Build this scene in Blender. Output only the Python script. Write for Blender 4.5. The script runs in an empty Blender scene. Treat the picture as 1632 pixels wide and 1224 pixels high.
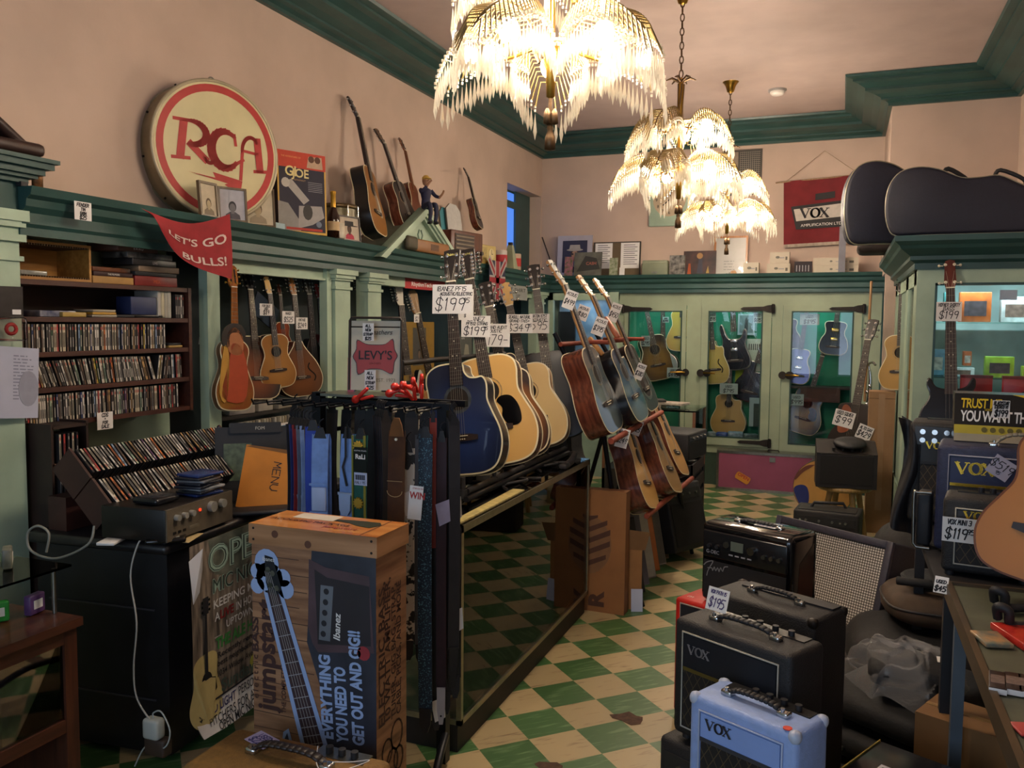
import bpy, bmesh, math, random
from math import pi, sin, cos, radians as R
from mathutils import Vector as V, Matrix as MX
SC = bpy.context.scene
C = SC.collection

# ------------------------------------------------------------------ camera, world, light, exposure
cam = bpy.data.objects.new('camera', bpy.data.cameras.new('camera'))
C.objects.link(cam)
cam.data.sensor_width = 36.0
cam.data.lens = 1352.5 / 1632 * 36.0
cam.data.clip_start = 0.05
cam.matrix_world = MX.Translation((0, 0, 1.7768)) @ MX.Rotation(0.37121, 4, 'Z') @ MX.Rotation(pi / 2 - 0.07152, 4, 'X') @ MX.Rotation(0.00824, 4, 'Z')
SC.camera = cam
W = bpy.data.worlds.new('world')
SC.world = W
W.use_nodes = True
W.node_tree.nodes['Background'].inputs[0].default_value = (0.62, 0.78, 1.0, 1)
W.node_tree.nodes['Background'].inputs[1].default_value = 0.6
SC.view_settings.view_transform = 'Standard'
SC.view_settings.look = 'None'
SC.view_settings.gamma = 1.0
SC.view_settings.use_curve_mapping = False
SC.view_settings.exposure = -0.22

def lamp(name, kind, loc, energy, col, size=0.1, rot=None, sy=None):
    l = bpy.data.lights.new(name, kind)
    l.energy = energy
    l.color = col
    if kind == 'AREA':
        l.size = size
        if sy:
            l.shape = 'RECTANGLE'
            l.size_y = sy
    else:
        l.shadow_soft_size = size
    o = bpy.data.objects.new(name, l)
    o.location = loc
    if rot:
        o.rotation_euler = rot
    C.objects.link(o)
    return o
# daylight through the storefront windows behind the photographer
for wx in (-2.35, -1.0, .35):
    lamp('storefront_daylight', 'AREA', (wx, -1.95, 1.75), 25.0, (0.62, 0.78, 1.0), .85, (R(90), 0, 0), 2.2)

# ------------------------------------------------------------------ materials
def lin(c):
    if isinstance(c, str):
        c = [int(c[i:i + 2], 16) / 255 for i in (0, 2, 4)]
    return tuple(x / 12.92 if x <= .04045 else ((x + .055) / 1.055) ** 2.4 for x in c[:3]) + (1.0,)
MAT = {}
def newmat(key):
    m = bpy.data.materials.new(key)
    m.use_nodes = True
    nt = m.node_tree
    return m, nt, nt.nodes['Principled BSDF']
def mat(col, rough=.5, metal=0., var=.12, sc=9., bump=0., bsc=80., col2=None, stretch=(1, 1, 1), coat=0., lo=.35, hi=.65):
    key = ('m', str(col), rough, metal, var, sc, bump, bsc, str(col2), stretch, coat)
    if key in MAT:
        return MAT[key]
    m, nt, b = newmat('mat_%d' % len(MAT))
    N = nt.nodes.new
    L = nt.links.new
    b.inputs['Roughness'].default_value = rough
    b.inputs['Metallic'].default_value = metal
    b.inputs['Coat Weight'].default_value = coat
    a = lin(col)
    b.inputs['Base Color'].default_value = a
    m.diffuse_color = a
    if var or col2 or bump:
        tc = N('ShaderNodeTexCoord')
        mp = N('ShaderNodeMapping')
        mp.inputs['Scale'].default_value = stretch
        L(tc.outputs['Object'], mp.inputs[0])
        no = N('ShaderNodeTexNoise')
        no.inputs['Scale'].default_value = sc
        no.inputs['Detail'].default_value = 4
        L(mp.outputs[0], no.inputs['Vector'])
        rp = N('ShaderNodeValToRGB')
        rp.color_ramp.elements[0].position = lo
        rp.color_ramp.elements[1].position = hi
        rp.color_ramp.elements[0].color = tuple(x * (1 - var) for x in a[:3]) + (1,)
        rp.color_ramp.elements[1].color = lin(col2) if col2 else tuple(min(1, x * (1 + var)) for x in a[:3]) + (1,)
        L(no.outputs['Fac'], rp.inputs[0])
        L(rp.outputs[0], b.inputs['Base Color'])
        if bump:
            n2 = N('ShaderNodeTexNoise')
            n2.inputs['Scale'].default_value = bsc
            L(tc.outputs['Object'], n2.inputs['Vector'])
            bp = N('ShaderNodeBump')
            bp.inputs['Strength'].default_value = bump
            bp.inputs['Distance'].default_value = .004
            L(n2.outputs['Fac'], bp.inputs['Height'])
            L(bp.outputs[0], b.inputs['Normal'])
    MAT[key] = m
    return m
def wood(col, col2, rough=.35, sc=6., axis='z', coat=.2):
    st = {'z': (9, 9, .7), 'x': (.7, 9, 9), 'y': (9, .7, 9)}[axis]
    return mat(col, rough, 0, .1, sc, 0, 80, col2, st, coat)
def burst(mid, edge, cen=(.5, .4), coat=.25, rough=.3, r0=.45, r1=1.0):
    key = ('b', mid, edge, cen, r0)
    if key in MAT:
        return MAT[key]
    m, nt, b = newmat('finish_%d' % len(MAT))
    N = nt.nodes.new
    L = nt.links.new
    b.inputs['Roughness'].default_value = rough
    b.inputs['Coat Weight'].default_value = coat
    tc = N('ShaderNodeTexCoord')
    mp = N('ShaderNodeMapping')
    mp.inputs['Location'].default_value = (-cen[0] * 2, 0, -cen[1] * 2)
    mp.inputs['Scale'].default_value = (2, 0, 2)
    L(tc.outputs['Generated'], mp.inputs[0])
    ln = N('ShaderNodeVectorMath')
    ln.operation = 'LENGTH'
    L(mp.outputs[0], ln.inputs[0])
    rp = N('ShaderNodeValToRGB')
    rp.color_ramp.elements[0].position = r0
    rp.color_ramp.elements[1].position = r1
    rp.color_ramp.elements[0].color = lin(mid)
    rp.color_ramp.elements[1].color = lin(edge)
    L(ln.outputs['Value'], rp.inputs[0])
    L(rp.outputs[0], b.inputs['Base Color'])
    MAT[key] = m
    return m
def glow(col, st):
    key = ('e', str(col), st)
    if key not in MAT:
        m, nt, b = newmat('glow_%d' % len(MAT))
        b.inputs['Base Color'].default_value = lin(col)
        b.inputs['Emission Color'].default_value = lin(col)
        b.inputs['Emission Strength'].default_value = st
        MAT[key] = m
    return MAT[key]
def glass(tint=(1, 1, 1), rough=0.0, ior=1.45):
    key = ('g', tint, rough, ior)
    if key not in MAT:
        m, nt, b = newmat('glass_%d' % len(MAT))
        nt.nodes.remove(b)
        out = nt.nodes['Material Output']
        t = nt.nodes.new('ShaderNodeBsdfTransparent')
        t.inputs[0].default_value = tint + (1,)
        g = nt.nodes.new('ShaderNodeBsdfGlossy')
        g.inputs['Roughness'].default_value = rough
        fr = nt.nodes.new('ShaderNodeFresnel')
        fr.inputs[0].default_value = ior
        mx = nt.nodes.new('ShaderNodeMixShader')
        nt.links.new(fr.outputs[0], mx.inputs[0])
        nt.links.new(t.outputs[0], mx.inputs[1])
        nt.links.new(g.outputs[0], mx.inputs[2])
        nt.links.new(mx.outputs[0], out.inputs[0])
        MAT[key] = m
    return MAT[key]
def crystal():
    if 'crystal' not in MAT:
        m, nt, b = newmat('crystal')
        nt.nodes.remove(b)
        out = nt.nodes['Material Output']
        N = nt.nodes.new
        t = N('ShaderNodeBsdfTransparent')
        t.inputs[0].default_value = (.98, .96, .9, 1)
        tl = N('ShaderNodeBsdfTranslucent')
        tl.inputs[0].default_value = (.95, .92, .85, 1)
        g = N('ShaderNodeBsdfGlossy')
        g.inputs['Roughness'].default_value = .08
        m1 = N('ShaderNodeMixShader')
        m1.inputs[0].default_value = .92
        m2 = N('ShaderNodeMixShader')
        m2.inputs[0].default_value = .18
        L = nt.links.new
        L(t.outputs[0], m1.inputs[1])
        L(tl.outputs[0], m1.inputs[2])
        L(m1.outputs[0], m2.inputs[1])
        L(g.outputs[0], m2.inputs[2])
        L(m2.outputs[0], out.inputs[0])
        MAT['crystal'] = m
    return MAT['crystal']
def lattice(base, line, pitch=.035, wid=.12, diag=True, rough=.7, ax=('X', 'Z')):
    """woven cloth with crossing threads, in object space"""
    key = ('l', base, line, pitch, wid, diag)
    if key in MAT:
        return MAT[key]
    m, nt, b = newmat('cloth_%d' % len(MAT))
    N = nt.nodes.new
    L = nt.links.new
    tc = N('ShaderNodeTexCoord')
    sp = N('ShaderNodeSeparateXYZ')
    L(tc.outputs['Object'], sp.inputs[0])
    def mth(op, a, bb=None):
        n = N('ShaderNodeMath')
        n.operation = op
        for i, q in enumerate((a, bb)):
            if q is None:
                continue
            if isinstance(q, (int, float)):
                n.inputs[i].default_value = q
            else:
                L(q, n.inputs[i])
        return n.outputs[0]
    x, z = sp.outputs[ax[0]], sp.outputs[ax[1]]
    zz = mth('MULTIPLY', z, .62)
    u = mth('ADD', x, zz) if diag else x
    v = mth('SUBTRACT', x, zz) if diag else z
    fu = mth('LESS_THAN', mth('FRACT', mth('DIVIDE', mth('ADD', u, 50), pitch)), wid)
    fv = mth('LESS_THAN', mth('FRACT', mth('DIVIDE', mth('ADD', v, 50), pitch)), wid)
    f = mth('MAXIMUM', fu, fv)
    mx = N('ShaderNodeMix')
    mx.data_type = 'RGBA'
    L(f, mx.inputs[0])
    mx.inputs[6].default_value = lin(base)
    mx.inputs[7].default_value = lin(line)
    L(mx.outputs[2], b.inputs['Base Color'])
    b.inputs['Roughness'].default_value = rough
    MAT[key] = m
    return m

# ------------------------------------------------------------------ mesh builder
I4 = MX.Identity(4)
def T(x=0, y=0, z=0): return MX.Translation((x, y, z))
def RZ(a): return MX.Rotation(R(a), 4, 'Z')
def RX(a): return MX.Rotation(R(a), 4, 'X')
def RY(a): return MX.Rotation(R(a), 4, 'Y')
def frame(o, up, face):
    """origin o, local +Z along up, local -Y towards face"""
    z = V(up).normalized()
    y = -V(face)
    y = (y - z * y.dot(z)).normalized()
    x = y.cross(z)
    m = MX.Identity(4)
    for i in range(3):
        m[i][0], m[i][1], m[i][2], m[i][3] = x[i], y[i], z[i], o[i]
    return m
class MB:
    def __init__(s):
        s.v, s.f, s.m, s.s, s.mats = [], [], [], [], []
    def add(s, vs, fs, mt, M=None, smooth=False):
        if mt not in s.mats:
            s.mats.append(mt)
        k = s.mats.index(mt)
        o = len(s.v)
        s.v += [tuple(M @ V(p)) if M is not None else tuple(p) for p in vs]
        for f in fs:
            s.f.append([i + o for i in f])
            s.m.append(k)
            s.s.append(smooth)
        return s
    def box(s, c, d, mt, M=None):
        x, y, z = (q / 2 for q in d)
        vs = [(c[0] + i * x, c[1] + j * y, c[2] + k * z) for i in (-1, 1) for j in (-1, 1) for k in (-1, 1)]
        return s.add(vs, [(0, 1, 3, 2), (4, 6, 7, 5), (0, 4, 5, 1), (2, 3, 7, 6), (0, 2, 6, 4), (1, 5, 7, 3)], mt, M)
    def b6(s, x0, x1, y0, y1, z0, z1, mt, M=None):
        return s.box(((x0 + x1) / 2, (y0 + y1) / 2, (z0 + z1) / 2), (abs(x1 - x0), abs(y1 - y0), abs(z1 - z0)), mt, M)
    def rbox(s, c, d, mt, r=.01, M=None, n=2):
        bm = bmesh.new()
        bmesh.ops.create_cube(bm, size=1)
        for v in bm.verts:
            v.co = V((c[0] + v.co.x * d[0], c[1] + v.co.y * d[1], c[2] + v.co.z * d[2]))
        bmesh.ops.bevel(bm, geom=bm.edges[:], offset=min(r, min(d) * .49), segments=n, affect='EDGES', profile=.5)
        return s.bm(bm, mt, M, True)
    def bm(s, bm, mt, M=None, smooth=False):
        bm.verts.index_update()
        s.add([v.co[:] for v in bm.verts], [[v.index for v in f.verts] for f in bm.faces], mt, M, smooth)
        bm.free()
        return s
    def cyl(s, a, b, r0, mt, r1=None, n=12, M=None, smooth=True):
        r1 = r0 if r1 is None else r1
        a, b = V(a), V(b)
        d = (b - a).normalized()
        u = d.cross(V((0, 0, 1)) if abs(d.z) < .9 else V((1, 0, 0))).normalized()
        w = d.cross(u)
        vs = [a + (u * cos(2 * pi * i / n) + w * sin(2 * pi * i / n)) * r0 for i in range(n)]
        vs += [b + (u * cos(2 * pi * i / n) + w * sin(2 * pi * i / n)) * r1 for i in range(n)]
        s.add(vs, [(i, (i + 1) % n, n + (i + 1) % n, n + i) for i in range(n)], mt, M, smooth)
        s.add(vs, [list(range(n))[::-1], list(range(n, 2 * n))], mt, M)
        return s
    def tube(s, pts, r, mt, n=8, M=None, closed=False, smooth=True):
        pts = [V(p) for p in pts]
        k = len(pts)
        rs = r if isinstance(r, (list, tuple)) else [r] * k
        vs = []
        u = None
        for i, p in enumerate(pts):
            d = (pts[(i + 1) % k] - pts[i - 1]) if closed else (pts[min(i + 1, k - 1)] - pts[max(i - 1, 0)])
            d = d.normalized() if d.length > 1e-9 else V((0, 0, 1))
            if u is None:
                u = d.cross(V((0, 0, 1)) if abs(d.z) < .9 else V((1, 0, 0)))
            u = (u - d * u.dot(d)).normalized()
            w = d.cross(u)
            vs += [p + (u * cos(2 * pi * j / n) + w * sin(2 * pi * j / n)) * rs[i] for j in range(n)]
        fs = []
        for i in range(k if closed else k - 1):
            for j in range(n):
                a, b = i * n, ((i + 1) % k) * n
                fs.append((a + j, a + (j + 1) % n, b + (j + 1) % n, b + j))
        s.add(vs, fs, mt, M, smooth)
        if not closed:
            s.add(vs, [list(range(n))[::-1], list(range((k - 1) * n, k * n))], mt, M)
        return s
    def lathe(s, prof, mt, n=24, M=None, smooth=True):
        """profile of (radius, z) turned about local Z"""
        vs = [(r * cos(2 * pi * j / n), r * sin(2 * pi * j / n), z) for r, z in prof for j in range(n)]
        fs = [(i * n + j, i * n + (j + 1) % n, (i + 1) * n + (j + 1) % n, (i + 1) * n + j) for i in range(len(prof) - 1) for j in range(n)]
        s.add(vs, fs, mt, M, smooth)
        cap = []
        if prof[0][0] > 1e-5: cap.append(list(range(n))[::-1])
        if prof[-1][0] > 1e-5: cap.append(list(range((len(prof) - 1) * n, len(prof) * n)))
        if cap: s.add(vs, cap, mt, M)
        return s
    def prism(s, poly, y0, y1, mt, M=None, side=None, back=None, smooth=False):
        """polygon in local XZ, extruded from y0 (front) to y1"""
        n = len(poly)
        ar = sum(poly[i][0] * poly[(i + 1) % n][1] - poly[(i + 1) % n][0] * poly[i][1] for i in range(n))
        if ar < 0:
            poly = poly[::-1]
        vs = [(x, y0, z) for x, z in poly] + [(x, y1, z) for x, z in poly]
        s.add(vs, [list(range(n))], mt, M)
        s.add(vs, [list(range(n, 2 * n))[::-1]], back or side or mt, M)
        s.add(vs, [(i, n + i, n + (i + 1) % n, (i + 1) % n) for i in range(n)], side or mt, M, smooth)
        return s
    def sheet(s, fn, nu, nv, mt, M=None, smooth=True, thick=0):
        vs = [fn(i / nu, j / nv) for j in range(nv + 1) for i in range(nu + 1)]
        q = nu + 1
        fs = [(j * q + i, j * q + i + 1, (j + 1) * q + i + 1, (j + 1) * q + i) for j in range(nv) for i in range(nu)]
        return s.add(vs, fs, mt, M, smooth)
    def text(s, body, size, mt, M=None, x=0, z=0, y=-.001, al='CENTER', bold=0, shear=0, space=1, wid=None, rot=0, sq=1):
        vs, fs = text_geo(body, al, bold, shear, space)
        if not vs:
            return s
        k = size
        kx = size * sq
        if wid:
            w0 = max(p[0] for p in vs) - min(p[0] for p in vs)
            kx = wid / w0
        c_, s_ = cos(R(rot)), sin(R(rot))
        return s.add([(x + p[0] * kx * c_ - p[1] * k * s_, y, z + p[0] * kx * s_ + p[1] * k * c_) for p in vs], fs, mt, M)
    def stroke(s, pts, w, mt, M=None, y=-.001):
        """thick polyline drawn in local XZ"""
        for a, b in zip(pts, pts[1:]):
            dx, dz = b[0] - a[0], b[1] - a[1]
            l = math.hypot(dx, dz) or 1
            ex, ez = dx / l * w * .35, dz / l * w * .35
            px, pz = -dz / l * w / 2, dx / l * w / 2
            s.add([(a[0] - ex - px, y, a[1] - ez - pz), (b[0] + ex - px, y, b[1] + ez - pz), (b[0] + ex + px, y, b[1] + ez + pz), (a[0] - ex + px, y, a[1] - ez + pz)], [(0, 1, 2, 3)], mt, M)
        return s
    def hand(s, body, h, w, mt, M=None, x=0, z=0, y=-.001, slant=.15, sq=.62, rot=0):
        """handwriting: single-stroke letters centred on x, baseline z"""
        adv = h * sq * 1.28
        L = sum(adv * (.55 if ch in " .,'!1I:-" else 1) for ch in body)
        cx = -L / 2
        c_, s_ = cos(R(rot)), sin(R(rot))
        for ch in body:
            a = adv * (.55 if ch in " .,'!1I:-" else 1)
            for st in GLY.get(ch, []):
                p = []
                for gx, gz in st:
                    lx = cx + gx * h * sq * (.6 if ch in "1I!" else 1) + gz * h * slant
                    lz = gz * h
                    p.append((x + lx * c_ - lz * s_, z + lx * s_ + lz * c_))
                s.stroke(p, w, mt, M, y)
            cx += a
        return s
    def build(s, name, parent=None, M=None):
        me = bpy.data.meshes.new(name)
        me.from_pydata(s.v, [], s.f)
        for m in s.mats:
            me.materials.append(m)
        me.polygons.foreach_set('material_index', s.m)
        me.polygons.foreach_set('use_smooth', s.s)
        me.update()
        o = bpy.data.objects.new(name, me)
        C.objects.link(o)
        if parent is not None:
            o.parent = parent
        if M is not None:
            o.matrix_local = M
        return o
TXT = {}
def text_geo(body, al, bold, shear, space):
    k = (body, al, bold, shear, space)
    if k not in TXT:
        cu = bpy.data.curves.new('t', 'FONT')
        cu.body = body
        cu.align_x = al
        cu.offset = bold
        cu.shear = shear
        cu.space_character = space
        cu.resolution_u = 3
        o = bpy.data.objects.new('t', cu)
        me = o.to_mesh()
        TXT[k] = ([(v.co.x, v.co.y) for v in me.vertices], [list(p.vertices) for p in me.polygons])
        o.to_mesh_clear()
        bpy.data.objects.remove(o)
        bpy.data.curves.remove(cu)
    return TXT[k]
GS = {'A': '00 5A 90,24 74', 'B': '00 0A 7A 88 65 05,65 92 70 00', 'C': '98 7A 3A 07 03 30 70 92', 'D': '00 0A 5A 97 93 50 00', 'E': '90 00 0A 9A,05 75', 'F': '00 0A 9A,05 75',
      'G': '98 7A 3A 07 03 30 80 95 55', 'H': '00 0A,90 9A,05 95', 'I': '50 5A', 'J': '9A 92 60 20 02', 'K': '00 0A,9A 05 90', 'L': '0A 00 90', 'M': '00 1A 54 8A 90', 'N': '00 0A 90 9A',
      'O': '3A 07 03 30 60 93 97 6A 3A', 'P': '00 0A 7A 98 65 05', 'Q': '3A 07 03 30 60 93 97 6A 3A,63 90', 'R': '00 0A 7A 98 65 05,55 90', 'S': '98 6A 2A 07 25 74 92 70 20 02',
      'T': '0A 9A,5A 50', 'U': '0A 03 30 60 93 9A', 'V': '0A 50 9A', 'W': '0A 20 56 80 9A', 'X': '0A 90,00 9A', 'Y': '0A 55 9A,55 50', 'Z': '0A 9A 00 90',
      '0': '3A 07 03 30 60 93 97 6A 3A', '1': '28 5A 50', '2': '08 3A 7A 97 00 90', '3': '09 4A 8A 96 45 94 91 50 01', '4': '6A 04 94,68 60', '5': '9A 1A 06 66 93 60 00', '6': '8A 27 03 30 70 94 65 04',
      '7': '0A 9A 30', '8': '55 28 4A 7A 88 55 22 30 70 92 55', '9': '96 55 26 29 6A 99 96 70', '$': '98 6A 2A 07 25 74 92 70 20 02,5B 5', '/': '00 9B', '-': '15 85', "'": '5A 58', '.': '50 51', '+': '15 85,58 52', '!': '5A 54,51 50'}
def _g(tok):
    f = lambda q: 10 if q == 'A' else 11.5 if q == 'B' else int(q)
    return (f(tok[0]) / 9, (f(tok[1]) if len(tok) > 1 else -1.5) / 10)
GLY = {k: [[_g(t) for t in st.split()] for st in v.split(',')] for k, v in GS.items()}

def tag(o, label=None, cat=None, group=None, kind=None):
    for k, q in (('label', label), ('category', cat), ('group', group), ('kind', kind)):
        if q:
            o[k] = q
    return o
def thing(name, label, cat, M=None, group=None):
    o = bpy.data.objects.new(name, None)
    o.empty_display_size = .05
    C.objects.link(o)
    if M is not None:
        o.matrix_world = M
    return tag(o, label, cat, group)
def single(mb, name, label, cat, M=None, group=None, kind=None):
    return tag(mb.build(name, None, M), label, cat, group, kind)
def struct(mb, name):
    return tag(mb.build(name), kind='structure')
def spline(pts, n=6, closed=False):
    out = []
    k = len(pts)
    for i in range(k if closed else k - 1):
        p0, p1, p2, p3 = (pts[(i + d) % k] if closed else pts[min(max(i + d, 0), k - 1)] for d in (-1, 0, 1, 2))
        for j in range(n):
            t = j / n
            out.append(tuple(.5 * (2 * b + (c - a) * t + (2 * a - 5 * b + 4 * c - d) * t * t + (3 * b - a - 3 * c + d) * t ** 3) for a, b, c, d in zip(p0, p1, p2, p3)))
    if not closed:
        out.append(tuple(pts[-1]))
    return out
def circle(r, n=24, cx=0, cz=0, rz=None):
    return [(cx + r * cos(2 * pi * i / n), cz + (rz or r) * sin(2 * pi * i / n)) for i in range(n)]
def offset_path(path, d):
    """shift an open XY polyline to its right-hand side by d, mitred"""
    out = []
    n = len(path)
    nr = []
    for a, b in zip(path, path[1:]):
        l = math.hypot(b[0] - a[0], b[1] - a[1])
        nr.append(((b[1] - a[1]) / l, -(b[0] - a[0]) / l))
    for i, p in enumerate(path):
        a = nr[max(i - 1, 0)]
        b = nr[min(i, n - 2)]
        k = 1 + a[0] * b[0] + a[1] * b[1]
        out.append((p[0] + (a[0] + b[0]) / k * d, p[1] + (a[1] + b[1]) / k * d))
    return out
def moulding(mb, path, prof, mt):
    """profile of (offset, z) swept along an XY path"""
    rings = [[(x, y, z) for (x, y) in offset_path(path, o)] for o, z in prof]
    k = len(path)
    vs = [p for r in rings for p in r]
    fs = [(i * k + j, i * k + j + 1, (i + 1) * k + j + 1, (i + 1) * k + j) for i in range(len(prof) - 1) for j in range(k - 1)]
    mb.add(vs, fs, mt)
    mb.add(vs, [[i * k for i in range(len(prof))], [i * k + k - 1 for i in range(len(prof))][::-1]], mt)
    return mb
# shared finishes
PAINT = mat('bea797', .75, 0, .05, 3, .15, 40)
MINT = mat('9fb39c', .5, 0, .1, 5, .1, 60)
MINT2 = mat('7f9484', .55, 0, .12, 5, .1, 60)
GREEN = mat('284743', .4, 0, .15, 4, .1, 60)
BLACK = mat('17161a', .6, 0, .2, 12)
GLOSSK = mat('0c0b0d', .15, 0, 0)
TOLEX = mat('1b191a', .62, 0, .2, 120, .5, 260)
CHROME = mat('c8c8c6', .18, 1, 0)
STEEL = mat('8e8c84', .32, 1, .1, 30)
BRASS = mat('b08a3e', .28, 1, .12, 20)
BRONZE = mat('5a4530', .4, .8, .2, 25)
IRON = mat('2a2420', .55, .6, .2, 30)
PAPER = mat('dcd8d4', .8, 0, .03, 20)
INK = mat('1c1a20', .7, 0, 0)
KRAFT = mat('8d6238', .8, 0, .08, 15)
GLASS = glass()
# ------------------------------------------------------------------ the setting
LZ = 2.33          # top of the ledge that runs round the shop
def floor_material():
    m, nt, b = newmat('checker_tiles')
    N = nt.nodes.new
    L = nt.links.new
    tc = N('ShaderNodeTexCoord')
    mp = N('ShaderNodeMapping')
    mp.vector_type = 'TEXTURE'
    mp.inputs['Location'].default_value = (-1.35877, 3.46853, 0)
    mp.inputs['Rotation'].default_value = (0, 0, 0.78612)
    mp.inputs['Scale'].default_value = (.2286, .2286, 1)
    L(tc.outputs['Object'], mp.inputs[0])
    off = N('ShaderNodeVectorMath')
    off.operation = 'ADD'
    off.inputs[1].default_value = (100, 100, .5)
    L(mp.outputs[0], off.inputs[0])
    ck = N('ShaderNodeTexChecker')
    ck.inputs['Scale'].default_value = 1
    L(off.outputs[0], ck.inputs[0])
    fl = N('ShaderNodeVectorMath')
    fl.operation = 'FLOOR'
    L(off.outputs[0], fl.inputs[0])
    wn = N('ShaderNodeTexWhiteNoise')
    L(fl.outputs[0], wn.inputs['Vector'])
    def streak(rot, sc, a, bcol, lo, hi):
        m2 = N('ShaderNodeMapping')
        m2.inputs['Rotation'].default_value = (0, 0, rot)
        m2.inputs['Scale'].default_value = (1.2, 7, 1)
        L(mp.outputs[0], m2.inputs[0])
        ad = N('ShaderNodeVectorMath')
        ad.operation = 'ADD'
        L(m2.outputs[0], ad.inputs[0])
        L(wn.outputs['Color'], ad.inputs[1])
        no = N('ShaderNodeTexNoise')
        no.inputs['Scale'].default_value = sc
        no.inputs['Detail'].default_value = 5
        L(ad.outputs[0], no.inputs['Vector'])
        rp = N('ShaderNodeValToRGB')
        rp.color_ramp.elements[0].position = lo
        rp.color_ramp.elements[1].position = hi
        rp.color_ramp.elements[0].color = lin(a)
        rp.color_ramp.elements[1].color = lin(bcol)
        L(no.outputs['Fac'], rp.inputs[0])
        return rp.outputs[0]
    cream = streak(.4, 1.6, '7a6248', 'a8956f', .25, .42)
    green = streak(0, 1.4, '3c6034', '7a966a', .52, .85)
    mx = N('ShaderNodeMix')
    mx.data_type = 'RGBA'
    L(ck.outputs['Fac'], mx.inputs[0])
    L(cream, mx.inputs[6])
    L(green, mx.inputs[7])
    hv = N('ShaderNodeHueSaturation')
    mr = N('ShaderNodeMapRange')
    mr.inputs[3].default_value = .82
    mr.inputs[4].default_value = 1.1
    L(wn.outputs['Value'], mr.inputs[0])
    L(mr.outputs[0], hv.inputs['Value'])
    L(mx.outputs[2], hv.inputs['Color'])
    L(hv.outputs[0], b.inputs['Base Color'])
    b.inputs['Roughness'].default_value = .38
    return m
struct(MB().b6(-3.9, 1.5, -2.1, 10.2, -.1, 0, floor_material()), 'floor')
CEIL = mat('b09c94', .8, 0, .05, 3, .1, 30)
struct(MB().b6(-4.0, 1.5, -2.1, 10.2, 4.01, 4.12, CEIL), 'ceiling')
w = MB()
w.b6(-3.66, -3.52, -2, 8.85, LZ - .02, 4.05, PAINT)
w.b6(-3.66, -3.52, 9.97, 10.15, LZ - .02, 4.05, PAINT)
w.b6(-3.66, -3.52, 8.85, 9.97, 3.33, 4.05, PAINT)
w.b6(-3.95, -3.66, 8.78, 8.85, LZ - .02, 3.4, PAINT)
w.b6(-3.95, -3.66, 9.97, 10.04, LZ - .02, 3.4, PAINT)
w.b6(-3.95, -3.66, 8.78, 10.04, 3.33, 3.4, PAINT)
w.b6(-3.9, -3.78, -2, 3.8, -.05, LZ - .04, MINT2).b6(-3.9, -3.78, 3.8, 10.05, -.05, LZ - .04, mat('1e2a2c', .35, 0, .3, 4))
w.b6(-3.9, -3.25, -2, 1.9, -.05, LZ - .04, MINT2)
struct(w, 'wall_left')
w = MB()
w.b6(-3.66, .5, 10.0, 10.12, LZ - .05, 4.05, PAINT)
w.b6(.348, 1.5, 8.67, 8.8, -.05, 4.05, PAINT)
w.b6(.348, .46, 8.8, 10.1, LZ - .05, 4.05, PAINT)
w.b6(-3.9, .5, 10.0, 10.12, -.05, LZ - .05, MINT2)
struct(w, 'wall_back')
struct(MB().b6(1.38, 1.5, -2, 8.8, -.05, 4.05, PAINT), 'wall_right')
w = MB()
w.b6(-3.9, 1.5, -2.12, -2.0, -.05, .6, MINT2)
w.b6(-3.9, 1.5, -2.12, -2.0, 3.0, 4.05, PAINT)
w.b6(-3.9, -2.9, -2.12, -2.0, .5, 3.1, MINT2)
w.b6(.9, 1.5, -2.12, -2.0, .5, 3.1, MINT2)
for x0, x1 in ((-1.9, -1.45), (-.55, -.1)):
    w.b6(x0, x1, -2.12, -2.0, .5, 3.1, MINT2)
struct(w, 'wall_front')
# ceiling cornice with its jogs round the chimney breast
m = moulding(MB(), [(-3.52, -2), (-3.52, 10.0), (.348, 10.0), (.348, 8.67), (1.38, 8.67), (1.38, -2)],
             [(0, 3.79), (.035, 3.79), (.035, 3.815), (.06, 3.83), (.10, 3.835), (.10, 3.85), (.16, 3.875), (.24, 3.89), (.24, 3.915), (.30, 3.945), (.345, 3.955), (.345, 3.975), (.40, 3.985), (.41, 4.005), (0, 4.01)], GREEN)
struct(m, 'trim_1')
# ledge with its cornice over the left and back cabinets
PROF = [(0, 2.13), (.02, 2.13), (.02, 2.165), (.032, 2.18), (.032, 2.225), (.055, 2.25), (.06, 2.28), (.085, 2.295), (.095, 2.33), (0, 2.33)]
m = moulding(MB(), [(-3.25, 2.6), (-3.25, 9.52), (.46, 9.52)], PROF, GREEN)
m.b6(-3.8, -3.25, 2.6, 10.0, 2.24, LZ, GREEN)
m.b6(-3.25, .5, 9.52, 10.0, 2.24, LZ, GREEN)
struct(m, 'trim_2')
# pilasters of the left fitting with capitals
def pilaster(mb, y0, y1, zb=0., cap=True, x=-3.25, d=.1):
    mb.b6(x - d, x, y0, y1, zb, 2.15, MINT)
    if cap:
        for i, (z0, z1, e) in enumerate([(2.0, 2.02, .012), (2.06, 2.075, .015), (2.075, 2.10, .028), (2.10, 2.135, .042)]):
            mb.b6(x - .05, x + e, y0 - e, y1 + e, z0, z1, MINT)
m = MB()
pilaster(m, 3.80, 3.9, 0, False, -3.3, .06)
pilaster(m, 4.93, 4.985, 0, False, -3.27, .06)
pilaster(m, 5.0, 5.19)
pilaster(m, 5.43, 5.62)
pilaster(m, 7.55, 7.72)
pilaster(m, 9.1, 9.36)
m.b6(-3.4, -3.3, 3.9, 4.93, 2.06, 2.14, MINT)
m.b6(-3.4, -3.3, 5.62, 9.1, 2.06, 2.14, MINT)
m.b6(-3.3, -3.28, 3.9, 4.93, 2.055, 2.07, MINT)
struct(m, 'trim_3')
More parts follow.
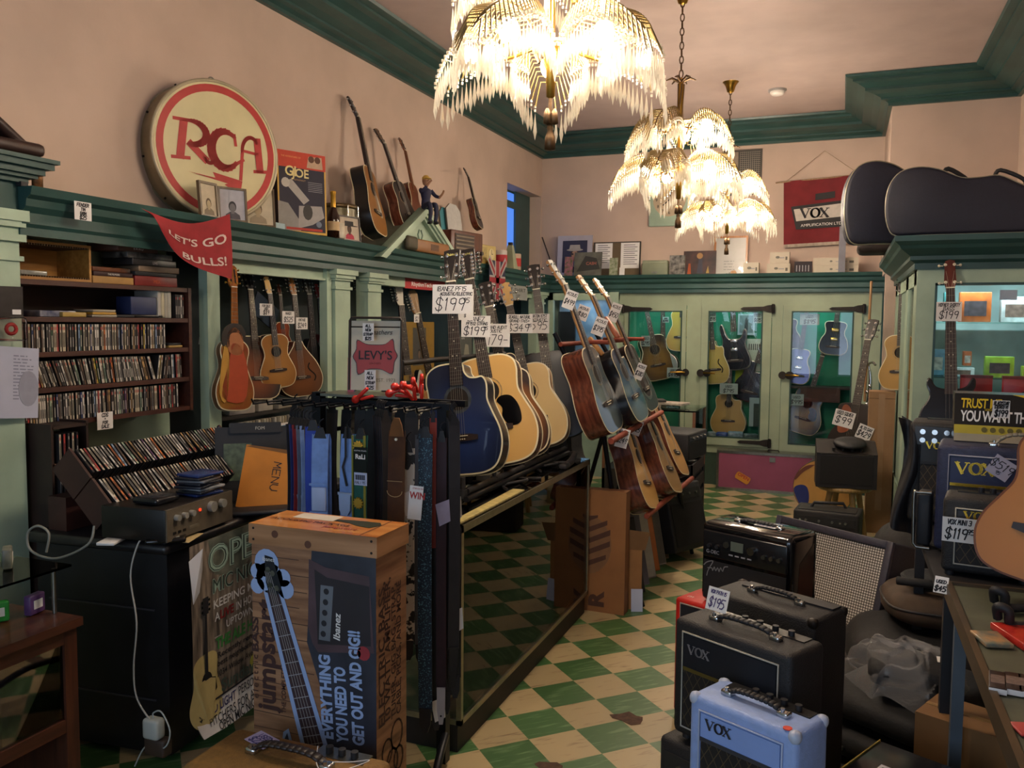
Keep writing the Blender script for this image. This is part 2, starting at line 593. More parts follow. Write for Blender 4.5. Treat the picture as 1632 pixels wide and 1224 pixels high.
# base of the left fitting under the openings
m = MB()
DARKB = mat('262420', .5, 0, .2, 6)
m.b6(-3.78, -3.27, 3.9, 9.1, 0, 1.02, DARKB)
m.b6(-3.78, -3.25, 3.9, 9.1, 1.02, 1.05, DARKB)
for y in (4.4, 5.3, 6.2, 7.1, 8.0):
    m.b6(-3.27, -3.262, y, y + .75, .15, .95, mat('302c26', .5, 0, .2, 6))
struct(m, 'trim_4')
# the broad pillar at the left edge, with its own taller cornice
m = MB()
m.b6(-3.7, -3.24, 1.9, 2.6, 0, 2.4, MINT)
for z0, z1, e in [(2.02, 2.04, .012), (2.10, 2.13, .02), (2.16, 2.185, .02), (2.185, 2.23, .03)]:
    m.b6(-3.5, -3.24 + e, 1.88, 2.6 + e, z0, z1, MINT)
m.b6(-3.6, -3.236, 1.88, 2.604, 2.23, 2.36, GREEN)
for z0, z1, e in [(2.345, 2.365, .03), (2.365, 2.38, .055), (2.38, 2.405, .075), (2.405, 2.43, .10), (2.43, 2.447, .115)]:
    m.b6(-3.6, -3.24 + e, 1.85, 2.6 + e, z0, z1, GREEN)
struct(m, 'trim_5')
# window high in the left wall by the corner
m = MB()
TEAL = mat('2c4a4a', .45, 0, .1, 6)
m.b6(-3.8, -3.72, 8.85, 8.95, LZ, 3.33, TEAL)
m.b6(-3.8, -3.665, 9.49, 9.97, LZ, 3.33, TEAL)
m.b6(-3.8, -3.7, 8.85, 9.97, 3.2, 3.33, TEAL)
m.b6(-3.8, -3.72, 8.85, 9.97, LZ, 2.42, TEAL)
m.b6(-3.70, -3.69, 8.9, 9.5, LZ, 3.3, glow('4a7fe0', 1.1))
m.b6(-3.68, -3.665, 8.9, 9.49, 3.12, 3.2, TEAL)
struct(m, 'window_1')
# lit glazed opening in the back corner
m = MB()
m.b6(-3.25, -3.19, 9.5, 9.56, .4, 2.14, MINT)
m.b6(-2.5, -2.4, 9.48, 9.56, .3, 2.14, MINT)
m.b6(-3.25, -2.4, 9.5, 9.56, 2.05, 2.14, MINT)
m.b6(-3.25, -2.4, 9.5, 9.56, 0, .6, MINT2)
m.b6(-3.19, -2.5, 9.53, 9.535, .6, 2.05, GLASS)
m.b6(-3.19, -2.98, 9.7, 9.74, .6, 1.92, mat('14181c', .4, 0, 0))
m.b6(-3.25, -2.4, 9.94, 9.98, .5, 2.14, mat('a9c0cc', .6, 0, .3, 5, col2='5c7a8c'))
struct(m, 'window_2')
lamp('corner_window_light', 'AREA', (-2.85, 9.72, 2.08), 3.5, (.6, .8, 1.0), .4, (0, 0, 0), .15)
# worn-through floor patches
DIRT = mat('4a3426', .9, 0, .25, 40)
def patch(cx, cy, r, seed, name):
    rnd = random.Random(seed)
    p = [(cx + r * rnd.uniform(.6, 1.1) * cos(a * pi / 5), cy + r * .8 * rnd.uniform(.5, 1.1) * sin(a * pi / 5)) for a in range(10)]
    mb = MB()
    mb.add([(x, y, .0015) for x, y in p], [list(range(10))], DIRT)
    tag(mb.build(name), kind='structure')
px = (-0.843, 3.661, 0)
patch(px[0], px[1], .085, 3, 'floor_patch')
px = (-1.042, 3.122, 0)
patch(px[0], px[1], .06, 5, 'floor_patch')

# ------------------------------------------------------------------ palm chandeliers
CRY = crystal()
FROND = mat('8a7448', .35, .6, .2, 30)
BULB = glow('ffecd4', 480)
BULB_OFF = mat('d8c8a8', .2, 0, 0)
def frond_parts(root, ang, r1, zh, zt, wd, lit, npair=24, plen=.13):
    """one arching palm leaf with a fringe of prisms, and the bulb beneath it"""
    M = RZ(ang)
    leaf = MB()
    def mid(t):
        r = .045 + (r1 - .045) * t
        return V((r, 0, zh + (zt - zh) * t + .155 * sin(pi * min(1, t * 1.02)) ** .7 * (1 - .15 * t)))
    mids = [mid(t / 14) for t in range(15)]
    leaf.tube([M @ p for p in mids], [.008 - .0045 * i / 14 for i in range(15)], BRONZE, 6)
    fr = MB()
    bead = MB()
    for k in range(npair):
        t = .16 + .84 * k / (npair - 1)
        w = wd * (sin(pi * min(1, .12 + .86 * t)) ** .55)
        p = mid(t)
        for sgn in (-1, 1):
            if k == npair - 1 and sgn > 0:
                continue
            e = p + V((.03 + .02 * t, sgn * w, -.075 - .02 * t))
            c = p + V((.012, sgn * w * .6, .004))
            leaf.tube([M @ p, M @ c, M @ e], .0035, FROND, 4)
            L = plen * (.85 + .3 * ((k * 7 + (sgn > 0) * 3) % 5) / 5)
            q = e + V((0, 0, -.012))
            for zz, rr in ((.004, .006), (-.012, .005)):
                a = M @ (e + V((0, 0, zz)))
                fr.cyl(a + V((0, 0, .005)), a - V((0, 0, .005)), rr, CRY, n=5)
            a = M @ q
            ring = [(a.x + .009 * cos(j * pi / 2.5), a.y + .009 * sin(j * pi / 2.5)) for j in range(5)]
            vs = [(a.x, a.y, a.z - .008)] + [(x, y, a.z - L * .72) for x, y in ring] + [(a.x, a.y, a.z - L)]
            fr.add(vs, [(0, 1 + (j + 1) % 5, 1 + j) for j in range(5)] + [(6, 1 + j, 1 + (j + 1) % 5) for j in range(5)], CRY)
    lf = leaf.build('palm_leaf', root)
    o = fr.build('prism_fringe', lf)
    o['kind'] = 'stuff'
    bp = mid(.52) + V((.0, 0, -.10))
    bp = M @ bp
    bm = bmesh.new()
    bmesh.ops.create_icosphere(bm, subdivisions=2, radius=.038, matrix=T(*bp) @ MX.Scale(1.25, 4, (0, 0, 1)))
    b = MB()
    b.bm(bm, BULB if lit else BULB_OFF, None, True)
    b.build('bulb', root)
    MB().tube([M @ V((.03, 0, bp.z + .01)), M @ V((.15, 0, bp.z - .02)), bp + V((0, 0, -.035))], .006, BRASS, 6).cyl(bp + V((0, 0, -.06)), bp + V((0, 0, -.025)), .014, BRASS, n=8).build('lamp_arm', root)
def chandelier(x, y, label, lower, upper, chain_top=4.01):
    root = thing('chandelier', label, 'chandelier', T(x, y, 2.43), 'palm tree chandeliers under the ceiling')
    c = MB()
    c.lathe([(.0, .19), (.016, .2), (.02, .3), (.035, .33), (.037, .36), (.033, .39), (.016, .41), (.014, .62), (.022, .66), (.018, .7), (.02, .95), (.012, 1.0)], BRASS, 14)
    for k in range(5):
        c.tube([(.02 * cos(k * 1.257), .02 * sin(k * 1.257), .62), (.016 * cos(k * 1.257 + .8), .016 * sin(k * 1.257 + .8), .8), (.02 * cos(k * 1.257 + 1.4), .02 * sin(k * 1.257 + 1.4), .96)], .006, BRONZE, 5)
    c.build('palm_trunk', root)
    k = MB()
    for i in range(6):
        a = i * pi / 3 + .3
        k.tube([(0, 0, .97), (.06 * cos(a), .06 * sin(a), 1.0), (.10 * cos(a), .10 * sin(a), .985)], [.012, .009, .004], BRONZE, 5)
    k.build('crown', root)
    tz = MB()
    tz.lathe([(0, 0), (.022, .004), (.02, .05), (.01, .075), (.014, .085), (.006, .1)], BRONZE, 10)
    for a in range(3):
        tz.lathe([(0, 0), (.016, .004), (.013, .045), (.005, .06)], BRONZE, 8, T(.016 * cos(a * 2.1), .016 * sin(a * 2.1), .095))
    tz.cyl((0, 0, .1), (0, 0, .22), .008, BRONZE, n=6)
    tz.build('tassel', root)
    ch = MB()
    z = 1.0
    i = 0
    top = chain_top - 2.43
    while z < top - .06:
        pts = [(.013 * cos(q), 0, z + .028 + .028 * sin(q)) for q in [j * pi / 4 for j in range(8)]]
        ch.tube([RZ(90 * (i % 2)) @ V(p) for p in pts], .0042, BRONZE, 5, closed=True)
        z += .046
        i += 1
    ch.build('chain', root)
    MB().lathe([(.012, -.1), (.03, -.09), (.045, -.04), (.06, -.015), (.075, 0)], BRASS, 16, T(0, 0, top)).build('ceiling_rose', root)
    for ang, lit in lower:
        frond_parts(root, ang, .42, .33, .35, .155, lit)
    for ang, lit in upper:
        frond_parts(root, ang, .32, .62, .62, .12, lit, 18, .12)
    return root
chandelier(-1.06, 3.1, 'nearest crystal palm chandelier, cut off by the top of the photo', [(180, 1), (250, 1), (-20, 1), (40, 1), (110, 1)], [(215, 1), (-40, 1), (80, 1)])
chandelier(-1.075, 5.85, 'middle palm chandelier with dark unlit upper leaves on its left', [(195, 1), (260, 0), (-25, 1), (45, 1), (120, 1)], [(190, 0), (250, 0), (-10, 1), (90, 1)])
chandelier(-1.045, 8.18, 'smallest, farthest palm chandelier in front of the back wall', [(190, 1), (255, 1), (-20, 1), (50, 1), (120, 1)], [(0, 1), (180, 0), (90, 1)])
d = thing('smoke_detector', 'round white smoke detector on the ceiling', 'smoke detector', T(*(-0.662, 8.588, 4.01)))
MB().lathe([(.0, -.055), (.05, -.05), (.065, -.035), (.068, -.02)], mat('cfc8c0', .4, 0, 0), 20).build('cover', d)
MB().lathe([(.08, -.02), (.085, -.01), (.085, 0)], mat('8e8a86', .4, 0, 0), 20).build('base', d)
# ------------------------------------------------------------------ guitars and their kin
DREAD = [(0, 0), (.10, .004), (.162, .035), (.193, .11), (.19, .19), (.157, .275), (.139, .325), (.141, .37), (.147, .42), (.135, .465), (.085, .495), (0, .5)]
CLASS = [(0, 0), (.09, .004), (.15, .03), (.182, .10), (.178, .17), (.143, .25), (.121, .305), (.126, .36), (.139, .41), (.128, .455), (.08, .49), (0, .497)]
CUTR = [(0, 0), (.10, .004), (.162, .035), (.193, .11), (.19, .19), (.157, .275), (.139, .325), (.140, .37), (.136, .405), (.118, .43), (.088, .428), (.06, .432), (.04, .455), (.032, .49), (0, .5)]
PEAR = [(0, 0), (.08, .006), (.14, .05), (.168, .13), (.16, .21), (.125, .30), (.08, .37), (.045, .43), (.03, .47), (0, .475)]
TEAR = [(0, 0), (.085, .008), (.145, .05), (.165, .12), (.152, .20), (.11, .29), (.06, .39), (.032, .46), (0, .47)]
STRAT = [(0, 0), (.10, .01), (.15, .05), (.155, .12), (.125, .21), (.112, .27), (.125, .33), (.128, .39), (.112, .42), (.095, .405), (.075, .345), (.045, .32), (0, .32)]
STRATL = [(0, 0), (.10, .01), (.155, .06), (.158, .14), (.125, .24), (.115, .31), (.135, .39), (.14, .45), (.125, .475), (.105, .45), (.075, .36), (.045, .32), (0, .32)]
LP = [(0, 0), (.09, .006), (.148, .045), (.165, .11), (.148, .19), (.115, .25), (.11, .30), (.125, .35), (.12, .385), (.085, .405), (0, .41)]
LPC = [(0, 0), (.09, .006), (.148, .045), (.165, .11), (.148, .19), (.112, .25), (.105, .29), (.117, .325), (.115, .36), (.098, .365), (.075, .325), (.04, .31), (0, .31)]
UKE = CLASS
ROSE = mat('2a1a14', .5, 0, .25, 30)
NUTM = mat('d8d0b8', .4, 0, 0)
EBONY = mat('1a1413', .45, 0, .2, 20)
MAHOG = wood('4a241a', '6a3826', .25)
MAPLE = wood('a9794a', 'c0925c', .3)
FRETM = mat('6e6a60', .4, .8, 0)
STRING = mat('b8b4a8', .3, .9, 0)
NAT = burst('d2a865', 'c59a58', r0=.2, r1=1.2)
NAT2 = burst('d8bb82', 'cfae74', r0=.2, r1=1.2)
BURST = burst('b5712a', '2a1410')
BLUEB = burst('20305e', '10162e', r0=.25, r1=1.1)
BIND = mat('cfc4a0', .4, 0, 0)

def guitar(name, label, base, top, face, right=DREAD, left=None, face_m=NAT, side_m=MAHOG, neck_m=MAHOG, head_m=EBONY, head='box', Lb=.5, Lt=1.03, zn=.868,
           depth=.10, hole=(.335, .05), bridge=.165, guard=None, tuners=3, six=True, wide=1.0, bind=BIND, fholes=False, pickups=(), logo=None, logo_m=None, tun_m=CHROME, group=None,
           cat='guitar', strings=6, frets=20, board_m=ROSE, detail=True, lay=None, fb_end=.395, rose_m=None, bend=12, dots=True):
    """full-size outline: body Lb long, nut at zn, total Lt; scaled so that it spans base..top"""
    base, top = V(base), V(top)
    s = (top - base).length / Lt
    M = frame(base, top - base, face)
    root = thing(name, label, cat, M, group)
    P = lambda mb, nm, par=root: mb.build(nm, par)
    sb = Lb / .5
    d = depth * s
    y0 = -d / 2
    k = lambda x, z: (x * s * wide * (sb if sb < 1 else 1), z * s * sb)
    rp = spline([(x, z) for x, z in right], 5)
    lp = spline([(-x, z) for x, z in (left or right)], 5)
    if left is None and right is CUTR:
        lp = spline([(-x, z) for x, z in DREAD], 5)
    poly = [k(*p) for p in rp] + [k(*p) for p in lp[::-1][1:-1]]
    n = len(poly)
    # inset ring for the binding
    ins = []
    for i in range(n):
        a, b = poly[i - 1], poly[(i + 1) % n]
        dx, dz = b[0] - a[0], b[1] - a[1]
        l = math.hypot(dx, dz) or 1
        ins.append((poly[i][0] - dz / l * .007 * s, poly[i][1] + dx / l * .007 * s))
    body = MB()
    vs = [(x, y0, z) for x, z in poly] + [(x, y0 - .0015, z) for x, z in ins] + [(x, -y0, z) for x, z in poly]
    ring = [(i, (i + 1) % n, n + (i + 1) % n, n + i) for i in range(n)]
    body.add(vs, ring, bind or face_m)
    body.add(vs, [list(range(n, 2 * n))], face_m)
    body.add(vs, [(2 * n + i, 2 * n + (i + 1) % n, (i + 1) % n, i) for i in range(n)], side_m, None, True)
    body.add(vs, [list(range(2 * n, 3 * n))[::-1]], side_m)
    if bind:
        body.tube([(x, -y0, z) for x, z in poly], .003 * s, bind, 4, closed=True)
    P(body, 'body')
    yf = y0 - .002
    if hole:
        hz, hr = hole[0] * s, hole[1] * s
        h = MB()
        h.prism(circle(hr * 1.28, 28, 0, hz), yf - .0005, yf + .001, rose_m or mat('8a7350', .4, 0, .3, 60))
        h.prism(circle(hr * 1.18, 28, 0, hz), yf - .001, yf + .001, face_m if rose_m is None else rose_m)
        h.prism(circle(hr, 28, 0, hz), yf - .0015, yf + .001, mat('1a100a', .9, 0, 0))
        P(h, 'soundhole')
    if fholes:
        for sg in (-1, 1):
            f = MB()
            pts = [(sg * (.085 + .022 * cos(t * pi)) * s, (.12 + .14 * t + .0) * s * sb) for t in [i / 8 for i in range(9)]]
            f.stroke([(sg * (.10 - .03 * t + .018 * sin(t * 2 * pi)) * s * wide, (.13 + .15 * t) * s * sb) for t in [i / 10 for i in range(11)]], .012 * s, mat('0c0806', .9, 0, 0), None, yf)
            P(f, 'f_hole')
    if guard:
        g, gm = guard
        P(MB().prism([(x * s, z * s) for x, z in spline(g, 5, True)], yf - .002, yf, gm), 'pickguard')
    if bridge:
        b = MB()
        bz = bridge * s * (sb if Lb != .5 else 1)
        b.prism([(x * s, bz + z * s) for x, z in [(-.085, -.012), (-.05, -.016), (.05, -.016), (.085, -.012), (.085, .008), (.05, .014), (-.05, .014), (-.085, .008)]], yf - .008, yf, board_m)
        b.box((0, yf - .010, bz + .006 * s), (.08 * s, .006, .003 * s), NUTM)
        if detail:
            for i in range(6):
                b.cyl(((-.025 + i * .01) * s, yf - .008, bz - .008 * s), ((-.025 + i * .01) * s, yf - .011, bz - .008 * s), .003 * s, NUTM, n=6)
        P(b, 'bridge')
    for pz, pw, pm in pickups:
        P(MB().rbox((0, yf - .006, pz * s), (pw * s, .012, .034 * s), pm, .003).box((0, yf - .013, pz * s), (pw * .8 * s, .002, .006 * s), CHROME), 'pickup')
    zt = Lb - .01
    nk = MB()
    w0, w1 = .028 * s, .0215 * s
    zj, zN = zt * s, zn * s
    prof = [(-1, -.004), (-.85, .012), (-.4, .020), (.4, .020), (.85, .012), (1, -.004)]
    vs = [(w0 * a, yf + b * s * 1.1, zj) for a, b in prof] + [(w1 * a, yf + b * s, zN) for a, b in prof]
    nk.add(vs, [(i, i + 1, 7 + i, 6 + i) for i in range(5)] + [(0, 6, 11, 5)], neck_m, None, True)
    nk.add(vs, [(0, 1, 2, 3, 4, 5), (11, 10, 9, 8, 7, 6)], neck_m)
    P(nk, 'neck')
    fb = MB()
    ze = fb_end * s * (sb if sb < 1 else 1)
    we = w0 + (w0 - w1) * (zj - ze) / (zN - zj)
    fb.add([(-we, yf - .006 * s, ze), (we, yf - .006 * s, ze), (w1, yf - .006 * s, zN), (-w1, yf - .006 * s, zN), (-we, yf + .002, ze), (we, yf + .002, ze), (w1, yf, zN), (-w1, yf, zN)],
           [(0, 1, 2, 3), (1, 5, 6, 2), (4, 0, 3, 7), (0, 4, 5, 1), (3, 2, 6, 7)], board_m)
    scale = (zn - (bridge or .17)) * s
    for i in range(1, frets + 1):
        z = zN - scale * (1 - 2 ** (-i / 12))
        if z < ze + .004:
            break
        w = w1 + (we - w1) * (zN - z) / (zN - ze)
        fb.box((0, yf - .0066 * s, z), (2 * w, .0016, .0022 * s), FRETM)
        if dots and i in (3, 5, 7, 9, 12, 15):
            zz = z + .012 * s
            for xx in ((-.01 * s, .01 * s) if i == 12 else (0,)):
                fb.prism(circle(.0035 * s, 8, xx, zz), yf - .0068 * s, yf, NUTM)
    P(fb, 'fretboard')
    hl = Lt - zn
    H = {'box': [(-.021, 0), (-.034, .05), (-.038, hl * .97), (-.012, hl), (.012, hl), (.038, hl * .97), (.034, .05), (.021, 0)],
         'slot': [(-.022, 0), (-.036, .03), (-.036, hl * .9), (-.02, hl), (.02, hl), (.036, hl * .9), (.036, .03), (.022, 0)],
         'taper': [(-.022, 0), (-.03, .04), (-.024, hl * .95), (0, hl), (.024, hl * .95), (.03, .04), (.022, 0)],
         'six': [(-.022, 0), (-.03, .03), (-.018, .06), (-.012, hl * .9), (.0, hl), (.035, hl * .97), (.05, hl * .8), (.03, .04), (.022, 0)],
         'horn': [(-.021, 0), (-.04, .05), (-.036, .1), (-.046, hl), (-.02, hl * .93), (0, hl * .98), (.02, hl * .93), (.046, hl), (.036, .1), (.04, .05), (.021, 0)]}[head]
    Mh = T(0, yf, zN) @ RX(-bend)
    hd = MB()
    hd.prism([(x * s, z * s) for x, z in H], 0, .016 * s, head_m, Mh, side=neck_m)
    if head == 'slot':
        for sg in (-1, 1):
            hd.box((sg * .015 * s, -.0003, hl * .5 * s), (.011 * s, .002, hl * .62 * s), mat('120c0a', .9, 0, 0), Mh)
    if logo:
        hd.text(logo, .022 * s, logo_m or NUTM, Mh, 0, hl * .80 * s, -.002, shear=.25)
    P(hd, 'headstock')
    P(MB().box((0, yf - .005 * s, zN), (.044 * s, .012 * s, .006 * s), NUTM), 'nut')
    for sg in ((-1, 1) if six else (-1,)):
        for i in range(tuners):
            z = hl * (.2 + .62 * i / max(1, tuners - 1)) * s
            x = sg * .036 * s
            t = MB()
            t.cyl((x * .62, -.008 * s, z), (x * .62, .0, z), .005 * s, tun_m, n=8, M=Mh)
            t.cyl((x * .62, -.001, z), (x * .62, .0, z), .009 * s, tun_m, n=10, M=Mh)
            t.cyl((x * .9, .012 * s, z), (x * 1.4, .012 * s, z), .003 * s, tun_m, n=6, M=Mh)
            t.lathe([(0, -.008 * s), (.006 * s, -.006 * s), (.008 * s, .002 * s), (.005 * s, .009 * s), (0, .01 * s)], tun_m, 8, Mh @ T(x * 1.45, .012 * s, z) @ RX(90))
            P(t, 'tuner')
    if strings:
        st = MB()
        for i in range(strings):
            f = i / (strings - 1) - .5
            st.tube([(f * .055 * s, yf - .010 * s, (bridge or .17) * s * (sb if Lb != .5 else 1)), (f * .036 * s, yf - .0115 * s, zN)], .0007, STRING, 3)
            st.tube([Mh @ V((f * .036 * s, -.004, 0)), Mh @ V(((-1 if f < 0 else 1) * .02 * s, -.006 * s, hl * (.25 + .5 * (1 - abs(f) * 2)) * s))], .0007, STRING, 3)
        P(st, 'strings')
    return root
def flat_(c): return mat(c, .5, 0, .06, 25)
PG = [(.03, .285), (.055, .305), (.10, .295), (.128, .24), (.125, .175), (.075, .165), (.045, .21), (.05, .25)]
# --- the five on the glass counter
guitar('acoustic_guitar', 'dark blue cutaway acoustic guitar, nearest on the glass counter', (-1.632, 3.6, 1.061), (-1.785, 3.78, 2.131), (.12, -1, 0), CUTR, None, BLUEB, mat('10131f', .2, 0, 0), EBONY, EBONY, rose_m=mat('3a4046', .4, 0, .3, 50), logo='Ibanez', logo_m=mat('c8c070', .4, 0, 0))
guitar('acoustic_guitar', 'natural spruce guitar with black pickguard behind the blue one', (-1.602, 4, 1.049), (-1.902, 4.2, 2.169), (.22, -1, 0), DREAD, None, NAT, MAHOG, EBONY, EBONY, guard=(PG, GLOSSK), logo='Ibanez', logo_m=mat('c8c070', .4, 0, 0), tuners=6)
guitar('acoustic_guitar', 'brown sunburst guitar mostly hidden between two natural ones on the counter', (-1.66, 4.4, 1.022), (-1.957, 4.58, 2.013), (.3, -1, 0), DREAD, None, BURST, MAHOG, MAHOG, EBONY)
guitar('acoustic_guitar', 'pale spruce guitar with blond headstock, farthest light one on counter', (-1.678, 4.8, 1.027), (-1.986, 4.98, 2.032), (.25, -1, 0), DREAD, None, NAT2, MAPLE, mat('2a201c', .4, 0, .1), mat('caa468', .4, 0, .1), head='taper')
guitar('acoustic_guitar', 'black guitar with brown headstock in the dark behind the counter end', (-1.69, 5.15, 1.036), (-1.93, 5.33, 2.164), (.3, -1, 0), DREAD, None, burst('16151a', '0c0c0e'), BLACK, EBONY, EBONY, hole=None, bind=None)
# --- the six on the tiered rack, seen almost from the side
FR = (1, -.02, .12)
guitar('acoustic_guitar', 'brown-sided guitar with glossy grey top, nearest on rack upper tier', (-1.28, 4.85, 1.127), (-1.66, 4.78, 2.145), FR, DREAD, None, burst('5c6a70', '39444a', coat=1), MAHOG, MAPLE, ROSE, guard=(PG, mat('3c4448', .2, 0, 0)), depth=.125)
guitar('acoustic_guitar', 'blue-fronted guitar in the middle of the rack upper tier', (-1.193, 5.22, 1.159), (-1.587, 5.15, 2.076), FR, CUTR, None, burst('2f5578', '1a3048', coat=1), mat('15161a', .25, 0, 0), MAPLE, MAPLE, depth=.12)
guitar('resonator_guitar', 'dark resonator guitar with metal cone cover, last on rack upper tier', (-1.209, 5.66, 1.184), (-1.601, 5.6, 2.083), FR, DREAD, None, mat('3a3a38', .25, .5, .4, 40), mat('1c1210', .3, 0, 0), MAPLE, MAPLE, head='slot', hole=(.2, .095), rose_m=STEEL, depth=.10)
guitar('acoustic_guitar', 'natural spruce guitar with brown sides, nearest on rack lower tier', (-1.143, 5.3, 0.584), (-1.535, 5.52, 1.551), FR, DREAD, None, NAT, MAHOG, ROSE, ROSE, depth=.125)
guitar('acoustic_guitar', 'speckled tan guitar in the middle of the rack lower tier', (-1.06, 5.7, 0.617), (-1.526, 5.92, 1.582), FR, DREAD, None, mat('a88450', .35, 0, .25, 60, col2='8a6636'), MAHOG, ROSE, ROSE, depth=.12)
guitar('acoustic_guitar', 'orange-tan spruce guitar, last and highest on rack lower tier', (-1.1, 6.2, 0.65), (-1.597, 6.42, 1.639), FR, DREAD, None, burst('c48f48', 'b07a38', r0=.2, r1=1.2), MAHOG, ROSE, ROSE, depth=.12)
# --- hanging in the left display opening
XF = -3.3
FL = (1, -.45, 0)
nu = guitar('novelty_ukulele', 'toy guitar painted with a dark-haired singer, leftmost in display opening', (-3.2, 3.88, 1.269), (-3.26, 3.956, 2.096), FL, CLASS, None, mat('a8741f', .35, 0, .3, 7, col2='7a2a10'), wood('5a2c10', '7a4218'), wood('7a4212', '9a5a1c', .25), wood('7a4212', '9a5a1c', .25), head='slot', hole=None, bridge=None, strings=0, wide=.78, depth=.06, tun_m=BRASS, board_m=wood('7a4212', '9a5a1c', .25), frets=8, dots=False)
q = MB()
for pts, c in (([(-.11, .08), (.06, .05), (.1, .2), (.06, .34), (-.02, .38), (-.05, .28)], 'a8401c'), ([(-.13, .1), (-.07, .06), (-.05, .3), (-.09, .36)], 'b8862e'), ([(-.05, .33), (.05, .32), (.06, .42), (.0, .47), (-.06, .43)], 'a8683c'), ([(-.1, .37), (-.05, .36), (-.04, .43), (.03, .44), (.06, .4), (.085, .43), (.05, .485), (-.04, .49), (-.1, .44)], '1a100c')):
    q.prism([(x * .75, z) for x, z in spline(pts, 3, True)], -.0345, -.033 + .0002 * len(q.f), flat_(c))
q.build('painted_portrait', nu)
guitar('archtop_guitar', 'dark sunburst archtop with cream edge, second in the left display opening', (-3.34, 4.27, 1.292), (-3.5, 4.381, 2.089), FL, DREAD, None, burst('7a3c14', '140e0e', r0=.3, r1=.95), MAHOG, EBONY, EBONY, hole=None, depth=.08)
guitar('parlor_guitar', 'small natural guitar with pale headstock hanging in left display opening', (-3.3, 4.416, 1.36), (-3.36, 4.384, 2.056), FL, CLASS, None, burst('a4743a', '93622c', r0=.3, r1=1.2), MAHOG, ROSE, mat('c09a58', .45, 0, .1), head='taper', tuners=2, detail=False)
guitar('violin', 'reddish brown violin hanging behind the natural parlor guitar', (-3.46, 4.701, 1.536), (-3.5, 4.703, 2.026), FL, CLASS, None, wood('6a2a12', '8a3c1a', .25), MAHOG, EBONY, MAHOG, hole=None, fholes=False, bridge=.17, strings=4, frets=0, wide=.8, depth=.07, tuners=2, head='taper', cat='violin')
guitar('mandocello', 'brown arched instrument with f-hole, biggest in the left display opening', (-3.33, 4.696, 1.282), (-3.4, 4.69, 2.073), FL, PEAR, None, burst('6f4222', '52301a', coat=.6), MAHOG, ROSE, wood('8a5526', 'a0682e'), fholes=True, hole=None, wide=1.25, head='taper', tuners=4, cat='mandolin')
guitar('mandolin', 'black teardrop mandolin with pale head inlay near opening right end', (-3.4, 4.955, 1.303), (-3.44, 4.921, 2.086), FL, TEAR, None, burst('1a1716', '0e0c0c'), BLACK, EBONY, mat('3a3830', .3, .3, .3, 40), hole=None, head='horn', tuners=4, wide=1.1, cat='mandolin', bind=None)
guitar('teardrop_guitar', 'red teardrop guitar with pearly white front, rightmost in left opening', (-3.4, 5.063, 1.392), (-3.44, 5.039, 2.041), FL, TEAR, None, mat('b0aaa8', .3, 0, .15, 30), mat('7a1a18', .3, 0, .1), ROSE, mat('a03a30', .4, 0, .1), bind=mat('7a1a18', .3, 0, .1), hole=None, head='taper', wide=.85, bridge=.12)
# --- leaning in the second and third openings
guitar('electric_guitar', 'dark electric guitar hanging in the narrow niche between pilasters', (-3.5, 5.761, 1.153), (-3.55, 5.796, 2.155), FL, STRAT, STRATL, GLOSSK, BLACK, EBONY, EBONY, hole=None, bridge=.1, head='six', six=False, tuners=6, depth=.045, bind=None)
guitar('electric_guitar', 'electric guitar with white slanted headstock in the third opening', (-3.3, 6.187, 0.866), (-3.42, 6.163, 2.113), FL, STRAT, STRATL, mat('b8b2a6', .3, 0, .05), BLACK, EBONY, mat('c8c2b4', .4, 0, 0), hole=None, bridge=.1, head='six', six=False, tuners=6, depth=.045, bind=None)
guitar('electric_guitar', 'electric guitar with raw wooden headstock and small tag, third opening', (-3.28, 6.648, 0.813), (-3.4, 6.375, 2.049), FL, STRAT, STRATL, MAPLE, MAPLE, MAPLE, mat('8a6a42', .5, 0, .15), hole=None, bridge=.1, head='six', six=False, tuners=6, depth=.045, bind=None)
guitar('acoustic_guitar', 'guitar with brown neck in the dark right of the third opening', (-3, 7.646, 0.894), (-3.15, 7.359, 2.086), FL, DREAD, None, BURST, MAHOG, MAHOG, ROSE)
# --- standing on the left ledge against the wall
FU = (1, .1, 0)
guitar('acoustic_guitar', 'guitar with black sides and two white pickguards on the ledge', (-3.24, 5.519, 2.406), (-3.49, 5.543, 3.439), (1, .25, .1), DREAD, None, burst('9c6a30', '8a5a28', r0=.2, r1=1.2), mat('1a1614', .3, 0, 0), ROSE, ROSE, guard=([(.035, .33), (.09, .27), (.12, .16), (.075, .15), (.05, .25)], mat('b0aa98', .4, 0, 0)), tuners=3)
guitar('acoustic_guitar', 'dark guitar with bare wooden headstock, second of the ledge guitars', (-3.26, 6.081, 2.496), (-3.49, 5.931, 3.293), FU, DREAD, None, burst('3a2a22', '1a1412'), MAHOG, ROSE, wood('5a3a22', '6e4a2c'), hole=(.335, .05))
guitar('acoustic_guitar', 'brown guitar turned back-outward beside the toy figure on the ledge', (-3.3, 6.286, 2.559), (-3.49, 6.325, 3.3), FU, CLASS, None, wood('5c2a14', '743a1c', .3), MAHOG, wood('5c3016', '70401e', .3), wood('5c3016', '70401e', .3), hole=None, bridge=None, strings=0, frets=0, board_m=wood('5c3016', '70401e', .3), head='slot')
guitar('ukulele', 'small dark guitar standing on top of the wooden radio', (-3.3, 7.547, 2.676), (-3.49, 7.61, 3.272), FU, CLASS, None, burst('2a221e', '14100e'), MAHOG, ROSE, ROSE, hole=(.33, .05), tuners=3)
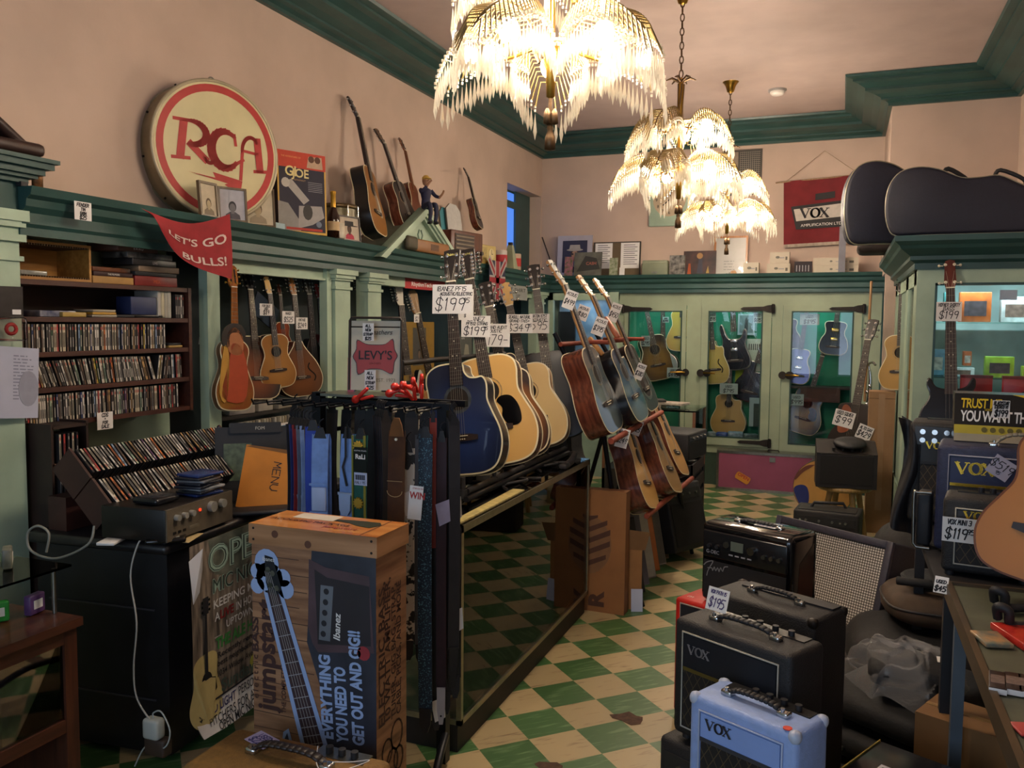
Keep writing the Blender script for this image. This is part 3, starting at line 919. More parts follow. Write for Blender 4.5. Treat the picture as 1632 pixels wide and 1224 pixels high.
# ------------------------------------------------------------------ flat and boxy things that face the room
def place(rect, plane, axis, turn=0, lean=0, z=None):
    a0, a1, z0, z1 = rect
    if z is not None:
        z1 += z - z0
        z0 = z
    a = (a0 + a1) / 2
    o = (plane, a, z0) if axis == 'x' else (a, plane, z0)
    M = T(*o) @ RZ((90 if axis == 'x' else 0) + turn) @ RX(-lean)
    return M, abs(a1 - a0), z1 - z0
def card(name, label, cat, rect, plane, axis='x', thick=.01, fm=PAPER, sm=None, art=None, turn=0, lean=0, z=None, group=None, wf=1.0):
    M, w, h = place(rect, plane, axis, turn, lean, z)
    w *= wf
    mb = MB()
    mb.b6(-w / 2, w / 2, 0, thick, 0, h, sm or fm)
    mb.add([(-w / 2, -.0006, 0), (w / 2, -.0006, 0), (w / 2, -.0006, h), (-w / 2, -.0006, h)], [(0, 1, 2, 3)], fm)
    if art:
        art(mb, w, h)
    return single(mb, name, label, cat, M, group)
def framed(name, label, cat, rect, plane, axis='x', fw=.02, frm=BLACK, pic=PAPER, art=None, turn=0, lean=0, z=None, thick=.02, group=None, wf=1.0, glazed=False):
    M, w, h = place(rect, plane, axis, turn, lean, z)
    w *= wf
    root = thing(name, label, cat, M, group)
    f = MB()
    for x0, x1, z0, z1 in ((-w / 2, -w / 2 + fw, 0, h), (w / 2 - fw, w / 2, 0, h), (-w / 2 + fw, w / 2 - fw, 0, fw), (-w / 2 + fw, w / 2 - fw, h - fw, h)):
        f.b6(x0, x1, -.004, thick, z0, z1, frm)
    f.build('frame', root)
    p = MB()
    p.b6(-w / 2 + fw * .8, w / 2 - fw * .8, .004, thick * .8, fw * .8, h - fw * .8, pic)
    if art:
        q = MB()
        art(q, w, h)
        q.v = [(a, b + .004, c) for a, b, c in q.v]
        for f_, m_, s_ in zip(q.f, q.m, q.s):
            p.add([q.v[i] for i in f_], [list(range(len(f_)))], q.mats[m_])
    p.build('picture', root)
    if glazed:
        MB().add([(-w / 2 + fw, 0, fw), (w / 2 - fw, 0, fw), (w / 2 - fw, 0, h - fw), (-w / 2 + fw, 0, h - fw)], [(0, 1, 2, 3)], GLASS).build('glass_pane', root)
    return root
def poly(mb, pts, mt, y=-.0012):
    mb.add([(x, y, z) for x, z in pts], [list(range(len(pts)))], mt)
def rect2(mb, x0, x1, z0, z1, mt, y=-.0012):
    poly(mb, [(x0, z0), (x1, z0), (x1, z1), (x0, z1)], mt, y)
def flat(c): return mat(c, .7, 0, .06, 25)
def bust(mb, w, h, bg, skin, hair, shirt, cx=0, zb=.08, k=1.0, y=-.0014):
    """head-and-shoulders picture of a person"""
    if bg: rect2(mb, -w * .4, w * .4, h * .08, h * .92, bg, y)
    s = h * k
    poly(mb, [(cx - .30 * s, zb * h), (cx + .30 * s, zb * h), (cx + .27 * s, zb * h + .16 * s), (cx + .1 * s, zb * h + .27 * s), (cx - .1 * s, zb * h + .27 * s), (cx - .27 * s, zb * h + .16 * s)], shirt, y - .0003)
    poly(mb, circle(.15 * s, 16, cx, zb * h + .47 * s, .2 * s), hair, y - .0005)
    poly(mb, circle(.115 * s, 16, cx, zb * h + .42 * s, .165 * s), skin, y - .0008)
    rect2(mb, cx - .06 * s, cx + .06 * s, zb * h + .2 * s, zb * h + .3 * s, skin, y - .0007)
def scribble(mb, w, h, rows, mt, x0=.1, x1=.9, z0=.1, z1=.9, wd=.004, seed=1, y=-.0014):
    rnd = random.Random(seed)
    for i in range(rows):
        z = h * (z1 - (z1 - z0) * (i + .5) / rows)
        x = -w / 2 + w * x0
        xe = -w / 2 + w * x1 * rnd.uniform(.75, 1)
        while x < xe:
            l = w * rnd.uniform(.05, .16)
            rect2(mb, x, min(x + l, xe), z - wd / 2, z + wd / 2, mt, y)
            x += l + w * .03
def note(name, label, rect, plane, axis, rows, turn=0, lean=0, ink=INK, wd=.0022, paper=PAPER, group=None, wf=1.0, rot=0):
    """a handwritten price card: rows of (text, height share, z share[, x share])"""
    def art(mb, w, h):
        for r in rows:
            mb.hand(r[0], h * r[1], wd * (1.4 if r[1] > .25 else 1), ink, None, w * (r[3] if len(r) > 3 else 0), h * r[2], -.0012, sq=min(.62, w * .86 / (h * r[1] * 1.28 * max(1, len(r[0])))))
    o = card(name, label, 'price tag', rect, plane, axis, .0008, paper, None, art, turn, lean, group=group, wf=wf)
    if rot:
        o.matrix_basis = o.matrix_basis @ RY(rot)
    return o
RED = mat('a8302c', .5, 0, .06, 20)
REDC = mat('8c1c22', .8, 0, .12, 14)
# --- round lit-style sign
o = thing('round_sign', 'big round cream and red RCA sign leaning on the left wall', 'sign', T(-3.27, 3.87, 2.335) @ RZ(70))
rr = .375
s = MB()
s.cyl((0, .01, rr + .01), (0, .16, rr + .01), rr, mat('8a7a5c', .45, .3, .15, 10), n=64)
s.cyl((0, .155, rr + .01), (0, .165, rr + .01), rr + .008, mat('9a9078', .4, .3, .1), n=64)
s.build('housing', o)
s = MB()
s.tube([(cos(a) * rr, 0.005, sin(a) * rr + rr + .01) for a in [i * pi / 32 for i in range(64)]], .011, mat('a89c80', .4, .3, .1), 8, closed=True)
s.build('rim', o)
for i in range(10):
    a = i * .628 + .2
    MB().cyl((cos(a) * (rr + .004), .1, sin(a) * (rr + .004) + rr + .01), (cos(a) * (rr + .014), .1, sin(a) * (rr + .014) + rr + .01), .006, IRON, n=6).build('rim_screw', o)
s = MB()
CRM = mat('cbbf93', .35, 0, .06, 5)
s.prism(circle(rr - .005, 64, 0, rr + .01), 0, .012, CRM)
n = 64
vs = [(cos(i * 2 * pi / n) * q, -.0015, sin(i * 2 * pi / n) * q + rr + .01) for q in (.355, .315) for i in range(n)]
s.add(vs, [(i, (i + 1) % n, n + (i + 1) % n, n + i) for i in range(n)], RED)
s.build('face', o)
l = MB()
zc = rr + .05
def bar(x0, z0, x1, z1, w): l.stroke([(x0, zc + z0), (x1, zc + z1)], w, RED, None, -.003)
def arc(cx, cz, rx, rz, a0, a1, w0, w1, k=18):
    p = [(cx + rx * cos(R(a0 + (a1 - a0) * i / k)), zc + cz + rz * sin(R(a0 + (a1 - a0) * i / k))) for i in range(k + 1)]
    for i in range(k):
        l.stroke(p[i:i + 2], w0 + (w1 - w0) * sin(pi * i / k), RED, None, -.003)
zc = rr + .01
bar(-.222, -.06, -.20, .12, .046); bar(-.268, -.072, -.17, -.066, .018); bar(-.255, .132, -.16, .134, .018)
arc(-.155, .072, .085, .062, 100, -100, .018, .042); bar(-.165, .012, -.075, -.062, .04); arc(-.05, -.045, .03, .03, 190, 330, .02, .02)
arc(.045, .01, .085, .10, 48, 318, .020, .052); bar(.10, .10, .108, .045, .018)
bar(.10, -.065, .155, -.03, .018); bar(.137, -.14, .15, .02, .020); arc(.205, .02, .056, .082, 178, 45, .02, .022); bar(.245, .09, .262, -.075, .046); bar(.15, .022, .245, .015, .016); bar(.225, -.085, .305, -.078, .018)
poly(l, [(-.18, zc - .138), (-.02, zc - .152), (-.035, zc - .122), (.147, zc - .15), (.13, zc - .235), (.035, zc - .182), (.055, zc - .174)], RED, -.003)
l.build('lettering', o)
MB().tube([(.0 + .018 * cos(a), .06, 2 * rr + .025 + .018 * sin(a)) for a in [i * pi / 6 for i in range(12)]], .004, STEEL, 6, closed=True).build('hanging_ring', o)
# --- pictures on the ledge
SEP, SEPL, GREYP = flat('8a7a62'), flat('b8ab92'), flat('8e8c90')
for u0, v0, u1, v1, tn, nm, bg, cl in ((320, 289, 349, 346, 0, 'framed sepia portrait of a young person, leftmost below the round sign', SEPL, ('a89878', '5a4c3a', '7a6c58')), (349, 295, 393, 350, -28, 'framed grey portrait of a person in a dark shirt, middle of three', flat('a8a6ac'), ('6e6a6c', '2c2a2e', '4e4c52')), (388, 290, 439, 353, -28, 'wider framed sepia photo of seated person, right of the three portraits', SEPL, ('a08e70', '5c4c3a', '8a7c66'))):
    q = [(320, 289, 349, 346), (349, 295, 393, 350), (388, 290, 439, 353)].index((u0, v0, u1, v1))
    rc = ((3.636, 3.777, 2.332, 2.522), (3.788, 4.02, 2.341, 2.532), (3.992, 4.285, 2.357, 2.586))[q]
    framed('picture_frame', nm, 'picture frame', rc, (-3.19, -3.2, -3.21)[q], 'x', .012, wood('4a3a26', '5c4a30'), bg, (lambda mb, w, h, cl=cl: bust(mb, w, h, None, flat(cl[0]), flat(cl[1]), flat(cl[2]), k=.78 if w > .15 else .7)), tn, 5, LZ, .014, 'framed portraits below the round sign', .72 if tn else 1)
# --- toy box
def toyart(mb, w, h):
    rect2(mb, -w / 2, w / 2, h * .8, h, flat('b8402c'))
    rect2(mb, -w / 2 + .01, w * .47, h * .03, h * .8, flat('2a2836'))
    mb.text('GI', .085, flat('d8c88c'), None, -w * .23, h * .70, -.0022, bold=.02)
    mb.text('JOE', .075, flat('d8c88c'), None, -w * .03, h * .69, -.0022, bold=.02)
    mb.text('THE ADVENTURES OF', .014, flat('d8a060'), None, -w * .22, h * .92, -.0022)
    mb.text('ASTRONAUT', .014, flat('b08a60'), None, -w * .05, h * .645, -.0022)
    poly(mb, [(w * .1, h * .82), (w * .44, h * .82), (w * .42, h * .97), (w * .14, h * .96)], flat('b89a80'), -.002)
    for x in (.2, .33):
        poly(mb, circle(.022, 10, w * x, h * .93), flat('5a3a2a'), -.0024)
    for i in range(6):
        rect2(mb, w * .12, w * .42, h * (.64 - i * .022), h * (.646 - i * .022), GREYP, -.002)
    poly(mb, [(-w * .38, h * .62), (-w * .22, h * .66), (w * .14, h * .42), (w * .02, h * .36)], flat('a09a94'), -.002)
    poly(mb, circle(.03, 12, -w * .34, h * .61), flat('b0aaa2'), -.0024)
    poly(mb, [(-w * .5, h * .38), (-w * .3, h * .36), (-w * .05, h * .14), (-w * .05, h * .03), (-w * .5, h * .03)], flat('8a8682'), -.002)
    poly(mb, [(-w * .08, h * .34), (w * .4, h * .36), (w * .45, h * .22), (w * .2, h * .12), (-w * .1, h * .06)], flat('9a9490'), -.0022)
    poly(mb, circle(.035, 12, w * .1, h * .27, .05), flat('3a3836'), -.0026)
    poly(mb, circle(.02, 12, w * .33, h * .13), flat('6a7484'), -.0026)
    rect2(mb, -w * .35, w * .4, h * .04, h * .07, flat('a8382c'), -.0026)
card('toy_box', 'tall navy and red astronaut toy box on the ledge', 'toy box', (4.366, 4.767, 2.354, 2.861), -3.2, 'x', .11, flat('c8a048'), flat('34262c'), toyart, -24, 2, LZ, wf=.86)
card('small_box', 'small pale blue box between picture frame and toy box', 'box', (4.258, 4.362, 2.369, 2.407), -3.19, 'x', .04, flat('9ab0b8'), flat('6a7478'), z=LZ)
# --- drum, bottle, mug, little picture
d = thing('drum', 'olive snare drum standing on the ledge behind a bottle', 'drum', T(-3.36, 5.2, LZ))
MB().lathe([(.135, .02), (.135, .25)], mat('6a6248', .4, .3, .15, 8), 32).build('shell', d)
for z in (.0, .235):
    MB().lathe([(.135, z + .03), (.145, z + .03), (.147, z + .005), (.137, z)], mat('5a4a30', .35, .6, .1), 32).build('hoop', d)
MB().lathe([(0, .262), (.136, .262), (.136, .25)], mat('b8a888', .6, 0, .06), 32).build('drumhead', d)
for k in range(8):
    a = k * pi / 4 + .3
    MB().cyl((.15 * cos(a), .15 * sin(a), .01), (.15 * cos(a), .15 * sin(a), .255), .005, CHROME, n=6).build('tension_rod', d)
b = thing('champagne_bottle', 'dark champagne bottle with gold foil neck on the ledge', 'bottle', T(-3.19, 4.89, LZ))
MB().lathe([(.0, .002), (.042, .004), (.043, .12), (.038, .155), (.02, .2), (.017, .205)], mat('2a160c', .15, 0, 0), 20).build('bottle_body', b)
MB().lathe([(.0175, .2), (.017, .29), (.02, .295), (.02, .31), (.0, .315)], mat('b88a28', .35, .5, .15, 40), 16).build('gold_foil', b)
MB().lathe([(.0435, .05), (.0435, .11)], mat('b89a70', .6, 0, .1), 20).build('label', b)
b = thing('mug', 'cream mug with its handle to the left on the ledge', 'mug', T(-3.175, 4.93, LZ))
MB().lathe([(.0, .002), (.036, .002), (.04, .015), (.04, .105), (.036, .105), (.035, .01), (0, .008)], mat('c2b9a4', .3, 0, .05), 24).build('cup', b)
MB().tube([(0, -.038 - .028 * sin(a), .055 - .032 * cos(a)) for a in [i * pi / 8 for i in range(9)]], .006, mat('c2b9a4', .3, 0, .05), 8).build('handle', b)
def hatman(mb, w, h):
    bust(mb, w, h, flat('b0a290'), flat('4a3226'), flat('201a18'), flat('a01e3a'), k=.85)
    poly(mb, circle(.42 * w, 16, 0, h * .62, .03 * h), flat('1c1818'), -.003)
    rect2(mb, -.2 * w, .2 * w, h * .62, h * .8, flat('1c1818'), -.003)
framed('picture_frame', 'small picture of a figure in black hat and crimson shirt', 'picture frame', (4.963, 5.178, 2.343, 2.513), -3.17, 'x', .008, mat('2a2220', .4, 0, .1), flat('b0a290'), hatman, -10, 6, LZ)
# --- gable on the cornice with a toy figure sitting on its peak
g = thing('gable_ornament', 'mint triangular gable with raised edges above the left cornice', 'ornament', T(-3.17, 6.17, LZ - .06) @ RZ(90))
gw, gh = .72, .40
MB().prism([(-gw, 0), (gw, 0), (0, gh)], .04, .3, MINT, side=mat('5a5e4e', .6, 0, .1)).build('panel', g)
s = MB()
for sg in (-1, 1):
    for k, (w_, y_) in enumerate(((.07, -.0), (.045, -.02), (.02, -.035))):
        s.prism([(sg * (gw + .03), -.02), (sg * (gw - w_ * 1.6), -.02), (0, gh - w_ * .95), (0, gh + .03)], y_, .05, MINT)
s.build('raking_cornice', g)
s = MB()
for sg in (-1, 1):
    s.tube([(sg * .01, .036, .08), (sg * .05, .036, .11), (sg * .055, .036, .15), (sg * .02, .036, .17), (sg * .04, .036, .21), (sg * .015, .036, .25)], .007, MINT2, 6)
s.build('scroll_carving', g)
# figure
f = thing('toy_figure', 'small toy figure in navy clothes sitting on the gable peak', 'toy figure', T(-3.13, 6.12, LZ + .355) @ RZ(55))
NAVY = flat('1c1c3a')
def skin(mb, chain, mt):
    for pts, rs in chain:
        mb.tube(spline([tuple(p) for p in pts], 4), [rs[0] + (rs[1] - rs[0]) * i / (4 * (len(pts) - 1)) for i in range(4 * (len(pts) - 1) + 1)], mt, 8)
s = MB()
s.lathe([(0, -.005), (.034, .0), (.038, .03), (.034, .07), (.045, .12), (.04, .145), (.016, .158), (0, .16)], NAVY, 12)
skin(s, [([(.045, 0, .14), (.075, -.02, .10), (.09, -.06, .085)], (.017, .012)), ([(-.045, 0, .14), (-.06, -.04, .12), (-.03, -.07, .16)], (.017, .012))], NAVY)
skin(s, [([(.02, 0, .01), (.03, -.10, .015), (.035, -.11, -.05), (.035, -.09, -.12)], (.024, .014)), ([(-.02, 0, .01), (-.025, -.10, .02), (-.02, -.12, -.04), (-.02, -.10, -.11)], (.024, .014))], flat('22243c'))
s.build('body', f)
s = MB()
FLESH = flat('8a6248')
s.lathe([(0, .15), (.012, .155), (.012, .175), (.024, .185), (.03, .21), (.028, .235), (.015, .25), (0, .252)], FLESH, 14)
s.lathe([(0, 0), (.006, .004), (0, .012)], FLESH, 6, T(0, -.032, .205))
s.build('head', f)
s = MB()
skin(s, [([(.09, -.06, .085), (.10, -.09, .11), (.105, -.105, .135)], (.010, .007)), ([(-.03, -.07, .16), (.0, -.075, .2), (.01, -.08, .21)], (.010, .007))], FLESH)
s.build('hands', f)
MB().lathe([(.031, .222), (.03, .24), (.016, .256), (0, .26)], flat('b08a3a'), 12).prism(circle(.03, 12, 0, 0), -.001, .004, flat('b08a3a'), T(0, -.03, .226) @ RX(90)).build('cap', f)
for x in (.035, -.02):
    MB().rbox((x, -.105, -.125), (.026, .055, .022), flat('141418'), .008).build('shoe', f)
# --- things at the right end of the left ledge
s = thing('carved_board', 'long carved wooden board lying in front of the gable', 'wooden carving', T(-3.15, 6.2, LZ + .005) @ RZ(90))
MB().rbox((.06, .0, .05), (.62, .03, .10), mat('8a5c30', .5, 0, .15, 8), .02).build('board', s)
MB().rbox((-.30, -.005, .055), (.17, .05, .11), mat('3c3420', .6, 0, .2), .03).build('dark_knob', s)
MB().b6(.02, .16, -.018, -.015, .025, .075, mat('5a3a1e', .6, 0, .2)).build('carved_slots', s)
r = thing('cabinet_radio', 'brown wooden radio cabinet with louvred front on the ledge', 'radio', T(-3.29, 7.02, LZ) @ RZ(80))
MB().rbox((0, .0, .13), (.50, .26, .26), wood('4a2418', '5e3020', .4), .01).build('cabinet', r)
s = MB()
s.b6(-.2, .10, -.136, -.13, .05, .23, mat('2c1a12', .6, 0, .2))
for k in range(5):
    s.b6(-.19, .09, -.142, -.134, .065 + k * .034, .078 + k * .034, mat('6a5a44', .5, 0, .1))
s.build('grille', r)
for x in (.15, .21):
    MB().cyl((x, -.13, .08), (x, -.155, .08), .018, mat('2a1a12', .4, 0, 0), n=12).build('knob', r)
r = thing('clock_radio', 'cream clock radio with brass edge at ledge end', 'radio', T(-3.17, 7.46, LZ) @ RZ(80))
MB().rbox((0, .05, .09), (.30, .12, .18), mat('b8a264', .35, 0, .06), .008).build('case', r)
MB().prism(circle(.052, 20, .06, .1), -.014, -.008, mat('c8b888', .4, 0, 0)).stroke([(.06, .1), (.06, .14)], .006, INK, None, -.0155).stroke([(.06, .1), (.082, .1)], .006, INK, None, -.0155).build('dial', r)
MB().b6(-.135, -.02, -.014, -.008, .04, .16, mat('a08c50', .5, 0, .2, 90)).build('grille', r)
MB().cyl((-.02, -.01, .02), (-.02, -.03, .02), .014, BRASS, n=12).build('knob', r)
def tin(nm, label, x, y, r_, h, m_, band=None, cat='can'):
    o = thing(nm, label, cat, T(x, y, LZ))
    MB().lathe([(0, .001), (r_, .002), (r_, h), (r_ * .9, h + .006), (0, h + .006)], m_, 18).build('can', o)
    if band:
        MB().lathe([(r_ + .001, h * .25), (r_ + .001, h * .75)], band, 18).build('band', o)
    return o
tin('can', 'white can with red band and blue lid beside the clock radio', -3.19, 7.87, .06, .16, flat('b8b0a8'), flat('a82830'))
tin('can', 'red and white can nearest the corner window', -3.25, 8.42, .06, .17, flat('b09a86'), flat('a83028'))
o = thing('metronome', 'grey-green cone shaped metronome near the corner window', 'metronome', T(-3.2, 8.15, LZ))
MB().add([(-.06, -.06, 0), (.06, -.06, 0), (.06, .06, 0), (-.06, .06, 0), (-.025, -.025, .24), (.025, -.025, .24), (.025, .025, .24), (-.025, .025, .24)], [(0, 1, 5, 4), (1, 2, 6, 5), (2, 3, 7, 6), (3, 0, 4, 7), (4, 5, 6, 7), (3, 2, 1, 0)], mat('8a8f74', .5, 0, .1)).build('case', o)
MB().b6(-.02, .02, -.02, .02, .24, .27, BLACK).build('cap', o)
for i, (u, nm, c) in enumerate(((0, 'pale neck with six pegs leaning on the wall behind the gable', 'b8a890'), (1, 'teal edged board leaning behind the gable', '3a7c88'), (2, 'tall white rounded board leaning against the left wall', 'b4b2ae'))):
    rc = ((6.792, 7.059, 2.574, 3.083), (6.94, 7.164, 2.586, 3.08), (7.02, 7.345, 2.6, 3.141))[i]
    M, w, h = place(rc, (-3.38, -3.36, -3.33)[i], 'x', 0, 7, LZ)
    mb = MB()
    mb.prism([(-w / 2, 0), (w / 2, 0), (w * .45, h * .9), (w * .2, h), (-w * .2, h), (-w * .48, h * .9)], 0, .015, flat(c), None, flat('5a5048'))
    if i == 0:
        mb.b6(-w * .42, w * .42, -.004, 0, .0, h * .6, BLACK)
        for a in (-.2, .25):
            for b_ in (.68, .78, .88):
                mb.prism(circle(.012, 8, a * w, b_ * h), -.004, 0, IRON)
    single(mb, ('guitar_neck', 'teal_board', 'white_board')[i], nm, ('guitar neck', 'board', 'board')[i], M)
def stripes(mb, w, h):
    for i in range(6):
        mb.stroke([(-w * .45, h * (.1 + i * .15)), (w * .45, h * (.16 + i * .15))], .012, INK, None, -.0014)
card('striped_card', 'small black and white striped card leaning left of the little guitar', 'card', (7.234, 7.431, 2.626, 2.87), -3.36, 'x', .006, PAPER, None, stripes, 0, 14, LZ + .10)
card('poster_board', 'tan card printed with rows of words behind the little guitar', 'poster', (7.977, 8.343, 2.572, 2.828), -3.46, 'x', .006, flat('a8906c'), None, lambda mb, w, h: scribble(mb, w, h, 3, flat('7a3a2a'), wd=h * .1), 0, 5, LZ)
# --- paper tin-sign note and red cloth on the cornice
note('price_note', 'small handwritten note taped on the dark green cornice at left', (2.8, 2.89, 2.215, 2.295), -3.148, 'x', [('FENDER', .17, .74), ('TIN', .15, .52), ('SIGN', .15, .3), ('$25', .2, .05)], wd=.004)
c = thing('red_banner', 'red cloth banner reading LETS GO BULLS draped from the cornice', 'banner', T(-3.12, 2.98, 0) @ RZ(90))
p0, p1 = (-3.12, 3.141, 2.304), (-3.12, 3.757, 2.352)
pb, pm = (-3.12, 3.749, 2.032), (-3.12, 3.393, 2.149)
def cloth(u, v):
    x = (p0[1] + (p1[1] - p0[1]) * u) - 2.98
    zt = p0[2] + (p1[2] - p0[2]) * u - .06 * sin(pi * u)
    zb = zt - (.03 + (p1[2] - pb[2]) * u ** .9 * 1.0)
    z = zt + (zb - zt) * v
    return (x + .05 * v * (1 - u), -.02 * sin(7 * u + 2 * v) * (.4 + v) - .012, z)
MB().sheet(cloth, 24, 14, REDC).build('cloth', c)
l = MB()
WT = mat('c8b0a8', .8, 0, .03)
def onc(t0, u0, v0, size, ang):
    vs, fs = text_geo(t0, 'LEFT', .02, 0, 1)
    out = []
    for x, z in vs:
        u = u0 + (x * size)
        v = v0 - z * size * 1.25 + ang * x * size
        q = cloth(max(0, min(1, u)), max(0, min(1, v)))
        out.append((q[0], q[1] - .004, q[2]))
    l.add(out, fs, WT)
l2 = [("LET'S GO", .22, .62, .175, -.28), ("BULLS!", .42, .93, .165, -.28)]
for t0, u0, v0, sz, an in l2:
    onc(t0, u0, v0, sz, an)
l.build('lettering', c)
# --- bits on the big left pillar
o = thing('folded_case', 'dark hinged wooden case standing half open on the left pillar', 'case', T(-3.22, 2.40, 2.448) @ RZ(85))
MB().rbox((-.02, .0, .03), (.56, .14, .055), mat('2c1c18', .4, 0, .2, 10), .02).build('base_half', o)
MB().rbox((0, 0, 0), (.42, .12, .045), mat('2c1c18', .4, 0, .2, 10), .02, T(.03, .02, .16) @ RY(36)).build('raised_half', o)
tin('spray_can', 'tiny brown patterned can at the left end of the ledge', -3.22, 2.68, .022, .075, mat('7a5230', .4, .2, .4, 60))
card('small_box', 'tiny dark box on the ledge right beside the left pillar', 'box', (2.586, 2.619, 2.306, 2.324), -3.2, 'x', .03, BLACK, z=LZ)
# --- brown shelf of discs
SW = wood('4a2418', '3a1a10', .5, 5, 'y')
XS = -3.31
zs = [(-3.31, 3.117, 1.951)[2], (-3.31, 3.112, 1.788)[2], (-3.31, 3.107, 1.631)[2], (-3.31, 3.102, 1.471)[2], (-3.31, 3.097, 1.313)[2]]
sh = thing('disc_shelf', 'brown wooden wall shelf filled with rows of discs', 'shelf', T(XS, 3.14, 0))
for z in zs:
    MB().b6(-.26, 0, -.52, .52, z - .022, z, SW).build('shelf_board', sh)
for y in (-.53, .53):
    MB().b6(-.26, .004, y - .011, y + .011, zs[-1] - .025, zs[0] + .0, SW).build('side_panel', sh)
MB().b6(-.268, -.26, -.53, .53, zs[-1] - .02, zs[0], mat('24140e', .7, 0, .1)).build('back_panel', sh)
PAL = [('cream', 'b4a890'), ('white', 'bab4aa'), ('grey', '7a7672'), ('black', '1c1a1c'), ('brown', '5a4434'), ('dark blue', '22305a'), ('red', '96302c'), ('tan', '94764c'), ('charcoal', '34302e'), ('pale green', '8a9c86'), ('orange', 'b0622a'), ('yellow', 'b09a3a'), ('dark green', '28402e'), ('purple', '4c3050'), ('light blue', '7488a0'), ('off-white', 'aaa08c')]
WT8 = [14, 13, 9, 12, 8, 4, 3, 4, 10, 2, 2, 1, 2, 1, 2, 10]
CDM = {}
def cd_mesh(c):
    """a disc case: spine towards local -Y, standing on local z=0"""
    if c not in CDM:
        nm, hx = PAL[c]
        t = .0098
        mb = MB()
        mb.b6(-t / 2, t / 2, .001, .125, 0, .125, mat('2a2828', .3, 0, 0))
        mb.b6(-t / 2 + .0008, t / 2 - .0008, 0, .002, .001, .124, mat(hx, .45, 0, .12, 40))
        rnd = random.Random(c)
        dk = INK if c not in (3, 5, 8, 12, 13) else flat('a8a298')
        mb.b6(-t / 5, t / 5, -.0004, 0, .02, .02 + .06 * rnd.uniform(.6, 1.2), dk)
        mb.b6(-t / 5, t / 5, -.0004, 0, .098, .112, RED if c % 3 == 0 else dk)
        o = mb.build('disc_case')
        CDM[c] = o.data
        bpy.data.objects.remove(o)
    return CDM[c]
ORD = lambda n: '%d%s' % (n, 'th' if 10 <= n % 100 <= 20 else {1: 'st', 2: 'nd', 3: 'rd'}.get(n % 10, 'th'))
rnd = random.Random(11)
def disc(M, c, label, group):
    o = bpy.data.objects.new('disc_case', cd_mesh(c))
    C.objects.link(o)
    o.matrix_world = M
    tag(o, label, 'disc', group)
def disc_row(y0, y1, z, where, group, lean=lambda f: 0, x=XS - .012):
    y = y0
    n = 0
    while y < y1:
        f = (y - y0) / (y1 - y0)
        a = lean(f)
        st = .0106 / max(.5, cos(R(a))) * (1.3 if rnd.random() < .5 else 1.9 if rnd.random() < .15 else 1.0)
        c = rnd.choices(range(16), WT8)[0]
        n += 1
        M = T(x - .008 * rnd.random(), y, z + (abs(sin(R(a))) * .005)) @ RX(a) @ RZ(90)
        disc(M, c, '%s disc spine, %s from the left in %s' % (PAL[c][0], ORD(n), where), group)
        y += st
disc_row(2.645, 3.51, zs[2], 'the upright upper row', 'discs in the upper row of the brown shelf')
disc_row(2.655, 3.63, zs[3], 'the slanting middle row', 'discs in the middle row of the brown shelf', lambda f: 14 + 6 * sin(f * 9) if f < .8 else -9 if f < .9 else 2)
disc_row(2.65, 3.59, zs[4], 'the bottom row of brown shelf', 'discs in the bottom row of the brown shelf', lambda f: 1)
# odds and ends on the two upper shelves
def stackbox(nm, label, y, z, ln, hh, m, dpt=.19, turn=0, txt=None, tm=None, cat='box', group=None, x=XS - .02):
    mb = MB()
    mb.rbox((0, dpt / 2, hh / 2), (ln, dpt, hh), m, .003)
    if txt:
        mb.text(txt, hh * .55, tm or PAPER, None, 0, hh * .28, -.001)
    return single(mb, nm, label, cat, T(x, y, z) @ RZ(90 + turn), group)
z = zs[0] + .001
cr = thing('slotted_crate', 'open wooden disc crate lying on its side on the brown shelf', 'crate', T(XS - .0, 2.83, z) @ RZ(90))
CW = wood('96662a', 'aa7a38', .5, 5, 'x')
for x0, x1, z0, z1, nm in ((-.2, .2, 0, .012, 'slotted_side'), (-.2, .2, .158, .17, 'slotted_side'), (-.2, -.188, .012, .158, 'end_board'), (.188, .2, .012, .158, 'end_board')):
    mb = MB().b6(x0, x1, 0, .22, z0, z1, CW)
    if nm == 'slotted_side':
        for k in range(28):
            mb.b6(-.185 + k * .0133, -.179 + k * .0133, -.002, .21, .012 if z0 == 0 else .15, .018 if z0 == 0 else .158, mat('4a3218', .7, 0, .1))
    mb.build(nm, cr)
MB().b6(-.19, .19, .205, .22, .012, .158, CW).build('crate_bottom', cr)
stackbox('disc_case', 'clear flat disc case lying inside the wooden crate', 2.75, z + .02, .142, .02, mat('8a8a84', .2, 0, .2, 30), .12, 4, cat='disc', x=XS - .03)
stackbox('book', 'tan flat board book under an orange one on the brown shelf', 3.18, z, .25, .035, mat('a88048', .6, 0, .15, 12), cat='book', group='books lying on the brown shelf')
stackbox('book', 'dark maroon book in the middle of the low pile beside crate', 3.18, z + .035, .24, .022, mat('2c1014', .5, 0, .1), txt='THE FILMORE', cat='book', group='books lying on the brown shelf')
stackbox('book', 'orange and black book topmost of the low pile beside crate', 3.17, z + .057, .23, .022, mat('8c4a22', .5, 0, .3, 14, col2='2a1a14'), cat='book', group='books lying on the brown shelf')
stackbox('boxed_set', 'red boxed set at the bottom right of the brown shelf top', 3.46, z, .29, .05, mat('7a201c', .5, 0, .15), txt='MIX', tm=flat('b0502a'), group='boxed sets piled on the brown shelf')
stackbox('boxed_set', 'black flat box directly on top of the red boxed set', 3.46, z + .05, .30, .022, BLACK, turn=3, group='boxed sets piled on the brown shelf')
stackbox('boxed_set', 'tan fronted box, third up in the pile under red banner', 3.48, z + .072, .27, .03, mat('7c6650', .6, 0, .15), turn=-2, group='boxed sets piled on the brown shelf')
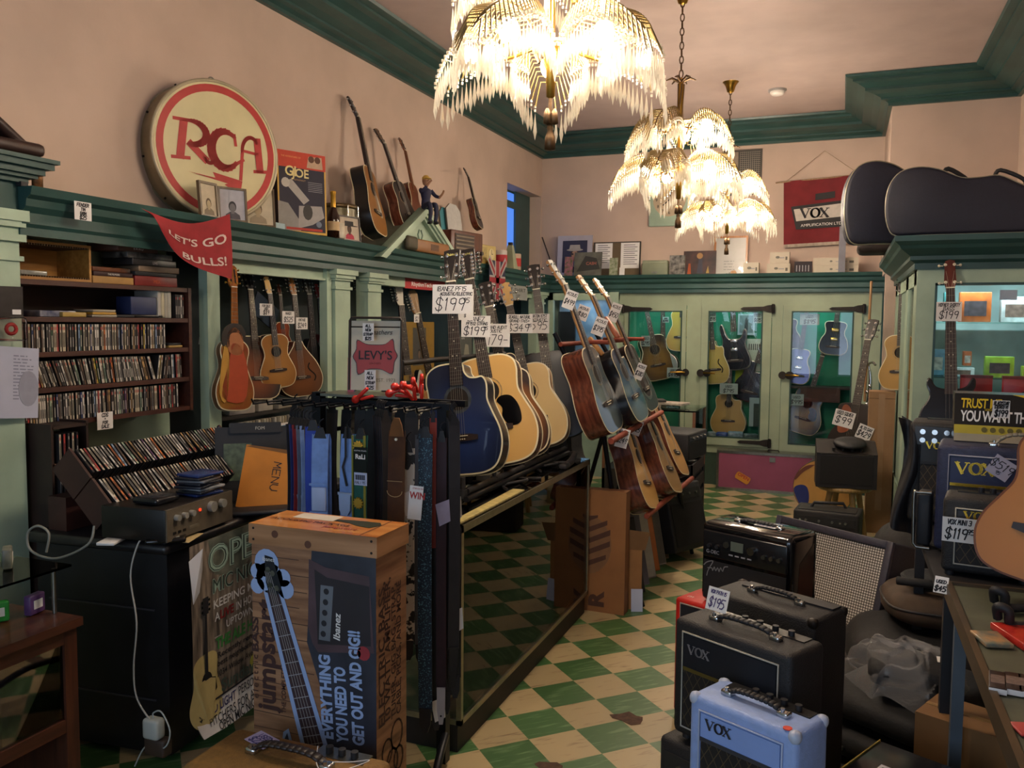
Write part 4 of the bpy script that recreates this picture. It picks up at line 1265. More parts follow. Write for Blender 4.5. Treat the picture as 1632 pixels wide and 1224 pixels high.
stackbox('boxed_set', 'black box with pale lettering under the topmost brown box', 3.45, z + .102, .31, .035, mat('1e1c1e', .4, 0, .1), turn=2, txt='LIVE', group='boxed sets piled on the brown shelf')
stackbox('boxed_set', 'black box with grey picture, second from top of pile', 3.42, z + .137, .29, .03, mat('22201f', .4, 0, .6, 20, col2='6a6660'), turn=-3, group='boxed sets piled on the brown shelf')
stackbox('boxed_set', 'brown box reading BAND on top of the pile under banner', 3.34, z + .167, .28, .035, mat('5e4032', .6, 0, .2), turn=3, txt='B A N D', group='boxed sets piled on the brown shelf')
z = zs[1] + .001
stackbox('disc_case', 'blue and white flat case at left of second shelf', 2.86, z, .19, .028, mat('2a3a6c', .4, 0, .3, 14, col2='a8a8ae'), cat='disc')
stackbox('disc_case', 'gold faced disc standing before the blue and white case', 2.93, z, .13, .022, mat('a88c4a', .4, 0, .15), .05, cat='disc', x=XS - .0)
for k, (c, t) in enumerate((('8a8478', 'lowest tan'), ('b0862f', 'yellow middle'), ('989080', 'topmost pale'))):
    stackbox('disc_case', '%s case of the three case pile on the second shelf' % t, 3.12, z + k * .0125, .142, .012, mat(c, .4, 0, .15), .12, k * 3 - 3, cat='disc')
stackbox('disc_case', 'thin black case lying right of the three case pile', 3.24, z, .16, .014, BLACK, cat='disc')
stackbox('boxed_set', 'dark blue boxed set standing towards the shelf right end', 3.37, z + .016, .17, .09, mat('1c2850', .5, 0, .1), .1)
stackbox('disc_case', 'long black case lying in front of the blue boxed set', 3.40, z, .2, .016, mat('17171a', .3, 0, .1), .13, cat='disc')
for k in range(4):
    stackbox('slipcase', ('white', 'cream', 'grey-white', 'white notched')[k] + ' upright slipcase between blue set and dark discs', 3.475 + k * .024, z, .022, .145, flat(('a8a49c', 'b0a88e', '9c988c', 'aaa69a')[k]), .16, cat='box', group='white slipcases on the second shelf')
for k in range(5):
    c = (3, 8, 3, 1, 3)[k]
    disc(T(XS - .012, 3.585 + k * .0125, z) @ RZ(90), c, '%s disc, %s of five at the right end of second shelf' % (PAL[c][0], ORD(k + 1)), 'discs at the end of the second shelf')
stackbox('disc_case', 'tan disc lying flat at right end of upper row', 3.585, zs[2] + .001, .10, .012, mat('a88a4a', .5, 0, .2), .11, cat='disc')
stackbox('disc_case', 'black disc lying flat on top of the tan disc', 3.58, zs[2] + .0135, .10, .012, BLACK, .11, 4, cat='disc')
note('price_note', 'handwritten card hanging from the lowest board of brown shelf', (3.026, 3.119, 1.252, 1.334), -3.295, 'x', [('CDS', .2, .74), ('+', .12, .56), ('FOR', .16, .32), ('SALE', .18, .08)], wd=.004)
# mint wall behind the shelf and poster strip at its right
struct(MB().b6(-3.60, -3.585, 2.6, 3.8, 0, 2.25, MINT), 'trim_6')
card('poster', 'dark portrait poster of a long-haired person beside the shelf', 'poster', (3.914, 4.024, 1.617, 1.912), -3.45, 'x', .004, flat('20242a'), None, lambda mb, w, h: bust(mb, w * 1.2, h, None, flat('6a625e'), flat('0e0e10'), flat('8a8c90'), k=.9))
card('poster', 'faded green landscape poster above the long-haired portrait', 'poster', (3.92, 4.03, 1.912, 2.078), -3.45, 'x', .004, mat('3c4a38', .7, 0, .3, 10, col2='5a4a3a'))
card('poster', 'dark poster with yellow band below the long-haired portrait', 'poster', (3.906, 4.017, 1.305, 1.613), -3.45, 'x', .004, mat('2a2824', .7, 0, .3, 10), None, lambda mb, w, h: rect2(mb, -w * .1, w * .25, h * .1, h * .9, flat('7a5c1c')))
# disc tower half hidden behind the pillar
tw = thing('disc_tower', 'narrow dark disc tower showing between pillar and black counter', 'disc rack', T(-3.12, 2.72, 0) @ RZ(90))
for zz in (.62, .8, .98, 1.16, 1.32):
    MB().b6(-.09, .09, 0, .16, zz - .012, zz, mat('2a1a14', .5, 0, .2)).build('tower_shelf', tw)
for x in (-.09, .09):
    MB().b6(x - .006, x + .006, 0, .16, 0, 1.33, mat('2a1a14', .5, 0, .2)).build('tower_side', tw)
for q, zz in enumerate((.62, .8, .98, 1.16)):
    for k in range(5):
        c = (1, 0, 6, 8, 15, 3, 2, 4)[(k + q * 3) % 8]
        disc(T(-3.11, 2.66 + k * .022, zz + .001) @ RZ(90), c, '%s disc, %s from left on the %s shelf of the dark tower' % (PAL[c][0], ORD(k + 1), ('lowest', 'second', 'third', 'top')[q]), 'discs in the dark tower')
# ------------------------------------------------------------------ black counter with the sound system
BM = T(-2.44, 2.56, 0) @ RZ(5)
BKC = mat('121116', .45, 0, .2, 10)
o = thing('black_counter', 'black service counter below the disc racks with rounded top edge', 'counter', BM)
MB().b6(-.66, -.02, .02, 1.5, .03, .86, BKC).build('carcass', o)
MB().rbox((-.335, .75, .88), (.69, 1.54, .045), mat('1c1a1c', .35, 0, .3, 8), .018).build('countertop', o)
for z in (.25, .62):
    MB().b6(-.6, -.08, .014, .02, z, z + .006, mat('3a3840', .4, 0, 0)).build('drawer_gap', o)
CT = .904
# tiered disc rack
rk = thing('disc_rack', 'dark two-tier sloping disc rack standing on the black counter', 'disc rack', T(-2.96, 2.98, CT))
DKW = mat('3a1d17', .5, 0, .2, 8)
def tier(x, z, y0, y1, nm):
    mb = MB()
    M = T(x, 0, z) @ RY(45)
    mb.b6(-.075, .085, y0, y1, -.015, -.003, DKW, M)
    mb.b6(.07, .085, y0, y1, -.015, .03, DKW, M)
    for y in (y0, y1):
        mb.b6(-.075, .085, y - .006, y + .006, -.015, .12, DKW, M)
    return mb.build(nm, rk)
tier(.0, .21, -.43, .46, 'upper_tray')
tier(.12, .095, -.43, .46, 'lower_tray')
MB().b6(-.10, .0, -.43, .46, 0, .14, DKW).build('rack_base', rk)
def rack_row(xx, zz, y0, y1, where, group):
    y = y0
    n = 0
    while y < y1:
        c = rnd.choices(range(16), WT8)[0]
        n += 1
        # spine up along the slope
        B = T(-2.96 + xx, 2.98 + y, CT + zz) @ RY(45) @ T(-.062, 0, .0)
        # local: disc spine(-Y)->up normal, disc height(z)->down the slope(x)
        m = MX.Identity(4)
        sl = rnd.uniform(-.07, .05)
        cols = ((sl, 1, 0), (0, 0, -1), (1, -sl, 0))
        for j, cv in enumerate(cols):
            for i in range(3):
                m[i][j] = cv[i]
        m[2][3] = .125
        disc(B @ m, c, '%s disc, %s from the left in %s' % (PAL[c][0], ORD(n), where), group)
        y += .0165 + .004 * rnd.random()
rack_row(.0, .21, -.41, .44, 'the upper sloping rack', 'discs in the upper sloping rack')
rack_row(.12, .095, -.41, .30, 'the lower sloping rack', 'discs in the lower sloping rack')
# receiver
r = thing('stereo_receiver', 'dark stereo receiver with a row of knobs on the black counter', 'receiver', T(-2.44, 2.745, CT) @ RZ(95))
MB().rbox((0, .15, .075), (.43, .30, .13), mat('191614', .4, .2, .1), .004).build('case', r)
MB().b6(-.213, .213, -.006, 0, .012, .138, mat('5e5446', .4, .1, .1, 40)).build('front_panel', r)
for x, rr_ in ((-.16, .012), (-.115, .012), (-.07, .012), (.06, .022), (.13, .018)):
    MB().cyl((x, -.006, .10), (x, -.026, .10), rr_, mat('a09c92', .3, .3, 0), n=16).build('knob', r)
MB().cyl((-.01, -.006, .10), (-.01, -.009, .10), .006, glow('ff2810', 4), n=8).build('red_indicator', r)
for x in (-.17, -.14, -.11):
    MB().b6(x - .008, x + .008, -.009, -.006, .035, .045, IRON).build('button', r)
MB().b6(-.08, -.02, -.008, -.006, .035, .048, mat('6a6050', .5, 0, .1)).build('nameplate', r)
for x in (-.18, .18):
    MB().cyl((x, .03, 0), (x, .03, .012), .015, BLACK, n=10).build('foot', r)
cols = ['1c2c5a', '22242c', '8a8c90', '1a1c28', '20222c', '55565c', '1a1a22', '2a3a6a']
nmz = ['lowest', 'second', 'third', 'fourth', 'fifth', 'sixth', 'seventh', 'topmost']
for k in range(8):
    stackbox('disc_case', '%s case of the crooked disc pile on the receiver' % nmz[k], 2.83 + (k % 3) * .008, CT + .141 + k * .0115, .142, .011, mat(cols[k], .25, 0, .2, 30), .125, (k * 13) % 22 - 8, cat='disc', group='disc cases piled on the receiver', x=-2.46)
o = thing('portable_player', 'flat round-cornered portable disc player on the receiver', 'disc player', T(-2.56, 2.63, CT + .142))
MB().rbox((0, 0, .014), (.13, .13, .028), mat('1a1a1e', .2, .2, 0), .012).build('body', o)
MB().lathe([(0, .03), (.05, .03), (.055, .027)], mat('3a3c42', .2, .4, 0), 24).build('lid', o)
o = thing('phone', 'black phone charging at the corner of the black counter', 'phone', T(-2.46, 2.575, CT) @ RZ(40))
MB().rbox((0, 0, .012), (.15, .075, .02), GLOSSK, .008).build('body', o)
MB().b6(-.03, .05, -.02, .02, .022, .024, mat('8a8472', .4, 0, 0)).build('sticker', o)
cb = MB()
cb.tube(spline([(-2.535, 2.545, .925), (-2.545, 2.515, .90), (-2.56, 2.49, .78), (-2.53, 2.485, .6), (-2.545, 2.48, .42), (-2.52, 2.47, .3), (-2.40, 2.44, .22)], 6), .0035, mat('b4b0a8', .5, 0, 0), 6)
single(cb, 'charging_cable', 'thin white cable hanging down the black counter front', 'cable')
cb = MB()
cb.tube(spline([(-2.731, 2.48, 0.965), (-2.745, 2.46, 0.893), (-2.892, 2.44, 0.827), (-3.029, 2.44, 0.843), (-3.046, 2.44, 0.913), (-2.989, 2.44, 0.949), (-2.941, 2.45, 0.921), (-2.958, 2.45, 0.843)], 6), .005, mat('8a887e', .5, 0, 0), 6)
single(cb, 'grey_cable', 'grey cable looping over the left end of black counter', 'cable')
o = thing('power_adapter', 'white plug-in power adapter near the floor under the counter', 'power adapter', T(*(-2.431, 2.46, 0.206)))
MB().rbox((0, 0, 0), (.075, .05, .08), mat('b0b4ae', .5, 0, 0), .012).build('body', o)
MB().tube(spline([(0, 0, .04), (.0, -.0, .06), (.04, 0, .07), (.08, .0, .0), (.05, .0, -.07), (-.04, 0, -.08), (-.08, -.02, -.16)], 5), .003, mat('b0b4ae', .5, 0, 0), 6).build('cord', o)
MB().rbox((0, .02, -.08), (.1, .05, .07), mat('3a2c24', .6, 0, .2), .01).build('outlet_box', o)
stackbox('paper_pad', 'small white pad lying left of the phone on the counter', 2.50, CT, .10, .012, PAPER, .07, 20, cat='paper', x=-2.62)
card('paper_sheet', 'cream paper scrap beside the phone on the counter edge', 'paper', (2.60, 2.75, CT, CT + .1), -2.40, 'x', .001, mat('c0a878', .7, 0, .05), None, None, 20, 87)
o = thing('mixer_box', 'black box with a column of white lights left of receiver', 'mixer', T(-2.66, 2.58, CT) @ RZ(30))
MB().rbox((0, .05, .06), (.14, .12, .12), BLACK, .01).build('case', o)
for k in range(5):
    MB().b6(-.05, -.042, -.012, -.008, .02 + k * .02, .028 + k * .02, mat('a8a8a8', .5, 0, 0)).build('button', o)
# envelope leaning on a black framed stand
o = thing('music_stand_board', 'black framed board standing behind the brown envelope', 'board', T(-2.64, 3.36, CT) @ RZ(38) @ RX(-8))
MB().b6(-.19, .19, .0, .02, 0, .36, BLACK).b6(-.12, .12, -.012, 0, .33, .38, BLACK).build('board', o)
MB().b6(-.15, -.02, -.003, 0, .1, .28, mat('44503c', .5, 0, .4, 30)).build('printed_panel', o)
MB().text('FOM', .022, mat('b0aca0', .5, 0, 0), None, .02, .345, -.014).build('lettering', o)
def env(mb, w, h):
    poly(mb, [(-w * .5, h * .97), (w * .5, h * .93), (w * .42, h), (-w * .4, h)], flat('6a4418'), -.001)
    for k, ch in enumerate('MENU'):
        mb.hand(ch, .034, .004, INK, None, w * .10, h * (.72 - k * .12), -.0016, 0, .8, -90)
o = card('envelope', 'big orange manila envelope marked MENU leaning on black board', 'envelope', (3.085, 3.315, CT, CT + .29), -2.49, 'x', .004, mat('b8721e', .7, 0, .1, 8), None, env, -58, 12)
o.matrix_basis = o.matrix_basis @ RY(9)
o = thing('open_binder', 'dark folded cloth case lying under the brown envelope', 'case', T(-2.45, 3.14, CT) @ RZ(40))
MB().rbox((0, 0, .012), (.26, .12, .022), BLACK, .01).build('cover', o)
# rainbow poster behind
def rain(mb, w, h):
    for i, c in enumerate(('8a3a4c', 'b03a5a', 'a89a20', 'b0a018', '4a8a3a', '3a8a98', '2a6a9c')):
        rect2(mb, -w / 2 + w * i / 7, -w / 2 + w * (i + 1) / 7, 0, h * .9, flat(c))
    rect2(mb, -w / 2, w / 2, h * .9, h, PAPER)
card('rainbow_board', 'rainbow striped board standing behind the disc rack and envelope', 'board', (3.577, 4.315, 1.03, 1.169), -3.1, 'x', .01, PAPER, None, rain, 0, 4)
# --- open-mic poster hung on the counter side
o = thing('poster', 'curling OPEN MIC NIGHT poster with a guitar on the counter side', 'poster', T(-2.39, 2.875, 0) @ RZ(95))
pw, ph, zb = .60, .80, .095
p = MB()
VP = mat('5e5248', .6, 0, .35, 6, col2='9a8a7a', stretch=(6, 1, 1))
p.sheet(lambda u, v: (-pw / 2 + pw * u, 0, zb + ph * v), 16, 24, VP)
DG = flat('2c3a34')
TL = mat('9ab4a4', .6, 0, .03)
poly(p, [(-.18, .894), (.3, .895), (.3, .73), (.15, .76), (.02, .70), (-.14, .74)], mat('3c4840', .6, 0, .4, 8, col2='7a7a6c'), -.0012)
GT = flat('3c823c')
def pt(t0, s0, x, z, m, b=0, wid=None, y=-.003):
    p.text(t0, s0, m, None, x, z, y, 'LEFT', b, 0, 1, wid)
pt('OPEN', .15, -.185, .755, TL, .035, .44); pt('OPEN', .15, -.185, .755, DG, .012, .44, -.0036); pt('OPEN', .15, -.185, .755, TL, -.012, .44, -.0042)
pt('MIC NIGHT', .085, -.16, .665, TL, .03, .42); pt('MIC NIGHT', .085, -.16, .665, DG, .0, .42, -.0036)
pt('KEEPING MUSIC', .05, -.155, .60, PAPER, .015, .40)
pt('A', .05, -.145, .545, PAPER, .015); pt('LIVE', .052, -.11, .545, flat('8a2024'), .03); pt('IN HOBOKEN', .05, .0, .545, PAPER, .01, .25)
pt('UPTOWN @', .045, -.07, .495, PAPER, .01); pt('.....', .04, -.15, .475, PAPER)
pt('THE ALE HOUSE', .065, -.14, .425, GT, .04, .40)
for t0, z in (('Recently renovated', .385), ('best neighborhood bar', .35)):
    pt(t0, .035, -.135, z, INK, .012, .38)
pt('1034 Willow Ave Hoboken', .038, -.14, .305, INK, .005, .40)
pt('Sundays', .075, -.11, .235, mat('4c5a50', .6, 0, .05), .02, .27)
pt('8pm Sign ups', .03, -.02, .20, flat('5a2a22'), .0)
p.prism(circle(.05, 20, .15, .275, .04), -.0025, -.001, flat('a09a3c'))
# guitar picture
p.add([(x - .215, -.002, z) for x, z in [(k[0] * .58, .135 + k[1] * .60) for k in [(q[0], q[1]) for q in spline(DREAD, 4)] + [(-q[0], q[1]) for q in spline(DREAD, 4)[::-1]]]], [list(range(2 * len(spline(DREAD, 4))))], flat('c0ac72'))
p.prism(circle(.036, 20, -.215, .325), -.009, -.002, mat('1c1614', .6, 0, 0))
poly(p, [(-.195, .335), (-.155, .32), (-.145, .27), (-.175, .245), (-.20, .28)], mat('1c1614', .6, 0, 0), -.009)
rect2(p, -.26, -.17, .205, .222, INK, -.009)
poly(p, [(-.228, .33), (-.205, .33), (-.21, .60), (-.224, .60)], INK, -.010)
rect2(p, -.237, -.197, .60, .67, INK, -.010)
for k in range(3):
    for x in (-.243, -.193):
        p.prism(circle(.006, 8, x, .615 + k * .02), -.0115, -.010, CHROME)
p.sheet(lambda u, v: (-pw / 2 + pw * u, -.004, zb + (.127 + .008 * u) * v), 14, 8, PAPER)
rect2(p, -pw / 2, pw / 2, .222, .230, INK, -.006)
p.text('$5', .05, INK, None, -.285, .175, -.008, 'LEFT', .005, .2)
p.text('BUD LIGHT', .05, flat('2e2c66'), None, -.235, .175, -.008, 'LEFT', .01, .2, wid=.21)
p.text('PERSONAL', .05, INK, None, -.01, .178, -.008, 'LEFT', .0, .2, wid=.19)
p.text('PITCHERS FOR ALL', .05, INK, None, -.23, .13, -.008, 'LEFT', .0, .2, wid=.36)
p.text('OPEN MIC NIGHTS!', .045, INK, None, -.18, .098, -.008, 'LEFT', .01, .2, wid=.34)
def curl(q):
    x, y, z = q
    l = max(0, (-x - .12) / .18)
    b = max(0, (.26 - z) / .165)
    return (x + .02 * b * b * l, y - .012 - .035 * b * b - .02 * l * l * max(0, .6 - abs(z - .5)), z + .02 * b * b * l)
p.v = [curl(q) for q in p.v]
p.build('printed_sheet', o)
q = MB()
q.add([(-.31, -.02, .84), (-.235, -.03, .875), (-.24, -.03, .79), (-.30, -.06, .72), (-.36, -.075, .69)], [(0, 1, 2, 3, 4)], mat('b4b4b8', .5, 0, 0))
q.build('curled_corner', o)
# ------------------------------------------------------------------ tall instrument carton with lid
BX = T(-1.475, 2.13, 0)
PLANK = mat('7a5034', .55, 0, .2, 3, 0, 80, 'a07452', (1.2, 1, 11), .15)
LIDW = mat('96663e', .5, 0, .15, 2.5, 0, 80, 'b08058', (.8, 1, 9), .2)
o = thing('instrument_carton', 'tall wood-printed jumpstart bass package carton with its lid on', 'box', BX)
b = MB()
b.b6(-.222, .222, .003, .187, 0, 1.13, PLANK)
NV = mat('1c1e2a', .5, 0, .3, 5, col2='363845')
poly(b, [(-.06, .0), (.222, .0), (.222, 1.09), (-.0, 1.09), (-.02, .8), (.05, .6), (-.01, .4)], NV, .0018)
for k in range(15):
    rect2(b, -.222, -.02 + .03 * sin(k * 2.1), .35 + k * .05, .3525 + k * .05, mat('4a2e20', .6, 0, .1), .0022)
BRN = mat('3a1f1c', .55, 0, .1)
SKY = mat('93a8d0', .5, 0, .04)
b.text('jumpstart', .095, BRN, None, -.140, .56, .0012, 'LEFT', .03, 0, 1, .36, 90)
b.text('electric', .03, BRN, None, -.203, .59, .0012, 'LEFT', .0, 0, 1.3, .14, 90)
b.text('BASS', .034, BRN, None, -.201, .74, .0012, 'LEFT', .03, 0, 1, .11, 90)
b.text('THE COMPLETE PACKAGE', .022, BRN, None, -.100, .56, .0012, 'LEFT', .01, 0, 1, .24, 90)
def arr(pts): return [(x, z) for x, z in pts]
# picture of the bass
N0, N1 = (-.145, .95), (.035, .38)
def along(t, s): 
    dx, dz = N1[0] - N0[0], N1[1] - N0[1]
    l = math.hypot(dx, dz)
    return (N0[0] + dx * t - dz / l * s * -1, N0[1] + dz * t + dx / l * s * -1)
poly(b, [along(0, -.034), along(1, -.052), along(1, .052), along(0, .034)], SKY, .0010)
poly(b, [along(0, -.020), along(1, -.036), along(1, .036), along(0, .020)], mat('38262a', .5, 0, .1), .0004)
for k in range(1, 20):
    t = 1.55 * (1 - 2 ** (-k / 12))
    if t < 1:
        b.stroke([along(t, -.02 - .016 * t), along(t, .02 + .016 * t)], .0025, GREYP, None, -.0001)
for s_ in (-.6, -.2, .2, .6):
    b.stroke([along(-.1, .014 * s_), along(1, .034 * s_)], .0016, flat('9a9490'), None, -.0004)
for cx, cz, r_ in ((-.155, .985, .05), (-.165, 1.03, .045), (-.20, 1.0, .026), (-.20, .955, .026), (-.105, .99, .028), (-.095, .955, .03)):
    poly(b, circle(r_, 14, cx, cz), SKY, .0010)
poly(b, [(-.172, 1.055), (-.142, 1.05), (-.11, .955), (-.128, .93), (-.158, .94), (-.168, .97)], mat('14161e', .4, 0, 0), .0002)
for cx, cz in ((-.160, 1.01), (-.143, 1.0), (-.152, .962), (-.128, .955)):
    poly(b, circle(.009, 10, cx, cz), STEEL, -.0004)
b.text('Ibanez', .018, PAPER, None, -.157, 1.037, -.0004, bold=0)
# picture of the practice amp
AMPD = mat('221c22', .5, 0, .15)
poly(b, [(-.01, 1.06), (.05, 1.04), (.2, 1.03), (.215, .80), (.02, .775), (.0, .80), (-.015, .85)], mat('4a363c', .5, 0, .2), .0010)
poly(b, [(.01, 1.03), (.055, 1.01), (.2, 1.0), (.205, .82), (.02, .80)], AMPD, .0006)
poly(b, [(.032, .985), (.077, .985), (.064, .815), (.024, .815)], mat('6c7078', .4, .2, .1), .0001)
for k in range(5):
    poly(b, circle(.0095, 12, .052 - k * .003, .967 - k * .033), INK, -.0004)
b.text('Ibanez', .032, PAPER, None, .098, .82, -.0002, 'LEFT', .02, .2, 1, .085, 88)
poly(b, circle(.022, 12, .18, .795), mat('a03038', .5, 0, .2), .0004)
for t0, x, w_ in (('EVERYTHING', .072, .26), ('YOU NEED TO', .124, .235), ('GET OUT AND GIG!!', .180, .35)):
    b.text(t0, .054, SKY, None, x, .51, .0004, 'LEFT', .045, 0, 1, w_, 92.5)
poly(b, [(-.125, .40), (-.07, .40), (-.075, .47), (-.09, .515), (-.11, .50)], SKY, .0010)
poly(b, [(-.11, .40), (-.08, .40), (-.086, .47), (-.095, .50), (-.105, .48)], mat('1e2444', .5, 0, .1), .0006)
S90 = T(.222, .095, 0) @ RZ(90)
for t0, x, sz, w_ in (('ELECTRIC BASS,', -.045, .05, .44), ('10 WATT AMPLIFIER,', -.012, .045, .44), ('TUNER, GIG BAG, STRAP,', .022, .038, .42), ('CABLE, PICKS, AND MORE', .055, .04, .42)):
    b.text(t0, sz, BRN, S90, x, .56, -.001, 'LEFT', .02, 0, 1, w_, 90)
for cx, cz, r_ in ((-.03, .47, .03), (.03, .5, .035), (.0, .42, .035), (.04, .42, .028), (-.02, .35, .03)):
    b.v += []
    ringp = circle(r_, 16, cx, cz, r_ * 1.3)
    for i in range(16):
        b.stroke([ringp[i], ringp[(i + 1) % 16]], .007, BRN, S90, -.001)
b.build('box_body', o)
l = MB()
l.b6(-.228, .228, -.003, .193, 1.088, 1.15, LIDW)
OR = mat('b86a28', .35, 0, .15, 4, col2='c88a48', stretch=(1, 8, 1), coat=.4)
l.add([(-.228, -.003, 1.1506), (.228, -.003, 1.1506), (.228, .193, 1.1506), (-.228, .193, 1.1506)], [(0, 1, 2, 3)], OR)
TP = T(0, .095, 1.1512) @ RX(-90)
rect2(l, -.13, .0, .01, .085, mat('c4bcae', .5, 0, .05), TP and 0)
l.v[-4:] = [tuple(TP @ V((x, -.0004, z))) for x, z in ((-.15, .02), (-.0, .02), (-.0, .085), (-.15, .085))]
l.prism([(x, z) for x, z in [(.0, .03), (.06, .02), (.10, .0), (.15, -.01), (.17, .03), (.15, .06), (.08, .06), (.0, .05)]], -.0008, -.0002, mat('2c3022', .4, 0, .1), TP)
l.text('ACOUSTIC PACKAGE', .03, flat('4a2818'), TP, -.06, -.02, -.0008, bold=.01)
l.text('jumpstart', .03, flat('8a2c20'), TP, .07, -.055, -.0008, bold=.02)
l.stroke([(.17, -.095), (.17, .095)], .004, flat('5a3018'), TP, -.0008)
for x in (-.21, .21):
    for z in (1.102, 1.137):
        l.prism(circle(.004, 8, x, z), -.0042, -.003, IRON)
for x, z in ((-.13, 1.125), (-.01, 1.105)):
    l.prism(circle(.012, 12, x, z), -.0038, -.003, mat('5a3420', .6, 0, .2))
l.build('lid', o)
# tan amp at the bottom edge
def handle(root, x0, x1, y, z, h=.035, w=.028, m=BLACK, capm=CHROME, nm='handle', name_end='handle_end'):
    mb = MB()
    n_ = 12
    def f(u, v):
        a = u
        return (x0 + (x1 - x0) * a, y - w / 2 + w * v, z + h * (1 - (2 * a - 1) ** 4) * .85 + .012)
    pts = [f(i / n_, .5) for i in range(n_ + 1)]
    for i in range(n_):
        a, c_ = pts[i], pts[i + 1]
        d = V(c_) - V(a)
        ang = math.atan2(d.z, d.x)
        mb.rbox((0, 0, 0), (d.length * 1.15, w, .012), m, .004, T((a[0] + c_[0]) / 2, y, (a[2] + c_[2]) / 2) @ MX.Rotation(-ang, 4, 'Y'), 1)
    h_ = mb.build(nm, root)
    for x in (x0, x1):
        MB().rbox((x, y, z + .012), (.035, w * 1.15, .02), capm, .006).cyl((x, y - w * .3, z + .018), (x, y - w * .3, z + .03), .006, CHROME, n=8).build(name_end, h_)
o = thing('combo_amp', 'tan amplifier with dark leather handle at the bottom photo edge', 'amplifier', T(-1.372, 1.86, 0))
TAN = mat('7c5a26', .75, 0, .12, 60, .5, 220)
MB().rbox((0, 0, .30), (.52, .24, .56), TAN, .02).build('cabinet', o)
MB().b6(-.22, .22, -.126, -.118, .08, .5, mat('4a3a22', .8, 0, .3, 200)).build('speaker_cloth', o)
handle(o, -.12, .12, .01, .575, .035, .03, mat('241814', .45, 0, .15, 60))
for x in (-.2, .2):
    MB().cyl((x, 0, 0), (x, 0, .025), .02, BLACK, n=10).build('foot', o)
for k in range(3):
    MB().cyl((.08 + k * .04, .085, .578), (.08 + k * .04, .085, .6), .011, BLACK, n=10).build('knob', o)
MB().b6(.04, .2, .06, .115, .578, .582, STEEL).build('control_plate', o)
def tagart(mb, w, h):
    mb.hand('USED', h * .28, .003, flat('3a3a7a'), None, 0, h * .58, -.0012)
    mb.hand('$225', h * .38, .0035, flat('3a3a7a'), None, 0, h * .1, -.0012)
card('price_tag', 'lilac price tag lying on top of the tan amplifier', 'price tag', (-1.56, -1.47, .5835, .64), 1.90, 'y', .0008, mat('b4a8c8', .7, 0, .03), None, tagart, -18, 86)
cb = MB()
cb.tube(spline([(-1.30, 1.90, .62), (-1.27, 1.85, .60), (-1.22, 1.82, .60), (-1.18, 1.86, .60), (-1.15, 1.92, .60), (-1.2, 1.9, .595), (-1.28, 1.87, .595)], 6), .0012, PAPER, 5)
single(cb, 'tag_string', 'loop of thin white string on the tan amplifier handle', 'string')
# ------------------------------------------------------------------ strap rack
SR = thing('strap_rack', 'black metal floor rack with pegs holding guitar straps', 'display rack', T(0, 2.95, 0))
BMET = mat('15161c', .4, .6, .1)
MB().b6(-2.02, -1.98, -.02, .02, .02, 1.49, BMET).b6(-1.46, -1.42, .0, .04, .02, 1.47, BMET).build('post', SR)
MB().b6(-2.2, -1.99, -.015, .015, 1.43, 1.455, BMET).b6(-2.0, -1.40, -.015, .015, 1.44, 1.465, BMET).b6(-2.0, -1.40, .13, .16, 1.44, 1.465, BMET).build('peg_bar', SR)
MB().b6(-2.0, -1.62, -.02, .16, 1.475, 1.485, STEEL).build('sign_shelf', SR)
MB().tube(spline([(-1.42, .0, .14), (-1.37, -.16, .13), (-1.33, -.3, .07), (-1.315, -.36, .02)], 5), .016, BMET, 8).build('base_leg', SR)
MB().tube([(-2.0, .0, .1), (-2.0, -.3, .02)], .016, BMET, 8).build('base_leg', SR)
for x in (-2.17, -2.1, -2.03, -1.94, -1.88, -1.82, -1.75, -1.68, -1.62, -1.55, -1.49, -1.44):
    MB().tube([(x, -.015, 1.45), (x, -.2, 1.45), (x, -.21, 1.47)], .004, BMET, 6).build('peg', SR)
STR = 'guitar straps on the black rack'
